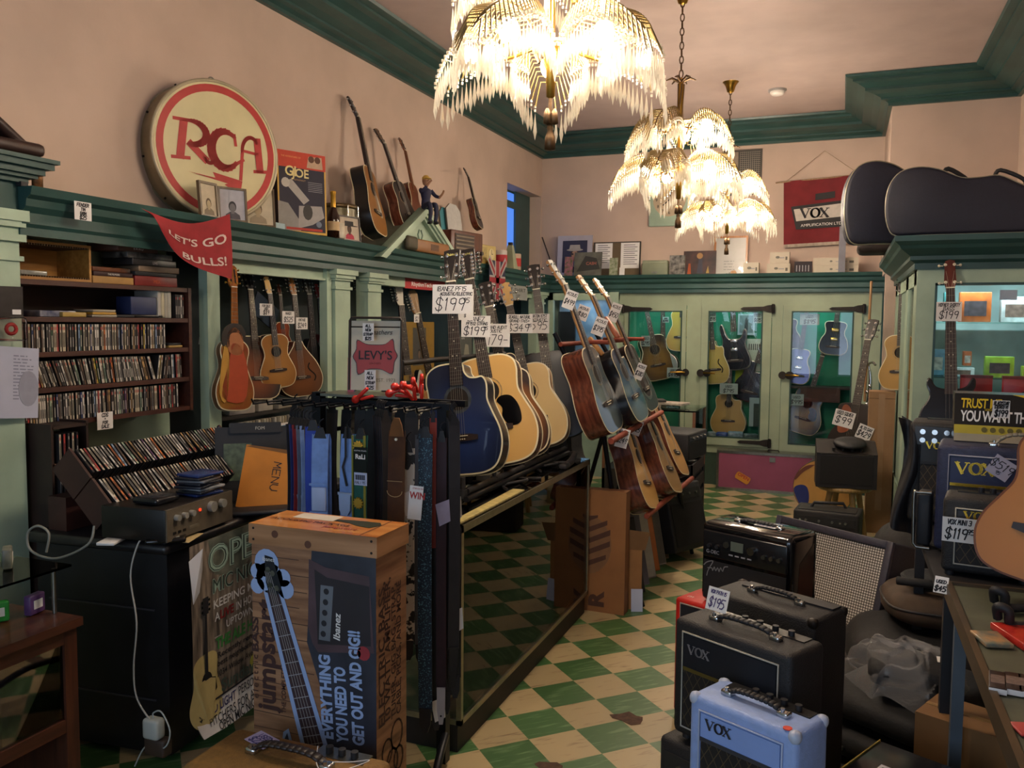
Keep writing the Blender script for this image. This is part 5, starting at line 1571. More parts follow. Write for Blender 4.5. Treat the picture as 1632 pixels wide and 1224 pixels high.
def strap(label, u, y, zt, zb, w, m, turn=0, end=None, hook=True, tagm=None, tagz=None, art=None, two=False, curve=.02, group=STR):
    """one hanging strap: fabric band, leather ends, hook"""
    x = u
    o = thing('guitar_strap', label, 'guitar strap', T(x, y, 0) @ RZ(turn), group)
    mb = MB()
    L = zt - zb
    def f(a, v):
        ww = w * (1 if v > .03 and v < .97 else .8)
        return (-ww / 2 + ww * a, -.006 - curve * sin(pi * v) * .6, zt - L * v)
    mb.sheet(f, 4, 22, m)
    mb.sheet(lambda a, v: (f(1 - a, v)[0], f(a, v)[1] + .004, f(a, v)[2]), 4, 22, m)
    for xx in (-1, 1):
        mb.tube([(xx * w * .49, f(.5, v / 10)[1] + .002, f(.5, v / 10)[2]) for v in range(11)], .0022, m, 4)
    if two:
        mb.sheet(lambda a, v: (f(a, v)[0] * .95 + .006, f(a, v)[1] + .022 + .01 * sin(pi * v), zt - (L - .05) * v), 4, 18, m)
    if art:
        art(mb, w, zt, zb)
    mb.build('band', o)
    if end:
        e, el = end
        MB().prism([(-w / 2 * .9, zb + .01), (w / 2 * .9, zb + .01), (w * .42, zb - el * .6), (w * .2, zb - el), (-w * .2, zb - el), (-w * .42, zb - el * .6)], -.012, -.006, e).prism(circle(.004, 8, 0, zb - el * .75), -.0125, -.011, INK).build('leather_end', o)
    if hook:
        MB().tube([(0, -.005, zt - .01), (.006, -.005, zt + .02), (-.006, -.004, zt + .035), (0, -.002, zt + .05), (.012, 0, zt + .058)], .003, BMET, 6).prism([(-w * .4, zt - .015), (w * .4, zt - .015), (w * .18, zt + .025), (-w * .18, zt + .025)], -.008, -.003, BLACK).build('hanger', o)
    if tagm:
        MB().prism([(-.02, tagz), (.03, tagz + .02), (.035, tagz - .06), (-.005, tagz - .08)], -.03, -.029, tagm).build('hang_tag', o)
    return o
LB = mat('6f8fc8', .7, 0, .12, 30)
LEA = mat('4a3a30', .6, 0, .15, 30)
edge = [('black', '1c1a20'), ('navy', '1e2c66'), ('crimson', '7a1a24'), ('slate grey', '5a6478'), ('pale blue', '7a92c0'), ('brown', '4a382c'), ('royal blue', '1c3a9a')]
px0 = [(-1.971, 2.72, 1.323)[0], (-1.951, 2.72, 1.325)[0], (-1.931, 2.72, 1.326)[0], (-1.908, 2.72, 1.327)[0], (-1.885, 2.72, 1.328)[0], (-1.86, 2.72, 1.33)[0], (-1.837, 2.72, 1.331)[0]]
for k, (nm, hx) in enumerate(edge):
    fr = k == 6
    strap(('%s strap hanging edge-on, %s from the rack left end' % (nm, ORD(k + 1))) if not fr else 'broad royal blue strap with grey-brown leather end, left of pale blue one', px0[k], 2.72 - .008 * k, 1.385, .98 if not fr else 1.02, .045 if not fr else .055, mat(hx, .7, 0, .1, 30), 62 if not fr else 25, (LEA, .10) if fr else (LEA, .12), tagm=flat('8a8a9c') if k in (1, 2, 3) else None, tagz=1.12)
def buckle(mb, w, zt, zb):
    mb.rbox((0, -.022, (zt + zb) / 2 - .02), (w * .9, .012, .09), mat('a4b6dc', .5, 0, .05), .004)
    mb.box((0, -.026, (zt + zb) / 2 + .035), (w * 1.15, .006, .008), LB)
    mb.box((0, -.026, (zt + zb) / 2 - .07), (w * 1.15, .006, .008), LB)
strap('pale blue denim strap with big buckle plate, left of rack post', (-1.796, 2.68, 1.338)[0], 2.66, 1.36, .92, .062, LB, 12, None, art=buckle, two=True)
def bow(mb, w, zt, zb):
    mb.box((.0, -.024, zt - .22), (w * 1.1, .006, .01), mat('a4b0c8', .4, .3, 0))
    mb.prism([(-.026, zt - .22), (.026, zt - .22), (.024, zt - .28), (.012, zt - .30), (-.012, zt - .30), (-.024, zt - .28)], -.03, -.024, mat('9ab0d8', .5, 0, .05))
    mb.tube([(.0, -.02, zt + .03), (.004, -.026, zt - .08), (-.01, -.026, zt - .12), (.008, -.026, zt - .19)], .004, BLACK, 6)
strap('pale blue strap with dark knotted cord and pale tip, right of rack post', (-1.7, 2.7, 1.342)[0], 2.70, 1.36, .93, .06, LB, -4, None, art=bow, two=True, tagm=flat('a8b0c0'), tagz=1.0)
SUN = mat('b0902a', .7, 0, .1)
def suns(mb, w, zt, zb):
    for k in range(3):
        z = zt - .04 - k * .135 - (.07 if k else 0)
        star = []
        for i in range(24):
            r_ = .022 if i % 2 else .015
            star.append((r_ * cos(i * pi / 12), z + r_ * sin(i * pi / 12)))
        mb.prism(star, -.028, -.02, SUN)
    for x in (-w / 2, w / 2 - .006):
        mb.b6(x, x + .006, -.025, -.019, zb, zt, mat('7a7a2a', .7, 0, .1))
    mb.b6(-.012, .04, -.032, -.030, zt - .13, zt - .04, GLOSSK)
    mb.text('GUITAR STRAPS', .007, PAPER, None, .014, zt - .055, -.033)
    mb.text('RaLi', .024, PAPER, None, .014, zt - .082, -.033, bold=.03)
    mb.b6(-.012, .04, -.032, -.030, zt - .178, zt - .132, mat('a8b2d0', .6, 0, .04))
    for i in range(16):
        mb.b6(-.008 + i * .0026, -.007 + i * .0026 + .0006 * (i % 3), -.0328, -.032, zt - .158, zt - .140, INK)
    mb.hand('RALI 95', .009, .0012, INK, None, .013, zt - .172, -.033)
strap('green strap woven with yellow suns and black brand card', (-1.609, 2.66, 1.352)[0], 2.64, 1.37, .93, .055, mat('14564c', .75, 0, .12, 40), 0, None, art=suns)
for k in range(6):
    strap('dark strap hanging edge-on, %s of six between green and suede straps' % ORD(k + 1), (-1.617, 2.75, 1.34)[0] + k * .0125, 2.76 - .01 * k, 1.43, .93, .045, mat(('241a1c', '1c1a20', '2a2024', '201c20', '2c2428', '18161a')[k], .6, 0, .2, 30), 70, (LEA, .08))
def suede(mb, w, zt, zb):
    z = zt - .21
    for i in range(8):
        a0, a1 = pi + i * pi / 8, pi + (i + 1) * pi / 8
        mb.stroke([(w * .46 * cos(a0), z + .02 * sin(a0)), (w * .46 * cos(a1), z + .02 * sin(a1))], .0025, flat('a88a5c'), None, -.027)
    mb.stroke([(-w * .46, z + .035), (w * .46, z + .035)], .002, flat('a88a5c'), None, -.027)
    mb.prism(circle(.005, 10, 0, zt - .03), -.016, -.008, NUTM)
o = strap('broad brown suede strap with rounded tip and stitched seam', (-1.439, 2.6, 1.369)[0], 2.60, 1.40, .80, .062, mat('5a3618', .9, 0, .2, 12, col2='3c2214'), 4, None, hook=False, art=suede)
MB().prism([(-.027, 1.38), (.027, 1.38), (.02, 1.42), (.01, 1.445), (-.01, 1.445), (-.02, 1.42)], -.012, -.006, mat('6a4420', .9, 0, .15, 20)).build('rounded_tip', o)
COW = mat('b4aca0', .7, 0, .0, 28, 0, 80, '14120f', (1, 1, 1), 0, .52, .54)
strap('black and white cow print strap with WIN hang tag', (-1.43, 2.68, 1.36)[0], 2.66, 1.33, .62, .045, COW, 20, (BLACK, .06), tagm=PAPER, tagz=1.17)
card('hang_tag', 'white tag printed with red WIN hanging by the cow print strap', 'hang tag', (-1.383, -1.325, 1.101, 1.216), 2.56, 'y', .0008, PAPER, None, lambda mb, w, h: (mb.text('WIN', h * .28, RED, None, w * .12, h * .62, -.0012, bold=.03), mb.text('chance to', h * .1, RED, None, w * .1, h * .9, -.0012)), -10, 8)
strap('plain grey strap behind the cow print strap', (-1.449, 2.78, 1.346)[0], 2.80, 1.36, .55, .045, mat('55565c', .7, 0, .1, 30), 15, (BLACK, .06))
DOT = mat('1a2c3c', .7, 0, .0, 190, 0, 80, '5a8494', (1, 1, 1), 0, .58, .62)
strap('long navy strap with small pale dots', (-1.379, 2.72, 1.22)[0], 2.70, 1.38, .36, .05, DOT, 8, (BLACK, .08))
strap('rust red narrow strap high on the rack right half', (-1.382, 2.78, 1.35)[0], 2.76, 1.43, .95, .022, mat('8a2c1c', .6, 0, .1), 30, None)
strap('long dark maroon strap with white leather tip near the floor', (-1.346, 2.76, 1.124)[0], 2.76, 1.36, .42, .035, mat('2c141e', .7, 0, .2, 30), 20, (mat('a8a4a8', .5, 0, .05), .13), tagm=flat('a49cb4'), tagz=1.12)
for k in range(4):
    strap('long black strap, %s from the right end of the rack' % ORD(4 - k), (-1.374, 2.85, 1.104)[0] + k * .022, 2.90 - .04 * k, 1.42, .42 + .05 * k, .04, mat(('17161a', '1c1a20', '141418', '201e22')[k], .55, 0, .2, 20), 40, (BLACK, .08), tagm=(PAPER, None, PAPER, None)[k], tagz=1.10 - .2 * k)
for k in range(3):
    strap('long black strap low on the rack, %s behind the carton corner' % ORD(k + 1), (-1.405, 2.62, 0.807)[0] + k * .03, 2.84 + .02 * k, 1.0, .30 + .06 * k, .04, mat(('1a181c', '222026', '151418')[k], .5, 0, .2, 20), 25, (BLACK, .08), tagm=(PAPER, None, None)[k], tagz=.34)
for k in range(11):
    strap('dark strap in the back row of the rack, %s from its left end' % ORD(k + 1), -2.17 + .062 * k, 3.03 + .012 * (k % 3), 1.41, .86 + .03 * (k % 4), .056, mat(('1a181c', '221c1c', '16161c', '2a2022')[k % 4], .6, 0, .2, 30), (k * 23) % 30 - 15, None)
# red capos clipped along the bar
for k, u in enumerate((576, 634, 642, 652, 662, 672)):
    p_ = ((-1.767, 2.9, 1.493), (-1.604, 2.9, 1.513), (-1.58, 2.9, 1.529), (-1.555, 2.9, 1.525), (-1.528, 2.9, 1.531), (-1.503, 2.9, 1.536))[k]
    o = thing('capo', 'bright red %s clipped on the rack bar, %s from the left' % ('clamp', ORD(k + 1)), 'clamp', T(*p_) @ RZ(k * 25) @ RY(k * 20 - 40), 'red clamps along the rack bar')
    RC = mat('c8281c', .35, 0, .05)
    MB().rbox((0, 0, .0), (.075, .016, .014), RC, .005).build('arm', o)
    MB().rbox((.02, 0, -.02), (.06, .014, .012), RC, .005, RY(25)).build('lever', o)
    MB().lathe([(0, -.008), (.016, -.005), (.016, .005), (0, .008)], RC, 12, T(-.035, 0, 0) @ RX(90)).build('pad', o)
# framed strap sign on top of the rack
o = thing('framed_sign', 'framed white sign with red LEVYS shield on top of strap rack', 'sign', T(((-1.846, 2.98, 1.504)[0] + (-1.66, 2.98, 1.511)[0]) / 2, 2.98, (-1.752, 2.98, 1.502)[2]) @ RZ(12) @ RX(-3))
sw, shh = .205, .28
MB().b6(-sw / 2, sw / 2, 0, .012, 0, shh, mat('b8ae98', .5, 0, .04)).build('panel', o)
MB().tube([(-sw / 2 - .006, -.004, 0), (-sw / 2 - .006, -.004, shh), (-sw / 2, -.004, shh + .012), (sw / 2, -.004, shh + .012), (sw / 2 + .006, -.004, shh), (sw / 2 + .006, -.004, 0)], .005, mat('2a2018', .4, .4, .1), 8).tube([(-sw / 2, -.006, shh - .025), (sw / 2, -.006, shh - .025)], .003, IRON, 6).build('wire_frame', o)
l = MB()
shield = spline([(-.075, .20), (-.04, .185), (0, .182), (.04, .185), (.07, .205), (.078, .165), (.09, .14), (.078, .115), (.07, .07), (.03, .085), (0, .088), (-.03, .085), (-.07, .065), (-.078, .11), (-.092, .135), (-.078, .165)], 3, True)
l.prism([(x * 1.04, (z - .135) * 1.06 + .135) for x, z in shield], -.0016, -.0006, mat('3a1412', .5, 0, 0))
l.prism(shield, -.0024, -.0012, mat('962a26', .5, 0, .06))
l.text("LEVY'S", .05, INK, None, 0, .125, -.0035, wid=.14, bold=.01)
l.text('LEATHERS', .011, flat('5a1414'), None, 0, .105, -.0035)
l.text('Leathers', .028, INK, None, .02, .225, -.0026, shear=.35)
l.text('EST. 1973', .02, flat('6a6250'), None, .045, .035, -.0026)
l.build('printing', o)
for k, (u0, v0, u1, v1, nm) in enumerate(((578, 516, 594, 543, 'upper'), (581, 590, 596, 622, 'lower'))):
    rc = ((-1.791, -1.745, 1.702, 1.772), (-1.783, -1.737, 1.504, 1.585))[k]
    note('price_note', 'narrow handwritten slip at the %s left of the strap sign' % nm, rc, 2.955, 'y', [('ALL', .14, .78), ('NEW', .14, .55), ('STRAP', .14, .3), ('$25', .16, .05)], turn=12, wd=.003)
card('pink_card', 'pink and purple card standing left of the strap sign', 'card', (-1.925, -1.895, 1.484, 1.628), 3.05, 'y', .006, flat('b0586c'), flat('4a3a6a'), None, 5, 2)
# ------------------------------------------------------------------ glass showcase
SX0, SX1, SY0, SY1, SZ = -1.93, -1.412, 3.08, 4.95, .955
sc = thing('glass_showcase', 'long metal-edged glass showcase beside the aisle', 'display case', T(0, 0, 0))
ALU = mat('a39a80', .3, .85, .1, 30)
MB().b6(SX0, SX1 - .02, SY0 + .01, SY1 - .01, 0, .12, mat('1b1815', .6, 0, .2)).build('plinth', sc)
f = MB()
t = .022
for x in (SX0, SX1 - t):
    f.b6(x, x + t, SY0, SY1, SZ - .03, SZ, ALU).b6(x, x + t, SY0, SY1, .12, .142, ALU)
    for y in (SY0, SY1 - t):
        f.b6(x, x + t, y, y + t, .12, SZ, ALU)
for y in (SY0, SY1 - t):
    f.b6(SX0, SX1, y, y + t, SZ - .03, SZ, ALU).b6(SX0, SX1, y, y + t, .12, .142, ALU)
f.build('metal_frame', sc)
MB().b6(SX0 + t, SX1 - t, SY0 + t, SY1 - t, .135, .142, mat('5c5240', .6, 0, .15)).build('bottom_deck', sc)
MB().b6(SX1 - .009, SX1 - .005, SY0 + t, SY1 - t, .142, SZ - .03, GLASS).build('front_glass', sc)
MB().b6(SX0 + .005, SX1 - .005, SY0 + .005, SY1 - .005, SZ + .0005, SZ + .006, GLASS).build('top_glass', sc)
for y in (SY0 + .007, SY1 - .011):
    MB().b6(SX0 + t, SX1 - t, y, y + .004, .142, SZ - .03, GLASS).build('end_glass', sc)
MB().b6(SX0, SX0 + .012, SY0 + t, SY1 - t, .142, SZ - .03, mat('2a241e', .5, 0, .2)).build('back_panel', sc)
for z in (.42, .69):
    MB().b6(SX0 + .02, SX1 - .08, SY0 + .03, SY1 - .03, z, z + .006, glass((.8, .95, .88))).build('glass_shelf', sc)
o = thing('lit_edge_strip', 'yellowish worn strip lying along the showcase top front edge', 'strip', T(-1.455, 3.47, SZ + .0065))
MB().prism([(-.03, -.37), (.03, -.37), (.03, .37), (-.012, .37), (-.018, .1)], 0, .006, mat('a8985e', .5, 0, .25, 30), RX(90) @ RY(0)).build('strip', o)  # yellow colour stands in for light falling on the top frame face
# what is inside
inside = [('black', 3.22, .70, .12, .05, '2a2826', 0), ('white folded card', 3.30, .70, .07, .07, 'b8b2a8', 1), ('grey pedal', 3.45, .70, .09, .06, '6a6a64', 2), ('white crumpled paper', 3.98, .70, .12, .06, 'b0a68e', 1), ('tan', 4.2, .70, .16, .05, '6c5638', 0), ('brown', 3.78, .70, .13, .07, '5c4430', 0),
          ('white', 3.2, .43, .09, .11, 'a8a49a', 0), ('grey', 3.36, .43, .14, .06, '7e7a70', 0), ('dark green', 3.62, .43, .16, .08, '343a2c', 0), ('orange-lidded', 3.27, .545, .05, .03, 'b05a2a', 0), ('cream', 4.02, .43, .18, .05, '8c8262', 0), ('reddish', 4.55, .43, .16, .08, '7a3a2c', 0),
          ('charcoal', 3.4, .145, .2, .1, '3a3834', 0), ('teal', 3.9, .145, .24, .07, '3c5650', 0), ('red', 4.6, .145, .14, .12, '8a3226', 0), ('dull brown', 3.25, .145, .12, .08, '5a4634', 0)]
for k, (c, y, z, ln, hh, hx, ty) in enumerate(inside):
    lv = 'top shelf' if z > .6 else 'middle shelf' if z > .4 else 'bottom'
    if z == .545: lv = 'middle shelf, on a white box'
    lab = '%s small box inside the glass showcase, on its %s' % (c, lv) if ty == 0 else '%s inside the glass showcase, on its %s' % (c, lv)
    xx = -1.56 - .05 * (k % 3)
    if ty == 2:
        o = thing('effect_pedal', lab, 'pedal', T(xx, y, z) @ RZ(80))
        MB().rbox((0, 0, .025), (.075, .12, .05), mat(hx, .4, .3, .1), .006).build('case', o)
        for x in (-.02, .02):
            MB().cyl((x, .03, .05), (x, .03, .065), .009, BLACK, n=10).build('knob', o)
        MB().cyl((0, -.035, .05), (0, -.035, .06), .008, CHROME, n=10).build('foot_switch', o)
    elif ty == 1:
        mb = MB()
        mb.add([(-.05, -.04, 0), (.05, -.04, 0), (.05, .0, hh), (-.05, .0, hh), (.05, .05, .002), (-.05, .05, .002)], [(0, 1, 2, 3), (3, 2, 4, 5)], mat(hx, .7, 0, .05))
        single(mb, 'folded_paper', lab, 'paper', T(xx, y, z + .001) @ RZ(60 + 20 * k))
    else:
        mb = MB().rbox((0, 0, hh / 2), (ln, .09, hh), mat(hx, .6, 0, .15, 20), .004).b6(-ln * .3, ln * .3, -.0462, -.045, hh * .3, hh * .7, mat('8a8474' if k % 2 else '2c2a28', .6, 0, .1))
        single(mb, 'small_box', lab, 'box', T(xx, y, z + .0065 if z > .2 else z) @ RZ(80 + (k * 17) % 30 - 15))
o = thing('silver_bell', 'small silver rounded metal piece hanging in the showcase upper part', 'bell', T(-1.5, 4.05, .70))
MB().lathe([(.0, 0), (.03, .004), (.035, .03), (.03, .09), (.012, .11), (0, .115)], STEEL, 16).build('body', o)
# papers and cables lying on the showcase top
stackbox('paper_sheet', 'crumpled white paper on the dark showcase top by the rack', 3.32, SZ + .007, .12, .012, mat('9a948a', .7, 0, .2, 30), .08, 30, cat='paper', x=-1.62)
stackbox('accessory_box', 'dim grey box under the guitar stand on the showcase top', 3.95, SZ + .007, .2, .06, mat('4a4844', .6, 0, .2), .1, 10, x=-1.6)
for k, (y, x) in enumerate(((3.55, -1.6), (3.8, -1.5), (4.35, -1.52))):
    cb = MB()
    cb.tube(spline([(x, y, SZ + .014), (x - .06, y + .1, SZ + .016), (x + .03, y + .2, SZ + .03), (x - .05, y + .3, SZ + .014), (x + .05, y + .36, SZ + .013)], 5), .007, BLACK, 6)
    single(cb, 'black_cable', 'black cable lying on the showcase top, %s from the strap rack' % ORD(k + 1), 'cable')
# guitar stand on the showcase
gs = thing('guitar_stand', 'black multi-guitar stand with padded yokes on the showcase', 'guitar stand', T(0, 0, SZ + .007))
for x in (-1.82, -1.56):
    MB().tube([(x, 3.45, .02), (x, 4.98, .02)], .014, BMET, 8).build('base_rail', gs)
MB().tube([(-1.76, 3.5, .03), (-1.76, 4.98, .03)], .012, BMET, 8).tube([(-1.58, 3.5, .045), (-1.58, 4.98, .045)], .016, BLACK, 8).build('padded_rail', gs)
for y in (3.47, 3.84, 4.24, 4.64, 4.98):
    MB().tube([(-1.82, y, .02), (-1.56, y, .02)], .012, BMET, 8).build('cross_tube', gs)
    for x in (-1.72, -1.585):
        MB().cyl((x, y, .02), (x, y - .0, .06), .02, BLACK, n=10).cyl((x, y, .06), (x, y, .115), .011, BLACK, n=10).build('padded_peg', gs)
MB().tube([(-1.88, 3.5, .02), (-1.95, 3.55, .45), (-1.97, 3.6, .62)], .012, BMET, 8).tube([(-1.88, 4.95, .02), (-2.0, 5.0, .45), (-2.02, 5.05, .62)], .012, BMET, 8).tube([(-1.97, 3.6, .62), (-2.02, 5.05, .62)], .014, BLACK, 8).build('neck_rest', gs)
MB().tube(spline([(-1.5, 4.85, .03), (-1.44, 4.72, .05), (-1.43, 4.62, .03), (-1.44, 4.56, .012)], 5), .02, BLACK, 8).rbox((-1.44, 4.53, .015), (.05, .08, .03), BLACK, .012).build('stand_foot', gs)
# price cards on the five guitars
note('price_tag', 'white price card reading IBANEZ PF15 199.95 on the blue guitar', (-1.83, -1.632, 1.819, 1.957), 3.655, 'y', [('IBANEZ PF15', .15, .78, -.02), ('ACOUSTIC/ELECTRIC', .10, .63, .1), ('$199', .42, .12, -.05), ('95', .16, .38, .36)], 6, 2, wd=.0032)
note('price_tag', 'smaller blank-backed card behind the blue guitar price card', (-1.77, -1.687, 1.79, 1.941), 3.80, 'y', [('$', .1, .1)], 10, 2)
note('price_tag', 'white card reading IBANEZ 12 string 199 on the natural guitar', (-1.851, -1.695, 1.704, 1.814), 4.03, 'y', [('IBANEZ', .2, .74), ('PF1512 STRING', .13, .56, .04), ('$199', .38, .1, -.04), ('95', .15, .34, .34)], 8, 2, wd=.0032)
note('price_tag', 'white card reading GRAND AUDITORIUM 179 before the sunburst guitar', (-1.892, -1.733, 1.644, 1.773), 4.40, 'y', [('GRAND AUDIT', .13, .78), ('ACOUSTIC', .12, .62, -.08), ('179-', .44, .08, .02)], 12, 3, wd=.003)
note('price_tag', 'white card reading SEAGULL NATURAL 349.95 on the pale guitar', (-1.889, -1.728, 1.718, 1.83), 4.76, 'y', [('SEAGULL NATURAL', .16, .78), ('GRAND 1765+', .14, .58), ('$349', .38, .1, -.04), ('95', .15, .34, .38)], 8, 2, wd=.003)
note('price_tag', 'white card reading MATON 1175T 595 on the black guitar', (-1.865, -1.735, 1.715, 1.838), 5.09, 'y', [('MATON 1175T', .16, .8), ('ACOUSTIC', .13, .62), ('595', .4, .2)], 8, 2, wd=.003)
# ------------------------------------------------------------------ cardboard carton by the showcase end
def carton(mb, w, h):
    DK = flat('4c2e20')
    mb.prism(circle(.155, 36, -.01, h * .55, .185), -.0016, -.0006, flat('7a5638'))
    for k in range(5):
        z = h * .55 - .14 + k * .07
        for sg in (-1, 1):
            c_ = .15 * math.sqrt(max(0.02, 1 - ((z - h * .55 + .03) / .19) ** 2))
            poly(mb, [(-.01, z), (-.01 + sg * c_, z + .07 * c_ / .15), (-.01 + sg * c_, z + .105 * c_ / .15), (-.01, z + .033)], DK, -.0022)
    mb.text('R', .13, DK, None, .10, .075, -.0016, 'CENTER', .05, 0, 1, .10, 90)
    mb.text('E', .13, DK, None, -.10, .075, -.0016, 'CENTER', .05, 0, 1, .10, 90)
card('cardboard_carton', 'flat brown carton with striped round logo at showcase end', 'box', (-1.659, -1.192, -0.096, 0.663), 4.985, 'y', .09, mat('8a5c34', .8, 0, .08, 6), mat('7a5030', .8, 0, .1), carton, -2, 1, 0)
# ------------------------------------------------------------------ tiered guitar rack
gr = thing('tiered_guitar_rack', 'tall dark two-tier rack with red-brown padded rails for guitars', 'guitar stand', T(0, 0, 0))
PADR = mat('7a3420', .7, 0, .15, 20)
for p_ in ([(-1.11, 5.13, .02), (-1.30, 5.13, .62), (-1.34, 4.98, 1.12), (-1.62, 4.86, 1.72)], [(-1.03, 6.5, .02), (-1.12, 6.3, .6), (-1.32, 5.95, 1.14), (-1.66, 5.9, 1.72)]):
    MB().tube(p_, .016, BMET, 8).tube([p_[2], (-1.75, p_[2][1] + .5, .02)], .014, BMET, 8).build('side_post', gr)
def rail(a, b_, nm, r_=.018, ex=.13):
    a, b_ = V(a), V(b_)
    d = (b_ - a).normalized() * ex
    MB().tube([a - d, b_ + d], r_, PADR, 8).build(nm, gr)
rail((-1.215, 4.85, 1.112), (-1.157, 5.66, 1.165), 'padded_rail')
rail((-1.095, 5.3, 0.588), (-1.026, 6.2, 0.628), 'padded_rail')
rail((-1.548, 4.9, 1.655), (-1.416, 5.8, 1.666), 'neck_rail', .014, .1)
for p_ in ((-1.441, 4.95, 1.667), (-1.434, 5.3, 1.678), (-1.404, 5.75, 1.676)):
    MB().tube([p_, (p_[0] + .14, p_[1] - .03, p_[2] + .0)], .013, PADR, 8).build('neck_divider', gr)
MB().rbox((0, 0, 0), (.03, .05, .16), wood('8a4a30', 'a05a3a', .5), .006, T(*(-1.382, 5.3, 1.754)) @ RY(-35)).build('wood_arm', gr)
MB().rbox((0, 0, 0), (.025, .04, .14), wood('a8763c', 'b88648', .5), .006, T(*(-1.427, 5.1, 1.638)) @ RY(-40)).build('wood_arm', gr)
MB().tube([(-1.75, 5.24, .02), (-1.75, 6.4, .02)], .014, BMET, 8).build('floor_bar', gr)
TGS = 'white price slips tied to the rack guitars'
for k, (rc, y, t0) in enumerate((((-1.538, -1.469, 1.864, 1.974), 4.76, '499'), ((-1.463, -1.387, 1.708, 1.82), 5.12, '395'), ((-1.481, -1.412, 1.795, 1.921), 5.56, '450'), ((-1.269, -1.195, 1.035, 1.15), 5.0, '249'), ((-1.251, -1.186, 1.077, 1.173), 5.3, '325'), ((-1.28, -1.222, 1.417, 1.525), 5.5, '380'), ((-1.514, -1.443, 1.8, 1.89), 4.95, '80'))):
    note('price_tag', 'white slip hanging from the ' + ('nearest upper rack guitar neck', 'blue rack guitar neck', 'resonator guitar neck', 'nearest lower rack guitar neck', 'speckled rack guitar neck', 'resonator guitar front', 'upper rack rail, blank and turned')[k], rc, y - .03, 'y', [('ACOUS', .16, .72), ('$' + t0, .26, .25)], 20 - 10 * (k % 3), 4, wd=.003, group=TGS, rot=20 if k != 3 else 14)
# leaning boards and frames below the rack
BG = 'boards leaning under the guitar rack'
for k, (y, h, c, nm) in enumerate(((5.16, .34, '3a3c58', 'navy board'), (5.34, .50, '1c1b20', 'black board'), (5.52, .56, '6c6a74', 'grey framed board'), (5.70, .60, '8c887e', 'pale grey board'), (5.88, .62, '8a4a22', 'orange-brown board'), (6.06, .66, 'a09a8c', 'white framed board'), (6.22, .68, '9a7a52', 'tan edged board'))):
    mb = MB()
    mb.b6(-.17, .17, 0, .014, 0, h, flat(c))
    mb.b6(-.165, .165, -.002, 0, .01, h - .01, flat(('4a4c68', '2a282c', '5a5862', 'a8a49a', '9c5a2c', '6a675e', '7c5c38')[k]))
    single(mb, 'leaning_board', '%s, %s from the carton in the leaning row under the rack' % (nm, ORD(k + 1)), 'board', T(-1.27 + .01 * (k % 2), y, .001) @ RZ(58) @ RX(-14), BG)
o = thing('cardboard_tray', 'torn open brown cardboard tray behind the logo carton', 'box', T(-1.22, 5.12, .0) @ RZ(10))
MB().b6(-.1, .1, -.02, .06, 0, .38, KRAFT).build('tray', o)
MB().add([(-.1, -.022, .38), (.12, -.022, .38), (.15, -.05, .50), (-.08, -.05, .52)], [(0, 1, 2, 3)], mat('7a5836', .8, 0, .1)).build('flap', o)
card('white_card', 'white card standing low beside the torn brown tray', 'card', (-1.17, -1.099, 0.113, 0.251), 5.08, 'y', .004, mat('a8b0c8', .6, 0, .03), None, None, 20, 8, .0)
# ------------------------------------------------------------------ plain dark amps and crates behind the rack
def dark_amp(nm, label, M, w, d, h, art=None, group=None, cat='amplifier', feet=True, hnd=True):
    o = thing(nm, label, cat, M, group)
    MB().rbox((0, 0, h / 2 + .01), (w, d, h), TOLEX, .015).build('cabinet', o)
    MB().b6(-w * .44, w * .44, -d / 2 - .004, -d / 2, h * .1, h * .72, mat('141214', .8, 0, .3, 200)).build('grille', o)
    MB().b6(-w * .44, w * .44, -d / 2 - .004, -d / 2, h * .78, h * .93, mat('2c2b2c', .4, .2, .1)).build('control_panel', o)
    for k in range(4):
        MB().cyl((-w * .3 + k * w * .2, -d / 2 - .004, h * .855), (-w * .3 + k * w * .2, -d / 2 - .02, h * .855), .009, STEEL, n=8).build('knob', o)
    if hnd:
        handle(o, -w * .22, w * .22, 0, h + .005, .025, .022)
    return o
dark_amp('combo_amp', 'black wedge amplifier tilted back below the tan rack guitar', T(-1.10, 6.42, .05) @ RZ(62) @ RX(-14), .42, .25, .5, hnd=False)
for k, (z, h, lb) in enumerate(((0, .33, 'lowest black slotted crate in the stack past the rack'), (.34, .33, 'second black slotted crate in the stack past the rack'))):
    o = thing('slotted_crate', lb, 'crate', T(-1.27, 6.98, z), 'black crates past the guitar rack')
    m = MB()
    for x0, x1, y0, y1 in ((-.2, -.185, -.3, .3), (.185, .2, -.3, .3), (-.185, .185, -.3, -.285), (-.185, .185, .285, .3)):
        m.b6(x0, x1, y0, y1, 0, .06, BLACK).b6(x0, x1, y0, y1, .1, .2, BLACK).b6(x0, x1, y0, y1, .24, h, BLACK)
    m.b6(-.185, .185, -.285, .285, 0, .02, BLACK)
    for x in (-.192, .192):
        for y in (-.292, .292):
            m.b6(x - .008, x + .008, y - .008, y + .008, 0, h, BLACK)
    m.b6(-.18, .18, -.28, .28, .02, h - .04, mat('1a1816', .7, 0, .2))
    m.build('crate_walls', o)
o = dark_amp('combo_amp', 'square black amplifier on top of the crates past the rack', T(-1.26, 6.98, .68) @ RZ(80), .46, .38, .22, hnd=False)
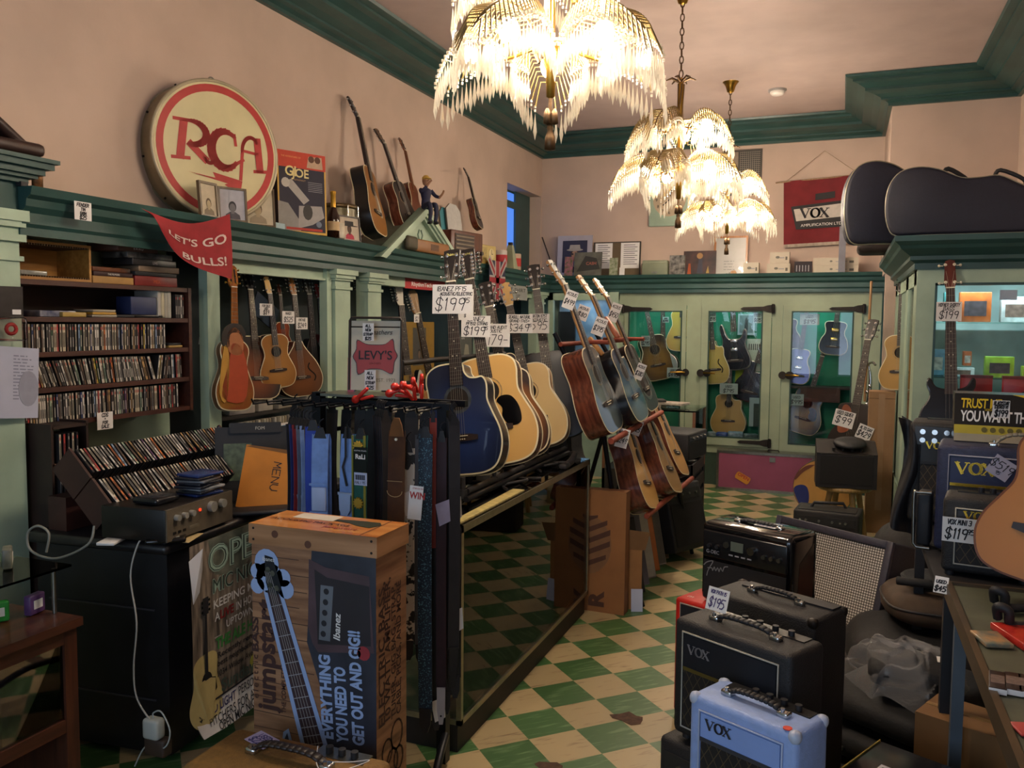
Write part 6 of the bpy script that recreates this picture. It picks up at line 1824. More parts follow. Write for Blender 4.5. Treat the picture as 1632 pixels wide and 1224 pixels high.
# second small glass case in the back corner
o = thing('glass_showcase', 'small wood-posted glass showcase before the left cabinet door', 'display case', T(-1.62, 7.85, 0))
WP = wood('6a4630', '7c5438', .45)
for x in (-.42, .40):
    for y in (-.3, .3):
        MB().b6(x, x + .025, y, y + .025, 0, 1.0, WP).build('post', o)
MB().b6(-.42, .425, -.3, .325, 0, .45, mat('2c2824', .6, 0, .2)).build('base', o)
MB().b6(-.42, .425, -.3, .325, 1.0, 1.012, glass((.85, .95, .9))).build('glass_top', o)
MB().b6(-.39, .40, -.292, -.288, .45, 1.0, GLASS).build('front_glass', o)
MB().b6(.408, .412, -.27, .3, .45, 1.0, GLASS).build('side_glass', o)
for k, (x, w_, c, tr) in enumerate(((-.1, .34, 'a89c8c', 8), (.12, .30, '9a9084', -14), (.02, .2, '2a2624', 20))):
    stackbox(('newspaper', 'newspaper', 'dark_pouch')[k], ('folded newspaper lying lowest on the small back showcase', 'folded newspaper at right on the small back showcase', 'dark pouch lying on newspapers on the small back showcase')[k], 7.78, 1.013 + .022 * k, w_, .02, mat(c, .7, 0, .3, 30), .2, -90 + tr, cat=('paper', 'paper', 'pouch')[k], x=-1.62 + x)
stackbox('red_case', 'red plastic case on the dark amplifier past the rack', 7.42, .68, .16, .1, mat('a82c28', .4, 0, .1), .14, -80, cat='case', x=-1.22)
# --- hung in the left fitting
card('red_sign', 'red drum brand sign hanging at top of the third opening', 'sign', (6.086, 6.823, 2.051, 2.135), -3.3, 'x', .006, mat('a81c20', .5, 0, .05), None, lambda mb, w, h: mb.text('RhythmTech', h * .55, PAPER, None, -w * .1, h * .3, -.0012, bold=.02, wid=w * .5))
def jack(mb, w, h):
    BLU, RE, WH = flat('1a1e3a'), flat('8a1a26'), flat('9c9490')
    rect2(mb, -w / 2, w / 2, 0, h, BLU)
    for a, b in (((-w / 2, 0), (w / 2, h)), ((-w / 2, h), (w / 2, 0))):
        mb.stroke([a, b], w * .2, WH, None, -.0016)
        mb.stroke([a, b], w * .08, RE, None, -.002)
    rect2(mb, -w * .17, w * .17, 0, h, WH, -.0024); rect2(mb, -w / 2, w / 2, h * .38, h * .62, WH, -.0024)
    rect2(mb, -w * .1, w * .1, 0, h, RE, -.0028); rect2(mb, -w / 2, w / 2, h * .43, h * .57, RE, -.0028)
card('union_flag', 'union flag cloth hanging from the ledge above the guitars', 'flag', (7.405, 7.805, 1.999, 2.371), -3.12, 'x', .004, flat('1a1e3a'), None, jack)
card('department_sign', 'pale sign reading T-SHIRT DEPT behind the counter guitars', 'sign', (7.943, 8.492, 2.017, 2.164), -3.14, 'x', .004, flat('8a8c88'), None, lambda mb, w, h: (mb.text('T-SHIRT', h * .36, INK, None, 0, h * .56, -.0012, wid=w * .8, bold=.01), mb.text('DEPT', h * .36, INK, None, 0, h * .12, -.0012, bold=.01)))
card('yellow_poster', 'ochre poster with a framed bearded portrait in the third opening', 'poster', (6.418, 7.01, 1.269, 1.781), -3.5, 'x', .006, flat('8a6a1e'), None, lambda mb, w, h: (rect2(mb, -w * .2, w * .22, h * .25, h * .9, flat('4a4844')), bust(mb, w * .5, h * .62, None, flat('7a6250'), flat('2a2420'), flat('30303a'), 0, .45, .62), rect2(mb, -w * .15, w * .15, h * .1, h * .17, flat('8a7c50'))))
card('dark_poster', 'grey poster with a pale figure between the blue and natural guitars', 'poster', (6.431, 6.739, 1.47, 1.668), -3.0, 'x', .006, flat('4c504c'), None, lambda mb, w, h: (poly(mb, [(-w * .1, 0), (w * .35, 0), (w * .25, h * .6), (w * .05, h * .65)], flat('8a8878')), mb.text('NOTES', h * .1, PAPER, None, -w * .1, h * .85)))
def band(mb, w, h):
    mb.text('BEAT', h * .3, PAPER, None, -w * .05, h * .4, -.0012, bold=.03)
o = card('black_pennant', 'black board lettered BEAT behind the hanging parlor guitar', 'sign', (4.331, 4.581, 1.776, 1.923), -3.44, 'x', .006, GLOSSK, None, band, 0, 0)
o.matrix_basis = o.matrix_basis @ RY(28)
for k, (rc, rows) in enumerate((((4.151, 4.269, 1.81, 1.881), [('FOR SALE', .18, .72), ('USED', .16, .5), ('$89', .34, .1)]), ((4.394, 4.517, 1.762, 1.84), [('MANDO', .2, .72), ('$525', .38, .15)]), ((4.564, 4.687, 1.726, 1.802), [('VINTAGE', .2, .7), ('$249', .38, .15)]), ((6.053, 6.139, 1.776, 1.841), [('$2', .5, .2)]))):
    note('price_tag', 'white price card on the ' + ('hanging parlor guitar neck', 'big brown hanging mandolin neck', 'black teardrop mandolin neck', 'wooden-headed electric guitar neck')[k], rc, (-3.22, -3.24, -3.26, -3.2)[k], 'x', rows, wd=.0032)
for k, u in enumerate((388, 412, 437, 458, 482, 502)):
    p_ = ((-3.36, 4.184, 2.12), (-3.36, 4.336, 2.115), (-3.36, 4.466, 2.1), (-3.36, 4.615, 2.101), (-3.36, 4.779, 2.102), (-3.36, 4.923, 2.085))[k]
    cb = MB()
    cb.tube(spline([(0, 0, .09), (0, 0, .03), (.012, 0, .005), (.012, .018, -.012), (.0, .018, -.02)], 4), .003, CHROME, 6)
    single(cb, 'wire_hook', 'chrome wire hook, %s from left along the left opening' % ORD(k + 1), 'hook', T(*p_), 'wire hooks in the left opening')
MB_ = MB().b6(-3.40, -3.32, 3.9, 4.93, 1.20, 1.22, mat('2a2420', .5, 0, .2))
single(MB_, 'display_shelf', 'dark low shelf of papers and books below the hanging guitars', 'shelf')
for k in range(22):
    c = ('8c8676', '9a9484', '6c675c', 'a09a90', '54504a', '7c725e')[(k * 5) % 6]
    stackbox('songbook', 'thin %s songbook, %s from left in the row under the hanging guitars' % (('tan', 'cream', 'grey', 'white', 'dark', 'brown')[(k * 5) % 6], ORD(k + 1)), 3.98 + k * .026, 1.05, .02, .13, flat(c), .03, cat='book', group='songbooks under the hanging guitars', x=-3.28)
for k, (y, w_, c) in enumerate(((4.12, .2, '98928a'), (4.34, .14, 'a8a296'), (4.55, .2, '8c8474'), (4.75, .12, 'a09c92'))):
    stackbox('paper_box', 'pale paper box, %s from left on the shelf under hanging guitars' % ORD(k + 1), y, 1.221, w_, .05 + .02 * (k % 2), mat(c, .7, 0, .1), .06, 8 * (k % 3) - 8, x=-3.33)
# ------------------------------------------------------------------ amplifiers standing in the aisle
def serif_vox(mb, x, z, h, mt, y):
    """raised serif logo lettering"""
    w = h * .16
    def seg(a, b, t): mb.stroke([(x + a[0] * h, z + a[1] * h), (x + b[0] * h, z + b[1] * h)], t, mt, None, y)
    seg((0, .95), (.42, .05), w * 1.5); seg((.42, .05), (.80, .95), w * .6); seg((-.14, .97), (.22, .97), w * .5); seg((.62, .97), (.98, .97), w * .5)
    for i in range(18):
        a, b = 2 * pi * i / 18, 2 * pi * (i + 1) / 18
        seg((1.45 + .42 * cos(a), .5 + .48 * sin(a)), (1.45 + .42 * cos(b), .5 + .48 * sin(b)), w * (.6 + 1.0 * abs(cos(a))))
    seg((2.0, .95), (2.72, .05), w * 1.5); seg((2.70, .95), (2.0, .05), w * .6)
    for px_ in ((1.88, .97), (2.55, .97), (1.88, .03), (2.55, .03)):
        seg(px_, (px_[0] + .32, px_[1]), w * .5)
def vox(label, M, w, h, d, tolex, panel, logo_m, pipe, line, split=.68, cloth=None, hm=BLACK, hcap=CHROME, corners=None, frame_m=None, hnd=True, logo_h=.028):
    o = thing('combo_amp', label, 'amplifier', M)
    MB().rbox((0, 0, h / 2 + .012), (w, d, h), tolex, .018, None, 3).build('cabinet', o)
    yf = -d / 2
    a = .045
    MB().b6(-w / 2 + a, w / 2 - a, yf - .004, yf, .05, h * split, cloth or lattice('17110f', '4a3c26', .032, .09)).build('grille_cloth', o)
    MB().b6(-w / 2 + a, w / 2 - a, yf - .005, yf, h * split + .008, h - .03, panel).build('name_panel', o)
    p = MB()
    X0, X1, Z0, Z1 = -w / 2 + a - .006, w / 2 - a + .006, .044, h - .024
    p.tube([(X0, yf - .004, Z0), (X1, yf - .004, Z0), (X1, yf - .004, Z1), (X0, yf - .004, Z1)], .0035, pipe, 6, closed=True)
    p.build('piping', o)
    MB().b6(-w / 2 + a, w / 2 - a, yf - .008, yf, h * split - .002, h * split + .009, line).build('gold_strip', o)
    l = MB()
    serif_vox(l, -w / 2 + a + .02, h * split + .028 + (h * (1 - split) - .058 - logo_h) * .5, logo_h, logo_m, yf - .009)
    l.build('logo', o)
    if hnd:
        handle(o, -w * .26, w * .26, -d * .06, h + .006, .022, .026, hm, hcap)
    MB().b6(-w * .36, w * .42, d * .16, d * .42, h + .012, h + .015, mat('141315', .4, .2, 0)).build('control_plate', o)
    for k in range(4):
        MB().cyl((w * (-.1 + .13 * k), d * .28, h + .012), (w * (-.1 + .13 * k), d * .28, h + .03), .01, BLACK, n=10).build('knob', o)
    for sx in (-1, 1):
        for sy in (-1, 1):
            MB().cyl((sx * w * .4, sy * d * .35, 0), (sx * w * .4, sy * d * .35, .014), .016, BLACK, n=8).build('foot', o)
            if corners:
                MB().rbox((sx * (w / 2 - .014), sy * (d / 2 - .014), h - .002), (.034, .034, .036), corners, .014).build('corner_guard', o)
    return o
PB = mat('8fa6d8', .5, 0, .06, 40, .25, 200)
NAVYT = mat('1c2240', .55, 0, .15, 60, .4, 220)
GOLD = mat('c8a23a', .25, .8, .05)
SILV = mat('b0aeb0', .3, .6, 0)
CREAMP = mat('a8a294', .5, 0, 0)
VK = T(-.289, 2.558, .46) @ RZ(-29) @ T(0, .09, 0)
vox('black VOX amplifier with price card under its handle, behind the pale blue one', VK, .42, .375, .18, TOLEX, mat('14161e', .5, 0, .1), SILV, CREAMP, mat('6a5a2a', .4, .4, .1), .62)
BVM = T(-.225, 2.285, .37) @ RZ(-27) @ T(0, .085, 0)
o = vox('pale blue VOX amplifier with white corners at the bottom of the photo', BVM, .335, .355, .165, PB, mat('88a2dc', .5, 0, .04), mat('4a4a50', .35, .5, .1), mat('a8b4d0', .5, 0, 0), mat('3a3a40', .4, 0, 0), .70, corners=mat('b4bcd0', .35, 0, .03))
MB().cyl((.13, -.065, .366), (.13, -.065, .3685), .012, mat('d0402c', .6, 0, 0), n=14).build('round_sticker', o)
dark_amp('combo_amp', 'black box amplifier carrying the pale blue amplifier at the photo bottom', T(-.225, 2.285, 0) @ RZ(-27) @ T(0, .10, 0), .36, .19, .35, hnd=False)
o = dark_amp('combo_amp', 'small black amplifier with two knobs under the black VOX amplifier', T(-.30, 2.56, 0) @ RZ(-29) @ T(-.005, .10, 0), .46, .23, .44, hnd=False)
note('price_tag', 'white card reading VOX PATH 15 195 standing on the black amplifier', (-.39, -.31, .868, .94), 2.70, 'y', [('VOX PATH 15', .15, .74), ('$195', .4, .16)], -29, 16, ink=flat('4a3a6a'), wd=.0026)
M2 = T(-.24, 3.006, .10) @ RZ(-28) @ T(0, .10, 0)
o = dark_amp('combo_amp', 'plain black amplifier with arched handle behind the black VOX amplifier', M2, .43, .22, .70)
for sx in (-1, 1):
    for sy in (-1, 1):
        MB().rbox((sx * .2, sy * .095, .695), (.035, .035, .035), IRON, .012).build('corner_guard', o)
MB().b6(-.16, .2, .03, .09, .711, .716, BLACK).build('control_plate', o)
MB().b6(-.19, .19, -.09, .09, -.1, .02, BLACK).build('base', o)
# sunburst-sided modelling amp
FM = T(-.366, 3.688, .548) @ RZ(-25) @ T(0, .12, 0)
o = thing('combo_amp', 'glossy black digital amplifier with round-cornered panel and script logo', 'amplifier', FM)
w, h, d = .44, .36, .23
MB().rbox((0, 0, h / 2), (w, d, h), mat('0d0b0c', .12, 0, 0, coat=.5), .03, None, 4).build('cabinet', o)
MB().add([(w / 2 + .001, -.07, .02), (w / 2 + .001, .07, .02), (w / 2 + .001, .07, h - .05), (w / 2 + .001, -.05, h - .12)], [(0, 1, 2, 3)], burst('4a1c0e', '1a0c08', r0=.2)).build('sunburst_side', o)
MB().rbox((0, -d / 2 - .002, h - .095), (w * .92, .012, .12), mat('1c1c1e', .25, .2, 0), .006).build('control_panel', o)
MB().b6(-w * .45, w * .45, -d / 2 - .004, -d / 2, .02, h - .17, mat('120e10', .8, 0, .2, 200)).build('grille_cloth', o)
MB().b6(-.06, .0, -d / 2 - .012, -d / 2 - .006, h - .105, h - .065, mat('5a6258', .3, 0, 0)).build('display', o)
MB().cyl((.045, -d / 2 - .006, h - .085), (.045, -d / 2 - .03, h - .085), .017, CHROME, n=18).build('dial', o)
for x in (-.165, -.125, .10, .135, .17):
    MB().cyl((x, -d / 2 - .006, h - .1), (x, -d / 2 - .022, h - .1), .009, STEEL if x > 0 else BLACK, n=12).build('knob', o)
MB().prism(circle(.014, 14, -.085, h - .085), -d / 2 - .011, -d / 2 - .006, STEEL).build('button_pad', o)
l = MB().text('G-DEC', .022, GREYP, None, -.15, h - .135, -d / 2 - .0095, bold=.01)
for k in range(4):
    l.b6(-.07 + k * .03, -.05 + k * .03, -d / 2 - .0095, -d / 2 - .009, h - .128, h - .122, GREYP)
pts = [(-.195, .165), (-.18, .18), (-.15, .19), (-.165, .16), (-.175, .14), (-.18, .12)]
l.stroke(spline(pts, 4), .0045, SILV, None, -d / 2 - .006)
l.stroke(spline([(-.175, .155), (-.155, .158), (-.15, .148), (-.142, .165), (-.135, .15), (-.125, .165), (-.118, .15), (-.11, .168), (-.10, .155), (-.092, .175), (-.075, .18)], 3), .0045, SILV, None, -d / 2 - .006)
l.build('script_logo', o)
handle(o, -.1, .1, .0, h - .012, .012, .03, BLACK)
card('price_tag', 'white price slip lying on top of the glossy digital amplifier', 'price tag', (-.34, -.24, .912, .98), 3.75, 'y', .0008, PAPER, None, tagart, -25, 87)
o = thing('combo_amp', 'bright red-topped amplifier under the glossy digital one', 'amplifier', T(-.40, 3.66, 0) @ RZ(-25) @ T(-.05, .12, 0))
REDA = mat('b8241c', .4, 0, .06, 40)
MB().rbox((0, 0, .28), (.50, .24, .53), REDA, .015).build('cabinet', o)
MB().b6(-.215, .215, -.126, -.118, .03, .52, mat('14131a', .7, 0, .2, 100)).build('grille_cloth', o)
MB().tube([(-.217, -.122, .03), (.217, -.122, .03), (.217, -.122, .525), (-.217, -.122, .525)], .004, CREAMP, 6, closed=True).build('piping', o)
MB().text('m', .04, PAPER, T(-.2, -.08, .547) @ RX(-90), 0, 0, 0, shear=.2).build('logo', o)
for x in (-.2, .2):
    for y in (-.09, .09):
        MB().cyl((x, y, 0), (x, y, .02), .018, BLACK, n=8).build('foot', o)
# silver grille cabinet tilted back
o = thing('speaker_cabinet', 'big dark speaker cabinet with glittering silver woven grille', 'speaker', T(-.13, 4.62, .02) @ RZ(-36) @ RX(-16))
MB().rbox((0, .14, .36), (.72, .28, .70), mat('26242e', .6, 0, .15, 90, .4, 240), .012).build('cabinet', o)
SVR = mat('8e8a82', .35, .3, .0, 130, 0, 80, '2c2824', (1, 1, .6), 0, .45, .55)
MB().b6(-.325, .325, -.004, 0, .05, .67, lattice('d8d2c6', '4a443e', .0135, .3, False, .25)).build('silver_grille', o)
f_ = MB()
for x0, x1, z0, z1 in ((-.36, -.325, .01, .71), (.325, .36, .01, .71), (-.325, .325, .01, .05), (-.325, .325, .67, .71)):
    f_.rbox(((x0 + x1) / 2, -.006, (z0 + z1) / 2), (x1 - x0, .026, z1 - z0), mat('3a3844', .5, 0, .1, 60), .004)
f_.build('front_frame', o)
# stool with amp, amp below it
o = thing('stool', 'round worn wooden stool carrying a small dark amplifier', 'stool', T(.05, 7.5, 0))
SWD = wood('8a6a3a', 'a58550', .5)
MB().lathe([(0, .425), (.2, .425), (.215, .435), (.215, .455), (.2, .465), (0, .465)], SWD, 32).build('seat', o)
for a in range(4):
    c_, s_ = cos(a * pi / 2 + .5), sin(a * pi / 2 + .5)
    MB().tube([(.12 * c_, .12 * s_, .43), (.2 * c_, .2 * s_, 0)], [.026, .02], SWD, 10).build('leg', o)
for a in range(4):
    c0, s0, c1, s1 = cos(a * pi / 2 + .5), sin(a * pi / 2 + .5), cos(a * pi / 2 + 2.07), sin(a * pi / 2 + 2.07)
    MB().tube([(.175 * c0, .175 * s0, .15 + .03 * (a % 2)), (.175 * c1, .175 * s1, .15 + .03 * (a % 2))], .011, SWD, 8).build('rung', o)
o = thing('combo_amp', 'wedge-fronted dark amplifier with silver top panel on the stool', 'amplifier', T(.05, 7.45, .468) @ RZ(4))
MB().prism([(-.15, 0), (.15, 0), (.15, .36), (.06, .36), (-.15, .28)], -.23, .23, mat('1a1412', .6, 0, .2, 40), RZ(90)).build('cabinet', o)
MB().b6(-.2, .2, -.0, .004, 0, .1, STEEL, T(0, -.152, .275) @ RX(-70)).build('top_panel', o)
MB().b6(-.2, .2, -.156, -.15, .03, .26, mat('120e0e', .8, 0, .2, 150)).build('grille_cloth', o)
for k in range(4):
    MB().cyl((-.1 + k * .07, -.11, .30), (-.1 + k * .07, -.12, .325), .012, BLACK, n=10).build('knob', o)
o = thing('cymbal_disc', 'black round coiled cable lying on the amplifier on the stool', 'cable', T(.08, 7.42, .80))
MB().lathe([(.03, .0), (.09, .005), (.13, .02), (.12, .04), (.06, .05), (.03, .05)], BLACK, 24, RX(12)).build('coil', o)
o = dark_amp('combo_amp', 'low black amplifier with handle on the floor before the stool', T(-.06, 6.72, 0) @ RZ(-6), .46, .3, .40, hnd=False)
MB().b6(-.2, .2, -.12, .05, .411, .416, mat('3a3836', .4, .3, .1)).build('top_panel', o)
MB().tube([(-.12, -.02, .41), (-.1, -.02, .45), (.1, .04, .45), (.12, .04, .41)], .012, BLACK, 8).build('handle', o)
for x in (-.18, .1):
    MB().cyl((x, -.152, .34), (x, -.158, .34), .008, CHROME, n=8).build('rivet', o)
# painted round thing behind the stool
o = thing('painted_drum', 'round orange-cream drum painted with a blue band behind the stool', 'drum', T(-.13, 8.35, .26) @ RZ(-8))
MB().cyl((0, 0, 0), (0, .22, 0), .27, mat('3a2c28', .5, 0, .1), n=40).build('shell', o)
dk = MB().prism(circle(.265, 40), -.004, 0, mat('b88a48', .5, 0, .06))
dk.prism(spline([(-.26, -.02), (-.2, .02), (-.14, .0), (-.12, -.1), (-.14, -.2), (-.18, -.19), (-.23, -.12)], 4, True), -.006, -.003, mat('202e72', .5, 0, .1))
dk.prism(spline([(-.24, .12), (-.16, .20), (-.08, .22), (-.1, .2), (-.18, .14), (-.25, .06)], 4, True), -.006, -.003, mat('6a3a2a', .5, 0, .1))
dk.build('painted_head', o)
tin('tub', 'cream plastic tub on the floor in front of painted drum', -.22, 7.95, .09, .16, mat('b0a484', .5, 0, .05), None, 'tub').location.z = 0
# purple flight case
o = thing('flight_case', 'long purple flight case with silver edges below the cabinet doors', 'case', T(-.735, 9.30, 0))
PUR = mat('8a4460', .6, 0, .1, 4)
MB().b6(-.49, .49, .004, .2, .01, .42, PUR).build('panel_box', o)
e = MB()
for z in (.0, .398):
    e.b6(-.5, .5, 0, .204, z, z + .028, STEEL)
for x in (-.5, .474):
    e.b6(x, x + .026, 0, .204, .02, .40, STEEL)
e.build('edge_rail', o)
MB().b6(.05, .11, -.004, 0, .33, .38, STEEL).build('latch', o)
MB().tube([(.02, .1, .426), (.03, .1, .445), (.13, .1, .445), (.14, .1, .426)], .006, IRON, 6).build('handle', o)
s_ = MB()
so = mat('c8862a', .5, 0, .05)
s_.prism([(x * cos(-.5) - z * sin(-.5) - .22, .14 + x * sin(-.5) + z * cos(-.5)) for x, z in [(-.07, -.04), (.07, -.04), (.08, -.02), (.08, .02), (.07, .04), (-.07, .04), (-.08, .02), (-.08, -.02)]], .0005, .004, so)
s_.text('OPEN', .05, RED, T(-.22, 0, .14) @ RY(28), 0, .0, .0, bold=.03)
s_.build('sticker', o)
# ------------------------------------------------------------------ right-hand glass-topped table and what stands on it
o = thing('display_table', 'narrow-edged display table with green top running along the right', 'table', T(0, 0, 0))
MB().b6(.345, 1.3, .9, 3.02, .925, .945, mat('4c4e3c', .6, 0, .2, 8)).build('green_top', o)
e = MB()
e.b6(.335, .352, .9, 3.02, .90, .955, mat('5c4c38', .4, .5, .15)).b6(.335, 1.3, 3.02, 3.035, .90, .955, mat('5c4c38', .4, .5, .15))
e.build('edge_trim', o)
for x, y in ((.36, 2.99), (1.27, 2.99), (.36, .95), (1.27, .95)):
    MB().b6(x, x + .035, y - .035, y, 0, .92, mat('56606a', .5, .2, .1)).build('leg', o)
o = thing('amp_shelf', 'black low shelf unit holding the stacked amplifiers at right', 'shelf', T(0, 0, 0))
MB().b6(.31, 1.3, 3.05, 4.3, .915, .945, BLACK).build('top_board', o)
for x in (.36, 1.26):
    for y in (3.1, 4.24):
        MB().b6(x - .02, x + .02, y - .02, y + .02, 0, .915, BLACK).build('leg', o)
ZA = .9455
vox('small black VOX amplifier with large 119 card, in front of the navy one', T(.33, 3.14, ZA) @ RZ(-9) @ T(.135, .08, 0), .27, .255, .16, TOLEX, mat('14141a', .5, 0, .1), GOLD, CREAMP, mat('2a2620', .4, 0, 0), .66, hnd=False, logo_h=.028)
note('price_tag', 'folded white card reading VOX MINI 3 119.95', (0.326, 0.426, 1.07, 1.151), 3.095, 'y', [('VOX MINI 3', .2, .72), ('$119', .42, .14, -.08), ('95', .2, .36, .34)], -9, 0, wd=.0032)
card('card_flap', 'white folded-back flap above the 119 card on small amplifier', 'price tag', (.345, .455, 1.128, 1.17), 3.10, 'y', .0008, PAPER, None, None, -9, 62)
o = vox('navy VOX amplifier with gold strip and large silver-grey handle', T(.335, 3.44, ZA) @ RZ(-8) @ T(.28, .12, 0), .56, .39, .23, NAVYT, mat('1c2246', .5, 0, .1), GOLD, mat('8a8a98', .5, 0, 0), GOLD, .66, cloth=mat('4a4642', .8, 0, .15, 160), hnd=False, logo_h=.042)
handle(o, -.10, .12, -.07, .396, .05, .034, mat('8a8474', .4, .2, .05), CHROME)
card('price_tag', 'tilted lilac price card hanging on the navy amplifier front', 'price tag', (.475, .55, 1.255, 1.325), 3.37, 'y', .0008, mat('a8a4b8', .7, 0, .03), None, lambda mb, w, h: (mb.hand('$519', h * .4, .003, INK, None, 0, h * .4), mb.hand('95', h * .16, .002, INK, None, 0, h * .14)), -8, 0).matrix_basis @= RY(32)
# yellow and black boxed display
o = thing('product_box', 'slanted yellow and black box reading TRUST ME YOU WANT THIS', 'box', T(.40, 3.56, ZA + .405) @ RZ(-4))
w, h = .62, .175
YEL = mat('c8a818', .4, 0, .05)
b = MB()
b.add([(0, 0, 0), (w, 0, 0), (w, .06, h), (0, .06, h), (0, .2, 0), (w, .2, 0), (w, .2, h), (0, .2, h)], [(0, 1, 2, 3), (1, 5, 6, 2), (5, 4, 7, 6), (4, 0, 3, 7), (3, 2, 6, 7), (0, 4, 5, 1)], mat('1f1c18', .25, 0, .1))
FMx = T(0, 0, 0) @ RX(-math.degrees(math.atan2(.06, h)))
hh = math.hypot(.06, h)
b.add([tuple(FMx @ V(p)) for p in ((0, -.001, 0), (w, -.001, 0), (w, -.001, hh * .16), (0, -.001, hh * .16))], [(0, 1, 2, 3)], mat('9a927e', .3, .2, .1))
b.add([tuple(FMx @ V(p)) for p in ((0, -.001, hh * .16), (w, -.001, hh * .16), (w, -.001, hh * .34), (0, -.001, hh * .34))], [(0, 1, 2, 3)], mat('a89830', .35, 0, .1))
b.add([tuple(FMx @ V(p)) for p in ((.19, -.0012, hh), (w, -.0012, hh), (w, -.0012, hh * .4))], [(0, 1, 2)], YEL)
for k in range(8):
    b.prism(circle(.010, 12, .10 + k * .028, hh * .25), -.003, -.0012, mat('5a5220', .4, 0, 0), FMx)
b.text('TRUST ME', .052, YEL, FMx, .02, hh * .70, -.0016, 'LEFT', .02, .1, .9, .135)
b.text('YOU WANT THIS.', .058, PAPER, FMx, .02, hh * .42, -.0016, 'LEFT', .02, .1, .9, .24)
b.text('SERIOUSLY', .012, YEL, FMx, .10, hh * .645, -.0016, 'LEFT')
b.text('I O S', .03, mat('8a7a18', .5, 0, 0), FMx, .34, hh * .78, -.0018, 'LEFT')
b.build('printed_box', o)
note('price_tag', 'white price card reading BLACKSTAR 199 above the yellow box', (0.522, 0.578, 1.444, 1.508), 3.55, 'y', [('BLACKSTAR', .2, .74), ('STEREO V1', .16, .54), ('$199', .36, .08)], 0, 0, wd=.003)
o = vox('black VOX amplifier with knob panel half hidden behind the navy one', T(.275, 3.92, ZA) @ RZ(-8) @ T(.2, .11, 0), .40, .42, .22, TOLEX, mat('151416', .5, 0, .1), GOLD, BLACK, BLACK, .62, hnd=False)
MB().b6(-.18, .18, -.118, -.11, .34, .415, mat('2e2c2c', .35, .4, .1)).build('control_panel', o)
for r_ in range(2):
    for k in range(7):
        MB().cyl((-.15 + k * .045, -.116, .36 + r_ * .035), (-.15 + k * .045, -.132, .36 + r_ * .035), .011, CHROME, n=10).build('knob', o)
o = thing('gig_bag', 'dark limp bag hanging at the left of the amplifier stack', 'bag', T(.285, 4.0, .93) @ RZ(-20))
MB().sheet(lambda u, v: (-.04 + .08 * u + .02 * sin(v * 5), -.05 + .05 * sin(u * 5 + v * 3), .46 * (1 - v) - .05 * u), 10, 12, BLACK).sheet(lambda u, v: (.05 - .10 * u + .02 * sin(v * 5), .03, .46 * (1 - v) - .05 * (1 - u)), 4, 4, BLACK).build('fabric', o)
o = thing('silver_frame_speaker', 'dark mesh speaker with rounded silver frame beside the navy amplifier', 'speaker', T(.315, 3.47, ZA) @ RZ(-10))
MB().rbox((-.015, .06, .11), (.05, .10, .2), BLACK, .01).build('box', o)
MB().tube(spline([(-.045, 0, .02), (-.048, 0, .2), (-.035, 0, .213), (.01, 0, .215)], 5), .006, STEEL, 8).tube([(-.045, 0, .02), (-.035, 0, .006), (.01, 0, .006)], .006, STEEL, 8).build('silver_frame', o)
guitar('classical_guitar', 'orange-tan classical guitar cut off by the right edge of the photo', (0.531, 2.86, 1.022), (0.776, 3.02, 1.922), (-.25, -1, .0), CLASS, None, burst('c07a2c', 'b06c20', r0=.2, r1=1.2, coat=0, rough=.5), MAHOG, MAHOG, ROSE, head='slot', rose_m=mat('6a5a48', .5, 0, .5, 70, col2='3a3028'), bind=mat('6a3a1c', .4, 0, 0), hole=(.335, .045))
# small things on the table
note('price_tag', 'white barcode label folded over the table far corner', (0.299, 0.333, 0.925, 0.978), 2.985, 'y', [('USED', .18, .6), ('$45', .3, .12)], -20, 24, wd=.003, wf=1.2)
for k, (u, z_) in enumerate(((0, .0), (1, .0))):
    p_ = ((0.47, 2.777, 0.975), (0.455, 2.613, 0.975))[k]
    o = thing('wall_hanger', 'black padded hook lying %s on the green table top' % ('farther back', 'nearer')[k], 'hook', T(p_[0] + .02, p_[1], .965))
    MB().tube(spline([(-.05, .02, .01), (-.055, .0, .045), (-.03, -.01, .04), (-.02, 0, .0), (.04, .02, .0), (.08, .03, .01)], 5), .013, BLACK, 8).build('arm', o)
    MB().rbox((.09, .03, .012), (.05, .06, .024), BLACK, .008).build('base', o)
p_ = (0.453, 2.481, 0.955)
stackbox('plastic_bag', 'red clear-wrapped packet lying on the green table top', p_[1] - .0, .948, .14, .02, mat('b02c22', .25, 0, .2, 20), .16, -70, cat='packet', x=p_[0] + .07)
p_ = (0.395, 2.425, 0.955)
stackbox('string_packet', 'packet with pale leaf picture beside the red packet', p_[1] + .03, .948, .07, .012, mat('6a8078', .3, 0, .4, 30, col2='b08a60'), .10, -75, cat='packet', x=p_[0] + .01)
for k in range(3):
    p_ = ((0.343, 2.142, 0.955), (0.375, 2.148, 0.955), (0.403, 2.146, 0.955))[k]
    o = single(MB().rbox((0, .055, .008), (.036, .11, .016), mat('2c1e1c', .35, 0, .3, 30), .002).b6(-.018, .018, -.001, 0, .002, .014, PAPER).b6(-.014, .014, .03, .08, .0162, .0168, mat('6a5a54', .4, 0, .3, 60)), 'string_packet', 'brown upright string packet, %s of three on the table' % ('leftmost', 'middle', 'rightmost')[k], 'packet', T(p_[0] + .01, p_[1], .946) @ RZ(-8), 'brown string packets on the table')
p_ = (0.362, 1.942, 0.955)
stackbox('red_card', 'red lettered card lying near the front of the green table', p_[1], .948, .10, .006, RED, .06, -75, cat='card', x=p_[0] + .05)
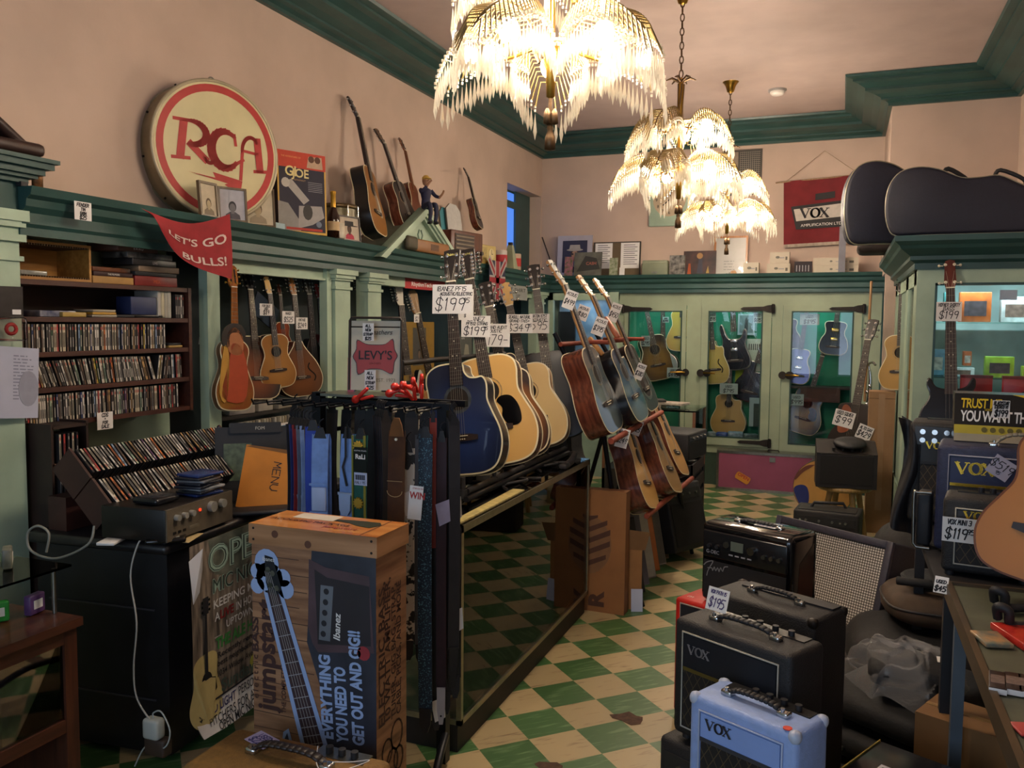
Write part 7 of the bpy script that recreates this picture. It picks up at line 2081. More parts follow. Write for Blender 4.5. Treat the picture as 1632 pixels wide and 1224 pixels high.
# ------------------------------------------------------------------ bags and boxes on the floor
def blob(label, M, w, d, h, m, nm='gig_bag', cat='bag', sq=3.0, parts=()):
    o = thing(nm, label, cat, M)
    def f(u, v):
        a, b = 2 * pi * u, pi * (v - .5)
        s = lambda q: math.copysign(abs(q) ** (2 / sq), q)
        k = 1 + .03 * sin(5 * a + 3 * b)
        return (w / 2 * s(cos(a)) * s(cos(b)) * k, d / 2 * s(sin(a)) * s(cos(b)) * k, h / 2 + h / 2 * s(sin(b)))
    MB().sheet(f, 32, 14, m).build('bag_body', o)
    MB().tube([(f(i / 32, .55)[0] * 1.01, f(i / 32, .55)[1] * 1.01, h * .58) for i in range(32)], .006, mat('3a3634', .5, .2, .1), 6, closed=True).build('zip', o)
    return o
BAGK = mat('191819', .75, 0, .25, 10, .4, 60)
blob('black padded bag with rounded top behind the brown round one', T(.37, 5.05, .0), .40, .5, .70, BAGK)
o = blob('brown and black round bag lying in the pile by the table', T(.43, 4.36, .40), .44, .5, .17, mat('4a3a2c', .8, 0, .2, 12), 'round_bag', 'bag', 2.6)
MB().lathe([(0, .205), (.12, .205), (.13, .21), (.14, .2)], BAGK, 28).build('black_pocket', o)
MB().tube([(-.16, -.14, .21), (-.02, -.2, .225), (.12, -.16, .21)], .02, BAGK, 8).build('strap', o)
blob('black soft bag under the brown round bag', T(.36, 4.32, .0), .62, .66, .395, BAGK)
for k, (z, lb, yy) in enumerate(((.0, 'lowest flat black case in the floor pile by the amplifiers', 3.55), (.13, 'middle flat black case in the floor pile by the amplifiers', 3.60), (.26, 'topmost flat black case in the floor pile, under plastic bag', 3.63))):
    o = thing('flat_case', lb, 'case', T(.29, yy, z + .002) @ RZ(-24 - 5 * k) @ RX(3))
    MB().rbox((0, 0, .06), (.44, .62, .10), BAGK, .04, None, 3).build('shell', o)
    MB().tube([(-.19, -.3, .07), (.19, -.3, .07)], .006, mat('3a3634', .5, .2, .1), 6).build('zip', o)
    MB().cyl((-.1, -.312, .06), (-.1, -.325, .06), .008, STEEL, n=8).build('stud', o)
o = thing('plastic_bag', 'crumpled clear plastic bag with dark contents on the black cases', 'bag', T(.30, 3.52, .40))
def crump(u, v):
    a = 2 * pi * u
    r_ = v ** .6
    x, y = (.21 + .05 * sin(3 * a)) * cos(a) * r_, (.23 + .04 * cos(5 * a)) * sin(a) * r_
    return (x - .04, y, .15 * (1 - v ** 2.2) + .012 * sin(9 * a) * v + .010 * sin(23 * u + 17 * v) + .009 * cos(27 * v + 9 * a))
FILM, nt_, b_ = newmat('clear_film')
b_.inputs['Base Color'].default_value = (.55, .52, .5, 1)
b_.inputs['Roughness'].default_value = .08
b_.inputs['Alpha'].default_value = .2
MB().sheet(crump, 70, 22, FILM, None, False).build('film', o)
MB().rbox((-.02, 0, .07), (.30, .3, .09), BAGK, .04).build('dark_contents', o)
MB().b6(.06, .10, -.12, -.08, .175, .177, PAPER, RX(8)).build('barcode_label', o)
o = thing('cardboard_carton', 'plain brown cardboard carton in front of the plastic bag', 'box', T(.445, 3.09, .002) @ RZ(-25))
MB().b6(-.15, .15, -.1, .1, 0, .49, mat('7a552e', .8, 0, .08, 5)).build('box_body', o)
MB().b6(-.1505, -.149, -.012, .012, 0, .4905, mat('8a6a40', .4, 0, .05)).b6(-.15, .15, -.012, .012, .49, .4912, mat('8a6a40', .4, 0, .05)).build('tape', o)
o = thing('shipping_box', 'glossy dark box with white shipping label at bottom right', 'box', T(.23, 2.62, .002) @ RZ(-26))
MB().rbox((0, 0, .24), (.34, .34, .46), mat('16151a', .2, 0, .3, 20), .01).build('box_body', o)
l = MB()
LT = T(0, 0, .4705) @ RX(-90)
rect2(l, -.10, .09, -.15, .02, mat('b4b0b8', .5, 0, .03), -.0005)
l.v = [tuple(LT @ V(p)) for p in l.v]
q = MB()
for x0, z0 in ((-.09, -.04), (-.05, -.06)):
    rect2(q, x0, x0 + .03, z0, z0 + .045, flat('4a484e'), -.0012)
for k in range(9):
    rect2(q, .0, .08, -.14 + k * .014, -.134 + k * .014, flat('5a585e'), -.0012)
for f_, m_ in zip(q.f, q.m):
    l.add([tuple(LT @ V(q.v[i])) for i in f_], [list(range(len(f_)))], q.mats[m_])
l.build('shipping_label', o)
MB().b6(-.172, -.168, -.17, .17, .1, .471, mat('a89048', .2, .4, .2)).build('shiny_tape', o)
# ------------------------------------------------------------------ wooden cabinet at lower left
o = thing('wooden_cabinet', 'reddish wooden glass-fronted cabinet at the lower left corner', 'cabinet', T(-2.44, 2.13, 0))
RW = wood('3a1c12', '4e2818', .45, 5)
RWy = wood('3a1c12', '4e2818', .45, 5, 'y')
MB().b6(-.5, .015, -1.1, .015, .72, .75, RWy).build('top_board', o)
for y in (-1.1, -.05):
    for x in (-.05, -.5):
        MB().b6(x, x + .05, y, y + .05, 0, .72, RW).build('corner_post', o)
for z in (.67, .36, .08):
    MB().b6(-.03, -.002, -1.06, -.05, z, z + .045, RWy).build('rail', o)
MB().b6(-.48, -.04, -.02, -.005, .05, .72, RW).b6(-.5, -.49, -1.1, 0, .05, .72, RW).build('back_and_end', o)
MB().b6(-.48, -.04, -1.08, -.02, .37, .385, RWy).build('inner_shelf', o)
MB().b6(-.015, -.011, -1.06, -.05, .40, .67, GLASS).build('glass_pane', o)
for k, (c, nm) in enumerate((('3c4450', 'slate'), ('22242c', 'dark'), ('4a4e5a', 'pale blue-grey'))):
    stackbox('folded_shirt', '%s folded cloth inside the wooden cabinet, %s from its right end' % (nm, ORD(3 - k)), 1.62 + k * .17, .386, .15, .2, mat(c, .8, 0, .25, 14), .26, cat='cloth', x=-2.50)
# glass shelf with little packets above the wooden cabinet
o = thing('glass_shelf_rack', 'small glass shelf stand with green packets left of the cabinet top', 'shelf', T(-2.66, 1.93, .751))
MB().b6(-.2, .16, -.3, .24, .16, .168, glass((.7, .85, .7))).build('glass_shelf', o)
for x, y in ((-.18, .2), (.12, .2), (.12, -.28)):
    MB().cyl((x, y, 0), (x, y, .16), .008, STEEL, n=8).build('post', o)
for k, (c, x, y, z, nm) in enumerate((('2c8a3a', .02, .06, .0, 'green'), ('3a9a4a', .08, -.02, .17, 'bright green'), ('5a3a6a', .06, .17, .0, 'purple'), ('b0902a', .10, -.05, .0, 'yellow'), ('6a6a5e', .0, .12, .17, 'grey'))):
    single(MB().rbox((0, 0, .035), (.07, .03, .07), mat(c, .4, 0, .2, 30), .006).b6(-.02, .02, -.0165, -.015, .02, .05, PAPER), 'small_packet', '%s small packet %s the glass shelf at far left' % (nm, 'on' if z else 'under'), 'packet', T(-2.66 + x, 1.93 + y, .7525 + z) @ RZ(60 + 20 * k))
# things fixed on the big left pillar
o = card('flyer', 'white printed flyer sheets taped on the left pillar', 'paper', (2.406, 2.637, 1.365, 1.662), -3.2, 'x', .003, mat('a8acc0', .7, 0, .04), None, lambda mb, w, h: (scribble(mb, w, h, 14, flat('7a7c90'), .45, .92, .25, .9, .005, 3), mb.prism(circle(.05, 20, w * .28, h * .42, .075), -.0018, -.0008, flat('8a8c9c'))), 4, 2)
o.matrix_basis = o.matrix_basis @ RY(5)
o = thing('earbud_packet', 'small black and red accessory packet hanging on left pillar', 'packet', T(*(-3.2, 2.51, 1.786)) @ RZ(80))
MB().b6(-.06, .06, 0, .01, .0, .125, mat('201c1c', .35, 0, .3, 30)).b6(.015, .05, -.001, 0, .01, .03, PAPER).build('card_back', o)
MB().rbox((0, -.012, -.05), (.13, .03, .10), glass((.9, .85, .85), .1), .02).build('blister', o)
MB().tube([(.02 * cos(a), -.015, -.05 + .02 * sin(a)) for a in [i * pi / 6 for i in range(12)]], .008, mat('b82c30', .4, 0, 0), 8, closed=True).build('red_ring', o)
# ------------------------------------------------------------------ built-in cabinet along the back wall
BC = thing('display_cabinet', 'built-in mint display cabinet with three glazed doors along the back', 'cabinet', T(0, 0, 0))
GY = mat('8f9b82', .5, 0, .08, 4, .1, 60)
f = MB()
for x0, x1 in ((-2.42, -2.34), (-1.63, -1.47), (-.72, -.61), (.18, .36)):
    f.b6(x0, x1, 9.55, 9.6, .36, 2.14, GY)
f.b6(-2.34, .36, 9.551, 9.6, 1.99, 2.14, GY)
for x0, x1, z1 in ((-2.34, -1.63, .5), (-1.47, -.72, .45), (-.61, .18, .42)):
    f.b6(x0, x1, 9.55, 9.6, .36, z1, GY)
f.build('face_frame', BC)
MB().b6(-2.42, .36, 9.56, 9.99, 0, .36, mat('2f4438', .5, 0, .15)).build('base', BC)
BGRN = mat('1f7f5e', .7, 0, .15, 4)
MB().b6(-2.4, .35, 9.965, 9.99, .36, 2.14, BGRN).b6(-2.4, -2.38, 9.6, 9.97, .36, 2.14, BGRN).b6(.33, .35, 9.6, 9.97, .36, 2.14, BGRN).b6(-2.4, .35, 9.6, 9.97, .34, .38, BGRN).b6(-2.4, .35, 9.6, 9.97, 2.12, 2.14, GY).b6(-1.56, -1.54, 9.62, 9.97, .36, 2.14, BGRN).b6(-.67, -.65, 9.62, 9.97, .36, 2.14, BGRN).build('green_interior', BC)
doors = [(-2.34, -1.63, .5, -2.278, -1.691, .6, -1), (-1.47, -.72, .45, -1.38, -.824, .545, 1), (-.61, .18, .42, -.508, .085, .51, 1)]
for x0, x1, z0, g0, g1, gz, hs in doors:
    d = MB()
    d.b6(x0 + .004, g0, 9.528, 9.552, z0, 1.99, GY).b6(g1, x1 - .004, 9.528, 9.552, z0, 1.99, GY).b6(g0, g1, 9.528, 9.552, z0, gz, GY).b6(g0, g1, 9.528, 9.552, 1.92, 1.99, GY)
    for xa, xb, za, zb_ in ((g0 - .012, g0 + .003, gz - .01, 1.93), (g1 - .003, g1 + .012, gz - .01, 1.93), (g0, g1, gz - .01, gz + .004), (g0, g1, 1.916, 1.93)):
        d.b6(xa, xb, 9.524, 9.534, za, zb_, mat('1c3a32', .5, 0, .1))
    d_ = d.build('door', BC)
    MB().b6(g0, g1, 9.538, 9.542, gz, 1.92, GLASS).build('glass_pane', d_)
    hx = x0 if hs < 0 else x1
    for z in (1.95,) if hs < 0 else (1.955, z0 + .05):
        if hs > 0 and x0 > -.7 and z < 1:
            continue
        MB().prism([(hx + .03 * hs, z - .045), (hx + .03 * hs, z + .045), (hx - .05 * hs, z + .035), (hx - .09 * hs, z + .022), (hx - .30 * hs, z + .016), (hx - .33 * hs, z), (hx - .30 * hs, z - .016), (hx - .09 * hs, z - .022), (hx - .05 * hs, z - .035)], 9.512, 9.527, IRON).cyl((hx + .01 * hs, 9.512, z - .05), (hx + .01 * hs, 9.512, z + .05), .014, IRON, n=8).build('strap_hinge', d_)
    hx = (g1 + x1) / 2 if hs < 0 else (x0 + g0) / 2
    k_ = MB()
    for q in (-.035, .035):
        k_.lathe([(0, 0), (.025, .004), (.042, .012), (.042, .016)], IRON, 14, T(hx + q, 9.512, 1.245) @ RX(90))
    k_.tube([(hx + .03, 9.49, 1.245), (hx, 9.47, 1.25), (hx - .13 * (1 if hs < 0 else -1), 9.47, 1.245)], .009, BRASS, 8)
    k_.build('lever_handle', d_)
for i, x in enumerate((-1.98, -1.1, -.2)):
    t = thing('cabinet_lamp', 'fluorescent lamp tube inside the top of back cabinet, %s door' % ('left', 'middle', 'right')[i], 'lamp', T(x, 9.66, 2.09))
    MB().cyl((-.25, 0, 0), (.25, 0, 0), .012, glow('c8f4ff', 6), n=10).build('tube', t)
    MB().b6(-.28, .28, -.02, .02, .014, .03, PAPER).build('holder', t)
    lamp('cabinet_light', 'AREA', (x, 9.66, 2.07), 3.2, (.62, .95, 1.0), .5, (0, 0, 0), .06)
# what hangs and stands inside
FB = (0, -1, 0)
guitar('acoustic_guitar', 'small brown sunburst guitar behind the left cabinet door', (-1.956, 9.74, 1.133), (-2.217, 9.8, 2.191), (.5, -1, 0), DREAD, None, burst('7c5a26', '2a1c12'), MAHOG, EBONY, EBONY, detail=False)
o = guitar('banjo', 'banjo with round grey head behind the left cabinet door', (-1.928, 9.82, 1.159), (-1.959, 9.86, 2.227), FB, [(0, 0), (.08, .012), (.14, .06), (.165, .14), (.14, .22), (.08, .268), (0, .28)], None, mat('8a948e', .5, 0, .05), MAHOG, EBONY, EBONY, hole=None, bridge=.1, bind=STEEL, head='taper', tuners=2, detail=False, cat='banjo', fb_end=.27, Lb=.5)
guitar('archtop_guitar', 'yellow guitar seen edge-cropped at right of the left cabinet door', (-1.739, 9.86, 1.468), (-1.725, 9.9, 2.479), FB, CLASS, None, burst('b89a3e', 'a8862e', r0=.2, r1=1.2), MAHOG, MAPLE, MAPLE, hole=None, detail=False, wide=.95)
guitar('electric_guitar', 'black double-horned electric guitar behind the middle cabinet door', (-1.119, 9.8, 1.27), (-1.194, 9.84, 2.395), FB, STRAT, STRATL, GLOSSK, GLOSSK, MAPLE, MAPLE, hole=None, bridge=.1, head='six', six=False, tuners=6, depth=.045, pickups=((.21, .07, CHROME), (.30, .07, CHROME)), detail=False, bind=STEEL)
guitar('archtop_guitar', 'yellow cutaway archtop at left of the middle cabinet door', (-1.334, 9.78, 1.108), (-1.423, 9.84, 2.116), FB, CUTR, None, burst('b8a24e', 'a48a3a', r0=.2, r1=1.2), MAHOG, MAPLE, EBONY, hole=None, fholes=True, detail=False, wide=.9)
guitar('gypsy_guitar', 'blond guitar with wide oval hole behind the middle door bottom', (-1.178, 9.76, 0.546), (-1.173, 9.86, 1.479), FB, CUTR, None, burst('b8964c', 'a8843a', r0=.2, r1=1.2), MAHOG, MAHOG, ROSE, head='slot', hole=(.38, .05), wide=1.1, detail=False)
guitar('bass_guitar', 'dark slanting electric bass at right of the middle cabinet door', (-0.992, 9.86, 0.916), (-0.716, 9.9, 2.045), FB, LPC, LP, GLOSSK, GLOSSK, MAPLE, EBONY, hole=None, bridge=.1, tuners=2, depth=.05, detail=False, bind=None)
guitar('electric_guitar', 'black electric guitar with gold pickups behind the right cabinet door', (-0.107, 9.78, 1.462), (-0.024, 9.84, 2.378), FB, LP, None, mat('12141c', .12, 0, 0), GLOSSK, MAHOG, EBONY, hole=None, bridge=.1, pickups=((.19, .08, GOLD), (.30, .08, GOLD)), depth=.05, detail=False)
guitar('electric_guitar', 'glossy violet-blue electric guitar at left of the right cabinet door', (-0.471, 9.8, 1.136), (-0.36, 9.86, 2.112), FB, LP, None, mat('4a4a7a', .15, .2, .1), GLOSSK, MAPLE, MAPLE, hole=None, bridge=.1, pickups=((.19, .08, CHROME), (.30, .08, CHROME)), depth=.05, detail=False, wide=.85)
guitar('acoustic_guitar', 'sunburst guitar with black pickguard low behind the right cabinet door', (-0.427, 9.78, 0.599), (-0.163, 9.86, 1.601), FB, DREAD, None, burst('8a6f34', '2c1e14'), MAHOG, EBONY, EBONY, guard=(PG, GLOSSK), detail=False)
guitar('electric_guitar', 'dark red electric guitar cropped by the right door left edge', (-0.566, 9.9, 1.49), (-0.621, 9.92, 2.392), FB, LP, None, mat('4a1218', .2, 0, .1), GLOSSK, MAHOG, EBONY, hole=None, bridge=.1, depth=.04, detail=False)
LBL = mat('a4bcb8', .7, 0, .03)
PN = [((-2.153, -2.052, 1.525, 1.647), 'price card on the small sunburst guitar neck in left door'), ((-1.933, -1.861, 1.799, 1.863), 'tiny price card on the banjo neck'), ((-1.851, -1.709, 1.176, 1.29), 'price card at the banjo head, behind the brass lever'), ((-1.389, -1.321, 1.81, 1.914), 'price card in the top left corner of the middle door'), ((-0.918, -0.832, 1.799, 1.915), 'price card in the top right corner of the middle door'), ((-1.26, -1.064, 1.014, 1.132), 'wide price card above the blond guitar in middle door'), ((-0.438, -0.242, 1.784, 1.904), 'wide price card at top of the right door'), ((-0.514, -0.373, 0.919, 1.041), 'price card over the low sunburst guitar in right door')]
for k, (rc, lb) in enumerate(PN):
    note('price_tag', lb, rc, 9.6 if k != 1 else 9.7, 'y', [('USED', .2, .62), ('$%d' % (295 + 100 * k), .32, .14)], paper=LBL, wd=.004)
card('photo_print', 'white-bordered photograph of a standing figure in the middle door', 'picture', (-1.12, -0.934, 1.665, 1.905), 9.93, 'y', .004, mat('9aaeb0', .6, 0, .05), None, lambda mb, w, h: (rect2(mb, -w * .4, w * .4, h * .1, h * .92, flat('6a7c7c')), poly(mb, [(-w * .12, h * .2), (w * .12, h * .2), (w * .08, h * .7), (0, h * .85), (-w * .08, h * .7)], flat('2a3234'), -.0018)))
card('show_poster', 'yellow-green show poster printed HIS in the middle door', 'poster', (-1.13, -1.006, 1.117, 1.43), 9.90, 'y', .004, flat('8aa01e'), None, lambda mb, w, h: mb.text('HIS', h * .2, INK, None, 0, h * .72, -.0012, bold=.02))
card('show_poster', 'cream striped poster at right of the middle door', 'poster', (-1.016, -0.858, 1.482, 1.623), 9.92, 'y', .004, flat('a8b0a0'), None, lambda mb, w, h: [rect2(mb, w * (-.35 + k * .14), w * (-.28 + k * .14), h * .1, h * .6, INK) for k in range(6)])
card('pale_plate', 'pale green pickguard-like panel at right of the middle door', 'panel', (-0.988, -0.852, 1.257, 1.497), 9.905, 'y', .006, flat('a0ac9a'))
card('empty_picture_frame', 'white empty frame corner standing low in the middle door', 'picture frame', (-0.956, -0.82, 0.643, 0.967), 9.80, 'y', .01, mat('9ab4b4', .6, 0, .04), None, lambda mb, w, h: rect2(mb, -w * .15, w * .5, 0, h * .8, flat('3a4a44')))
for k, (u, c, nm, w_) in enumerate(((0, '2c4a8c', 'blue', .13), (1, '7c94a0', 'clear wrapped', .17), (2, '5c6c68', 'grey-green', .16), (3, '8a9490', 'pale', .09))):
    x = ((-1.228, 9.66, 0.57), (-1.084, 9.66, 0.578), (-0.922, 9.66, 0.586), (-1.345, 9.66, 0.563))[k][0]
    single(MB().rbox((0, 0, .05), (w_, .08, .10 + .03 * (k == 1)), mat(c, .3, 0, .3, 30), .02), 'packet', '%s packet on the floor of the middle cabinet door' % nm, 'packet', T(x, 9.66, .39 + .09) @ RZ(10 * k))
single(MB().b6(-.42, .42, 0, .3, 0, .02, mat('3a2c22', .6, 0, .2)).b6(-.2, .2, .0, .25, -.14, 0, mat('4a2c1c', .6, 0, .2)), 'inner_shelf', 'dark shelf with brown box inside the right cabinet door', 'shelf', T(-.21, 9.64, 1.10))
# ------------------------------------------------------------------ on the back ledge
YB = 9.72
def ledge(nm, label, cat, rc, thick=.02, fm=PAPER, sm=None, art=None, lean=4, y=YB):
    return card(nm, label, cat, rc, y, 'y', thick, fm, sm, art, 0, lean, LZ)
framed('picture_frame', 'white framed photo of a person in a brimmed hat on back ledge', 'picture frame', (-3.26, -2.829, 2.346, 2.852), 9.84, 'y', .06, mat('a8a4ac', .5, 0, .03), flat('2a2c44'), lambda mb, w, h: (bust(mb, w, h, None, flat('a07c64'), flat('3a2a24'), flat('7a7a8a'), 0, .26, .66), poly(mb, circle(.24 * w, 16, 0, h * .66, .03 * h), flat('9a948c'), -.004), poly(mb, [(-.17 * w, h * .66), (.17 * w, h * .66), (.14 * w, h * .78), (-.14 * w, h * .78)], flat('a09a92'), -.0038), [poly(mb, circle(.012, 8, s_ * w * .06, h * .56), INK, -.0045) for s_ in (-1, 1)]), 0, 5, LZ, .02)
ledge('record_sleeve', 'square album sleeve titled CASH leaning before the hat portrait', 'record sleeve', (-2.994, -2.658, 2.336, 2.628), .006, mat('5a5a50', .5, 0, .3, 8), None, lambda mb, w, h: (poly(mb, [(-w * .4, h * .2), (w * .45, h * .3), (w * .3, h * .75), (-w * .1, h * .85)], flat('33332e')), mb.text('CASH', h * .17, flat('9a5a4a'), None, w * .12, h * .48, -.0016, bold=.02)), 10, 9.66)
ledge('flower_card', 'colourful narrow flower card left of the album sleeve', 'card', (-3.09, -2.989, 2.336, 2.571), .004, mat('6a7a3a', .6, 0, .5, 25, col2='a05a6a'), None, None, 8, 9.60)
framed('bulletin_frame', 'black framed sheet with two columns of writing on back ledge', 'picture frame', (-2.811, -2.243, 2.341, 2.758), 9.86, 'y', .008, mat('1c1a1a', .4, 0, 0), mat('5c4c34', .6, 0, .1), lambda mb, w, h: (rect2(mb, -w * .47, -w * .1, h * .25, h * .97, PAPER), rect2(mb, w * .08, w * .47, h * .25, h * .97, PAPER), [rect2(mb, -w * .42, w * (-.2 + .05 * (k % 2)), h * (.90 - k * .06), h * (.915 - k * .06), INK, -.002) for k in range(9)], [rect2(mb, w * .14, w * (.38 + .05 * (k % 2)), h * (.90 - k * .06), h * (.915 - k * .06), INK, -.002) for k in range(10)]), 0, 4, LZ, .015)
ledge('small_card', 'green and white little card leaning on the bulletin frame', 'card', (-2.571, -2.473, 2.334, 2.552), .004, mat('7a8a5a', .6, 0, .3, 30, col2='a8a890'), None, None, 6, 9.70)
ledge('small_card', 'tiny white card with crest in front of the bulletin frame', 'card', (-2.44, -2.38, 2.331, 2.431), .004, PAPER, None, None, 6, 9.66)
o = thing('record_player', 'closed grey-green portable record player on the back ledge', 'record player', T(((-2.192, 9.7, 2.445)[0] + (-1.889, 9.7, 2.44)[0]) / 2, 9.72, LZ))
MB().rbox((0, .06, .075), (.30, .14, .15), mat('7a8068', .5, 0, .08), .012).build('lid_and_body', o)
MB().rbox((0, .055, .155), (.29, .12, .05), mat('868c74', .5, 0, .08), .012).build('raised_lid', o)
MB().b6(-.03, .03, -.016, -.01, .03, .05, STEEL).build('latch', o)
ledge('photo_block', 'black and white group photo block on the back ledge', 'picture', (-1.874, -1.697, 2.325, 2.558), .02, mat('4a4642', .5, 0, .6, 20, col2='8a8680'), flat('8a7a5a'), None, 5)
ledge('dark_poster', 'dark concert poster with lit figures on the back ledge', 'poster', (-1.726, -1.361, 2.326, 2.608), .008, mat('2a1818', .5, 0, .4, 9, col2='4a2a26'), None, lambda mb, w, h: (poly(mb, [(-w * .08, h * .1), (w * .1, h * .1), (w * .08, h * .7), (-w * .02, h * .75)], flat('3a3a48')), poly(mb, circle(.035, 10, 0, h * .8), flat('a07a50'), -.002), poly(mb, [(-w * .38, 0), (-w * .25, 0), (-w * .28, h * .5), (-w * .34, h * .5)], flat('a04a22')), poly(mb, [(w * .2, h * .1), (w * .3, h * .1), (w * .26, h * .4)], flat('a88a4a'))), 5, 9.78)
framed('picture_frame', 'orange wood framed white certificate on the back ledge', 'picture frame', (-1.396, -1.025, 2.324, 2.771), 9.84, 'y', .022, wood('a0622a', 'b4763a', .35), mat('b4b0aa', .3, 0, .03), lambda mb, w, h: scribble(mb, w, h, 4, flat('8a8a86'), .3, .75, .12, .4, .008, 8), 0, 5, LZ, .02, glazed=True)
stb = [((-1.051, -0.885, 2.313, 2.442), 'small white carton at right of the certificate', 9.66, 0), ((-0.801, -0.56, 2.31, 2.425), 'lower white carton of the two stacked on back ledge', 9.68, 0), ((-0.772, -0.57, 2.425, 2.546), 'upper white carton of the two stacked on back ledge', 9.68, 1), ((-0.323, 0.124, 2.31, 2.396), 'lower long white box of the stacked pair on back ledge', 9.68, 0), ((-0.326, 0.122, 2.396, 2.475), 'upper long white box of the stacked pair on back ledge', 9.68, 1)]
zp = 0
for rc, lb, y, up in stb:
    hgt = rc[3] - rc[2]
    card('white_carton', lb, 'box', rc, y, 'y', .12, mat('b8ac98', .6, 0, .04), None, lambda mb, w, h: (mb.prism(circle(h * .18, 10, -w * .1, h * .55, h * .12), -.002, -.0008, flat('6a665e')), rect2(mb, w * .0, w * .25, h * .45, h * .55, GREYP), rect2(mb, w * .3, w * .4, h * .3, h * .6, flat('5a564e'))), 0, 0, LZ + (zp if up else 0), 'white cartons on the back ledge')
    zp = hgt + .001
card('bottle_carton', 'dark small carton printed with bottles on the back ledge', 'box', (-0.516, -0.337, 2.321, 2.454), 9.68, 'y', .08, flat('2a2026'), None, lambda mb, w, h: [rect2(mb, w * (-.4 + k * .17), w * (-.34 + k * .17), h * .2, h * .7, GREYP) for k in range(5)], 0, 0, LZ)
# wall clock, vent, banner
o = thing('wall_clock', 'square mint framed clock on the back wall behind chandeliers', 'clock', T(((-2.159, 9.95, 3.218)[0] + (-1.707, 9.95, 3.198)[0]) / 2, 9.955, (-1.918, 9.95, 2.92)[2]))
MB().rbox((0, .02, .29), (.48, .045, .58), MINT, .01).build('frame', o)
c = MB().prism(circle(.19, 36, .0, .30), -.006, 0, mat('b8a488', .6, 0, .05))
for k in range(12):
    a = pi / 2 - k * pi / 6
    c.text(str(12 if k == 0 else k), .05, INK, None, .15 * cos(a), .285 + .15 * sin(a), -.0075)
c.build('dial', o)
MB().stroke([(0, .30), (-.07, .24)], .012, INK, None, -.010).stroke([(0, .30), (.03, .42)], .009, INK, None, -.010).build('hands', o)
o = thing('wall_vent', 'grey mesh vent grille high on the back wall', 'vent', T(-1.13, 9.985, 3.24))
MB().b6(-.22, .22, -.01, .01, 0, .5, mat('4a443e', .6, .2, .1)).build('frame', o)
MB().b6(-.02, .2, -.014, -.01, .02, .48, lattice('2a2622', '7a7268', .022, .25, False, .5)).build('mesh', o)
MB().b6(-.20, -.04, -.016, -.01, .02, .48, mat('8a7c6c', .5, .2, .1)).build('blank_panel', o)
o = thing('hanging_banner', 'dark red VOX AMPLIFICATION cloth banner hung by a string', 'banner', T(-.285, 9.95, 2.65))
def bn(u, v): return (-.375 + .75 * u + .02 * (v - .5), -.012 * sin(u * 9 + v) - .008, .02 + .69 * (1 - v) + .03 * u)
MB().sheet(bn, 24, 8, mat('6e1a20', .85, 0, .15, 6)).build('cloth', o)
MB().tube([(-.47, -.01, .70), (.44, -.01, .745)], .008, wood('8a6a4a', '9a7a58'), 8).build('rod', o)
MB().tube([(-.36, -.01, .71), (.03, -.005, 1.02), (.40, -.01, .74)], .003, mat('a08a70', .8, 0, 0), 4).build('string', o)
l = MB()
YY = -.024
poly(l, [(-.30, .43), (.34, .49), (.30, .20), (-.24, .18)], flat('1c1a1c'), YY)
poly(l, [(-.05, .49), (.15, .51), (.15, .58), (-.05, .56)], flat('1c1a1c'), YY)
poly(l, [(-.27, .40), (.31, .455), (.285, .31), (-.24, .27)], flat('b8b0a6'), YY - .002)
serif_vox(l, -.19, .305, .10, INK, YY - .004)
l.text('AMPLIFICATION LTD', .042, PAPER, None, .02, .215, YY - .003, wid=.42, rot=2)
l.build('printing', o)
MB().sheet(lambda u, v: (-.365 + .75 * u, -.01 - .004 * sin(u * 90), .02 + .03 * u - .035 * v), 90, 2, mat('a89a8a', .9, 0, .1)).build('fringe', o)
o = thing('violin_bow', 'thin dark stick leaning against the back corner wall', 'stick', T(0, 0, 0))
MB().tube([(-3.29, 9.9, 2.354), (-3.495, 9.96, 2.836)], .008, mat('2a1a14', .5, 0, 0), 8).build('stick', o)
# ------------------------------------------------------------------ right-hand corner cabinet and what is around it
RC = thing('corner_cabinet', 'mint corner cabinet with big glazed window and green cornice at right', 'cabinet', T(0, 0, 0))
f = MB()
f.b6(.44, .55, 6.2, 6.26, 0, 2.2, MINT).b6(.55, 1.375, 6.2, 6.26, 2.06, 2.2, MINT).b6(.55, 1.375, 6.2, 6.26, 0, .95, MINT).b6(1.33, 1.375, 6.2, 6.26, .95, 2.06, MINT)
f.b6(.44, .47, 6.26, 6.45, 0, 2.2, MINT).b6(.44, .47, 7.0, 7.25, 0, 2.2, MINT).b6(.44, .47, 8.4, 8.66, 0, 2.2, MINT).b6(.44, .47, 6.26, 8.66, 2.05, 2.2, MINT).b6(.44, .47, 6.26, 8.66, 0, .5, MINT)
f.b6(.45, .46, 7.25, 8.4, .5, 2.05, MINT2)
f.build('face_frame', RC)
e = MB()
for x0, x1, z0, z1 in ((.548, .562, .95, 2.06), (.55, 1.34, 2.045, 2.062), (.55, 1.34, .945, .962)):
    e.b6(x0, x1, 6.19, 6.22, z0, z1, GREEN)
e.build('window_bead', RC)
MB().b6(.55, 1.34, 6.222, 6.227, .95, 2.06, GLASS).build('front_glass', RC)
MB().b6(.452, .457, 6.45, 7.0, .5, 2.05, GLASS).build('side_glass', RC)
m = moulding(MB(), [(.44, 8.66), (.44, 6.2), (1.376, 6.2)][::-1], [(0, 2.15)] + [(o_, z + .0) for o_, z in [(-.02, 2.15), (-.02, 2.19), (-.05, 2.21), (-.05, 2.235), (-.11, 2.28), (-.12, 2.30), (-.15, 2.325), (-.15, 2.36), (0, 2.36)]], GREEN)
m.b6(.44, 1.375, 6.2, 8.66, 2.2, 2.36, GREEN)
m.build('cornice', RC)
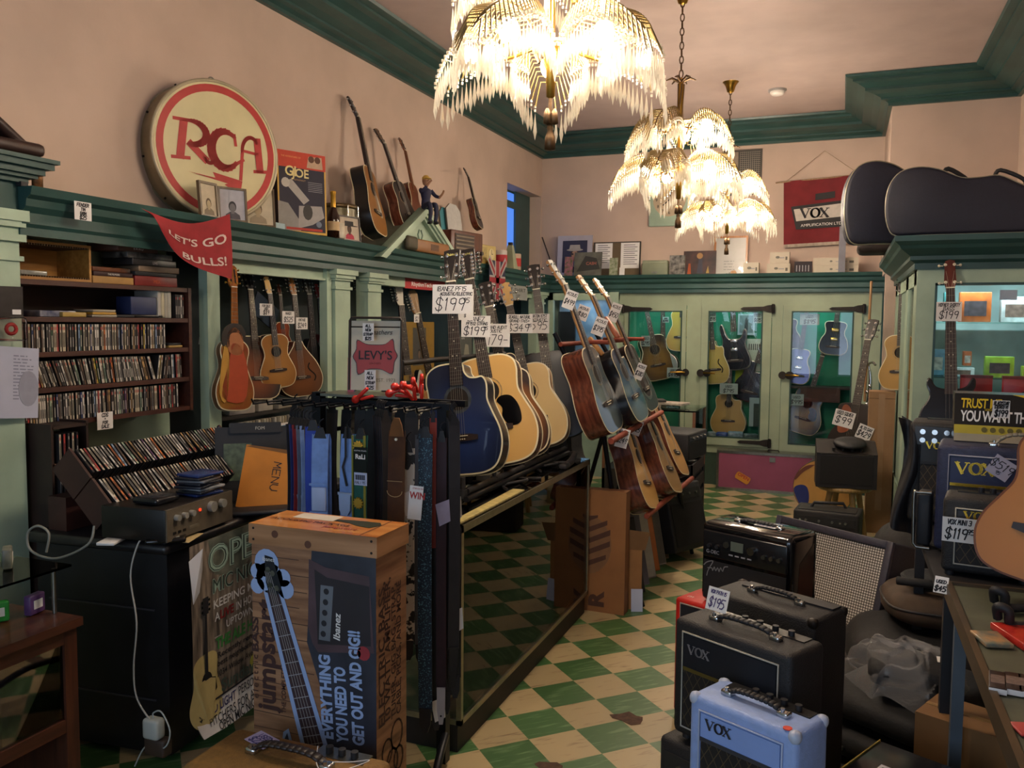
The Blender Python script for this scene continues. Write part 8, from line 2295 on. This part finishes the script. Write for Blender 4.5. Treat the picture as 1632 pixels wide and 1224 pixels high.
for z in (1.05, 1.43, 1.80):
    MB().b6(.5, 1.36, 6.4, 6.9, z, z + .008, glass((.8, .95, .92))).build('glass_shelf', RC)
MB().b6(.5, 1.37, 6.98, 7.0, .9, 2.15, mat('9ab8b4', .6, 0, .2, 5)).b6(.5, 1.37, 6.3, 6.98, .9, .94, MINT2).build('back_panel', RC)
t = thing('cabinet_lamp', 'fluorescent lamp tube inside the top of corner cabinet', 'lamp', T(.95, 6.36, 2.17))
MB().cyl((-.3, 0, 0), (.3, 0, 0), .012, glow('d8f4ff', 6), n=10).build('tube', t)
lamp('corner_cabinet_light', 'AREA', (.95, 6.4, 2.14), 9.0, (.72, .95, 1.0), .7, (R(12), 0, 0), .08)
stock = [('orange framed box', 1.81, .82, .19, .20, 'a8561e'), ('white sheet-like box', 1.81, 1.06, .16, .17, 'a8b4b4'), ('grey tall box', 1.81, 1.22, .14, .22, '8a8480'), ('teal packet', 1.81, .66, .06, .20, '4a8a8a'), ('white flat box', 1.44, .76, .16, .06, 'c0c8cc'), ('orange bottle box', 1.51, .80, .05, .1, 'c06a3a'), ('lime packet', 1.44, .98, .17, .14, '90b02a'), ('black packet', 1.44, 1.24, .1, .1, '2a2a30'), ('pale blue box', 1.44, .62, .08, .18, '6a94b0'), ('yellow-green tag packet', 1.45, 1.14, .05, .07, 'a8b82a'),
         ('grey striped packet', 1.06, .80, .12, .26, '7c8284'), ('black and white packet', 1.06, .68, .1, .16, '5a5e62'), ('white packet', 1.06, 1.08, .08, .12, 'aab0b0'), ('brown packet', 1.06, .92, .1, .06, '7a5a3a'), ('blue packet', 1.06, .57, .06, .2, '3a6a9a')]
for k, (nm, z, x, w_, h_, c) in enumerate(stock):
    mb = MB().rbox((0, 0, h_ / 2), (w_, .08, h_), mat(c, .4, 0, .25, 20), .004)
    mb.b6(-w_ * .35, w_ * .35, -.0412, -.04, h_ * .2, h_ * .7, mat(('3a3438', '5a4a40', 'a8a8a4')[k % 3], .5, 0, .4, 30))
    single(mb, 'stock_box', '%s on the %s glass shelf of the corner cabinet' % (nm, 'top' if z > 1.7 else 'middle' if z > 1.3 else 'lowest'), 'box', T(x, 6.5 + .05 * (k % 3), z + .0005), 'goods in the corner cabinet')
for k, (x, w_, h_, lb) in enumerate(((.83, .19, .30, 'red plastic packet hanging left in the corner cabinet window'), (1.13, .30, .25, 'wide red packet with dark badge in the corner cabinet window'))):
    o = thing('red_packet', lb, 'packet', T(x, 6.34, 1.44 - h_ + .02))
    MB().rbox((0, 0, h_ / 2), (w_, .03, h_), mat('a01c20', .3, 0, .12, 12), .01).build('packet_body', o)
    MB().b6(-w_ / 2, w_ / 2, -.018, .018, h_ - .02, h_, mat('6a1216', .4, 0, 0)).build('header', o)
    if k:
        MB().prism([(-.05, .1), (.05, .1), (.06, .13), (.03, .15), (-.03, .15), (-.06, .13)], -.018, -.015, flat('3a2a2a')).build('badge', o)
card('price_note', 'white-blue price sheet on the corner cabinet window top right', 'price tag', (0.919, 1.016, 1.95, 2.013), 6.185, 'y', .001, mat('a8b8c8', .6, 0, .03))
# short-scale bass leaning on the window
guitar('bass_guitar', 'black bass guitar with dark red neck leaning on the corner cabinet', (0.651, 5.9, 1.03), (0.619, 6.12, 2.213), (-.05, -1, 0), LPC, LPC, mat('121012', .2, 0, 0), GLOSSK, wood('4a1c16', '5a241c', .3), wood('4a1c16', '5a241c', .3), hole=None, bridge=.1, tuners=2, depth=.05, strings=4, bind=None, head='taper', zn=.86, tun_m=NUTM, wide=1.0, fb_end=.28)
note('price_tag', 'white card reading HOFNER SHORTY BASS 199 on the black bass', (0.541, 0.685, 1.812, 1.933), 5.98, 'y', [('HOFNER SHORTY', .17, .76), ('BASS', .17, .56), ('$199', .38, .14)], 0, 3, wd=.0034)
o = blob('big black bag lying behind the yellow box before the window', T(1.0, 5.6, .95), .75, .4, .42, BAGK)
o = thing('bag_bench', 'dark bench under the bass guitar and the black bag', 'bench', T(.85, 5.75, 0))
MB().b6(-.3, .5, -.3, .3, .9, .945, BLACK).build('top_board', o)
for x in (-.27, .47):
    for y in (-.27, .27):
        MB().b6(x - .02, x + .02, y - .02, y + .02, 0, .9, BLACK).build('leg', o)
# guitar cases lying on the cornice
def casebody(label, M, m, flip=1):
    """guitar case on its side: length along local X, thickness along Y"""
    o = thing('guitar_case', label, 'guitar case', M)
    pts = [(.06, .0), (.012, .06), (-.005, .18), (.012, .30), (.07, .38), (.17, .405), (.28, .385), (.40, .33), (.50, .325), (.60, .33), (.70, .28), (.80, .235), (.95, .22), (1.08, .22), (1.10, .18), (1.10, .05), (1.08, .0), (.8, .0), (.5, .0), (.2, .0)]
    pts = spline(pts, 4, True)
    pl = [(x * flip, z) for x, z in pts]
    c_ = MB()
    bm = bmesh.new()
    for yy in (-.075, .075):
        vs = [bm.verts.new((x, yy, z)) for x, z in pl]
        bm.faces.new(vs)
    bm.verts.ensure_lookup_table()
    n = len(pl)
    for i in range(n):
        bm.faces.new((bm.verts[i], bm.verts[(i + 1) % n], bm.verts[n + (i + 1) % n], bm.verts[n + i]))
    bmesh.ops.recalc_face_normals(bm, faces=bm.faces)
    bmesh.ops.bevel(bm, geom=[e_ for e_ in bm.edges if abs(e_.verts[0].co.y - e_.verts[1].co.y) < 1e-6], offset=.018, segments=2, affect='EDGES', profile=.5)
    c_.bm(bm, m, None, True)
    c_.build('shell', o)
    MB().tube([(x * 1.003, -.052, z * 1.003 - .0005) for x, z in pl], .005, mat('a09880', .35, .5, .1), 6, closed=True).build('edge_piping', o)
    MB().tube(spline([(.58 * flip, 0, .33), (.61 * flip, 0, .37), (.73 * flip, 0, .31), (.74 * flip, 0, .26)], 4), .012, BLACK, 8).build('handle', o)
    for x in (.2, .30, .70):
        z = .38 if x < .3 else .36 if x < .5 else .27
        MB().rbox((x * flip, 0, z), (.04, .03, .02), BRASS, .006).build('latch', o)
    return o
CASEK = mat('141324', .6, 0, .12, 50, .3, 200)
casebody('dark guitar case lying on its side along the corner cabinet top', T(.235, 6.15, 2.365) @ RZ(-2) @ MX.Scale(1.06, 4), CASEK)
o = casebody('dark guitar case standing behind, rounded end toward the back wall', T(.02, 6.72, 2.365) @ RZ(62) @ RX(-4), mat('171726', .55, 0, .12, 50, .3, 200))
o.matrix_basis = T(-.03, 6.62, 2.365) @ RZ(14) @ MX.Scale(1.42, 4, (0, 0, 1)) @ MX.Scale(1.15, 4, (1, 0, 0))
o = thing('soft_bag', 'brown-black limp bag under the standing case at the corner', 'bag', T(.24, 6.55, 2.20) @ RZ(10))
o.matrix_basis = T(.22, 7.6, 2.365)
MB().rbox((0, 0, .05), (.28, .4, .1), mat('2c201c', .7, 0, .3, 12), .045, None, 3).build('bag_body', o)
card('yellow_board', 'mustard yellow case edge showing behind the lying guitar case', 'case', (0.907, 1.178, 2.57, 2.709), 6.52, 'y', .06, mat('8a6a1e', .6, 0, .1), None, None, 0, 0, 2.36)
card('grey_board', 'grey board standing by the back ledge beside the cases', 'board', (-0.074, -0.007, 2.533, 3.014), 9.56, 'y', .05, mat('6a6870', .5, .2, .1), None, None, 0, 0, LZ)
# tall carton with a little guitar on top, and the corner bundle
o = thing('tall_carton', 'tall narrow brown carton standing beside the corner cabinet', 'box', T(.33, 7.95, 0))
MB().b6(-.105, .1, -.1, .12, 0, 1.22, mat('94704e', .8, 0, .1, 5)).build('box_body', o)
MB().b6(-.105, .1, -.102, -.1, 1.16, 1.165, mat('6a4c32', .8, 0, 0)).b6(-.03, .02, -.1025, -.1, .2, 1.2, mat('9a7856', .5, 0, .05)).build('tape_seams', o)
guitar('classical_guitar', 'natural guitar on top of the tall carton, half behind cabinet post', (0.472, 7.9, 1.236), (0.461, 8, 2.205), (-.3, -1, 0), CLASS, None, burst('b08848', 'a07a3c', r0=.2, r1=1.2), MAHOG, MAHOG, ROSE, head='slot', detail=False)
guitar('electric_guitar', 'dark guitar with orange-brown body part leaning in the back corner', (0.08, 8.2, 0.556), (0.253, 8.5, 1.845), (-.4, -1, 0), LP, None, mat('1c1412', .3, 0, .2), GLOSSK, EBONY, EBONY, hole=None, bridge=None, guard=([(-.1, .2), (-.02, .22), (-.03, .36), (-.09, .38)], mat('7a3c1e', .4, 0, .1)), depth=.06, detail=False, bind=None)
o = thing('wooden_stick', 'thin tan wooden stick standing in the back right corner', 'stick', T(0, 0, 0))
MB().tube([(0.206, 8.55, 1.074), (0.227, 8.6, 2.194)], .012, wood('9a7048', 'ae8458', .5), 8).build('stick', o)
o = thing('saxophone', 'silver saxophone with shining keys in the back right corner', 'saxophone', T(*(0.233, 8.3, 0.753)) @ RZ(-10))
MB().tube(spline([(.0, 0, .62), (.01, 0, .5), (-.01, 0, .2), (.0, 0, .05), (.04, -.02, 0), (.08, -.03, .05), (.09, -.04, .2)], 5), [.012 + .028 * i / 30 for i in range(31)], CHROME, 12).build('body_tube', o)
MB().lathe([(.04, 0), (.05, .06), (.075, .12), (.078, .125)], CHROME, 20, T(.09, -.04, .2)).build('bell', o)
MB().tube(spline([(.0, 0, .62), (-.01, 0, .68), (.03, -.05, .70), (.06, -.1, .68)], 4), .01, CHROME, 10).build('neck_pipe', o)
for k in range(8):
    MB().lathe([(0, -.004), (.018, -.004), (.018, .004), (0, .006)], CHROME, 12, T(-.005 + .02 * (k % 2), -.045, .1 + k * .055) @ RX(90)).build('key', o)
note('price_tag', 'white card marked 99 tied to the dark corner guitar', (-0.073, 0.1, 0.901, 1.043), 7.9, 'y', [('USED SQUIER', .2, .72), ('$99', .4, .2)], -14, 4, wd=.005, rot=12)
note('price_tag', 'tilted white card hanging below the saxophone', (0.113, 0.238, 0.806, 0.931), 7.85, 'y', [('ALTO SAX', .2, .68), ('$429', .36, .2)], -10, 4, wd=.005, rot=20)
p_ = (-1.91, 5.95, 1.426)
o = thing('gig_bag', 'tall black guitar bag standing in the dark behind the counter end', 'bag', T(p_[0], 5.95, 0) @ RZ(-12))
MB().prism(spline([(-.22, 0), (-.24, .25), (-.2, .5), (-.19, .72), (-.12, .88), (-.09, p_[2]), (.09, p_[2]), (.12, .88), (.19, .72), (.2, .5), (.24, .25), (.22, 0)], 4, True), -.08, .08, BAGK, None, None, None, True).build('bag_body', o)
MB().tube([(-.05, -.085, .6), (-.05, -.10, .7), (.05, -.10, .7), (.05, -.085, .6)], .012, BLACK, 8).build('handle', o)
o = thing('gig_bag', 'second black guitar bag half hidden behind the pale spruce guitar', 'bag', T(p_[0] - .30, 6.1, 0) @ RZ(10))
MB().prism(spline([(-.22, 0), (-.24, .25), (-.2, .5), (-.19, .72), (-.12, .88), (-.09, p_[2] + .05), (.09, p_[2] + .05), (.12, .88), (.19, .72), (.2, .5), (.24, .25), (.22, 0)], 4, True), -.08, .08, BAGK, None, None, None, True).build('bag_body', o)
MB().tube([(-.05, -.085, .6), (-.05, -.10, .7), (.05, -.10, .7), (.05, -.085, .6)], .012, BLACK, 8).build('handle', o)
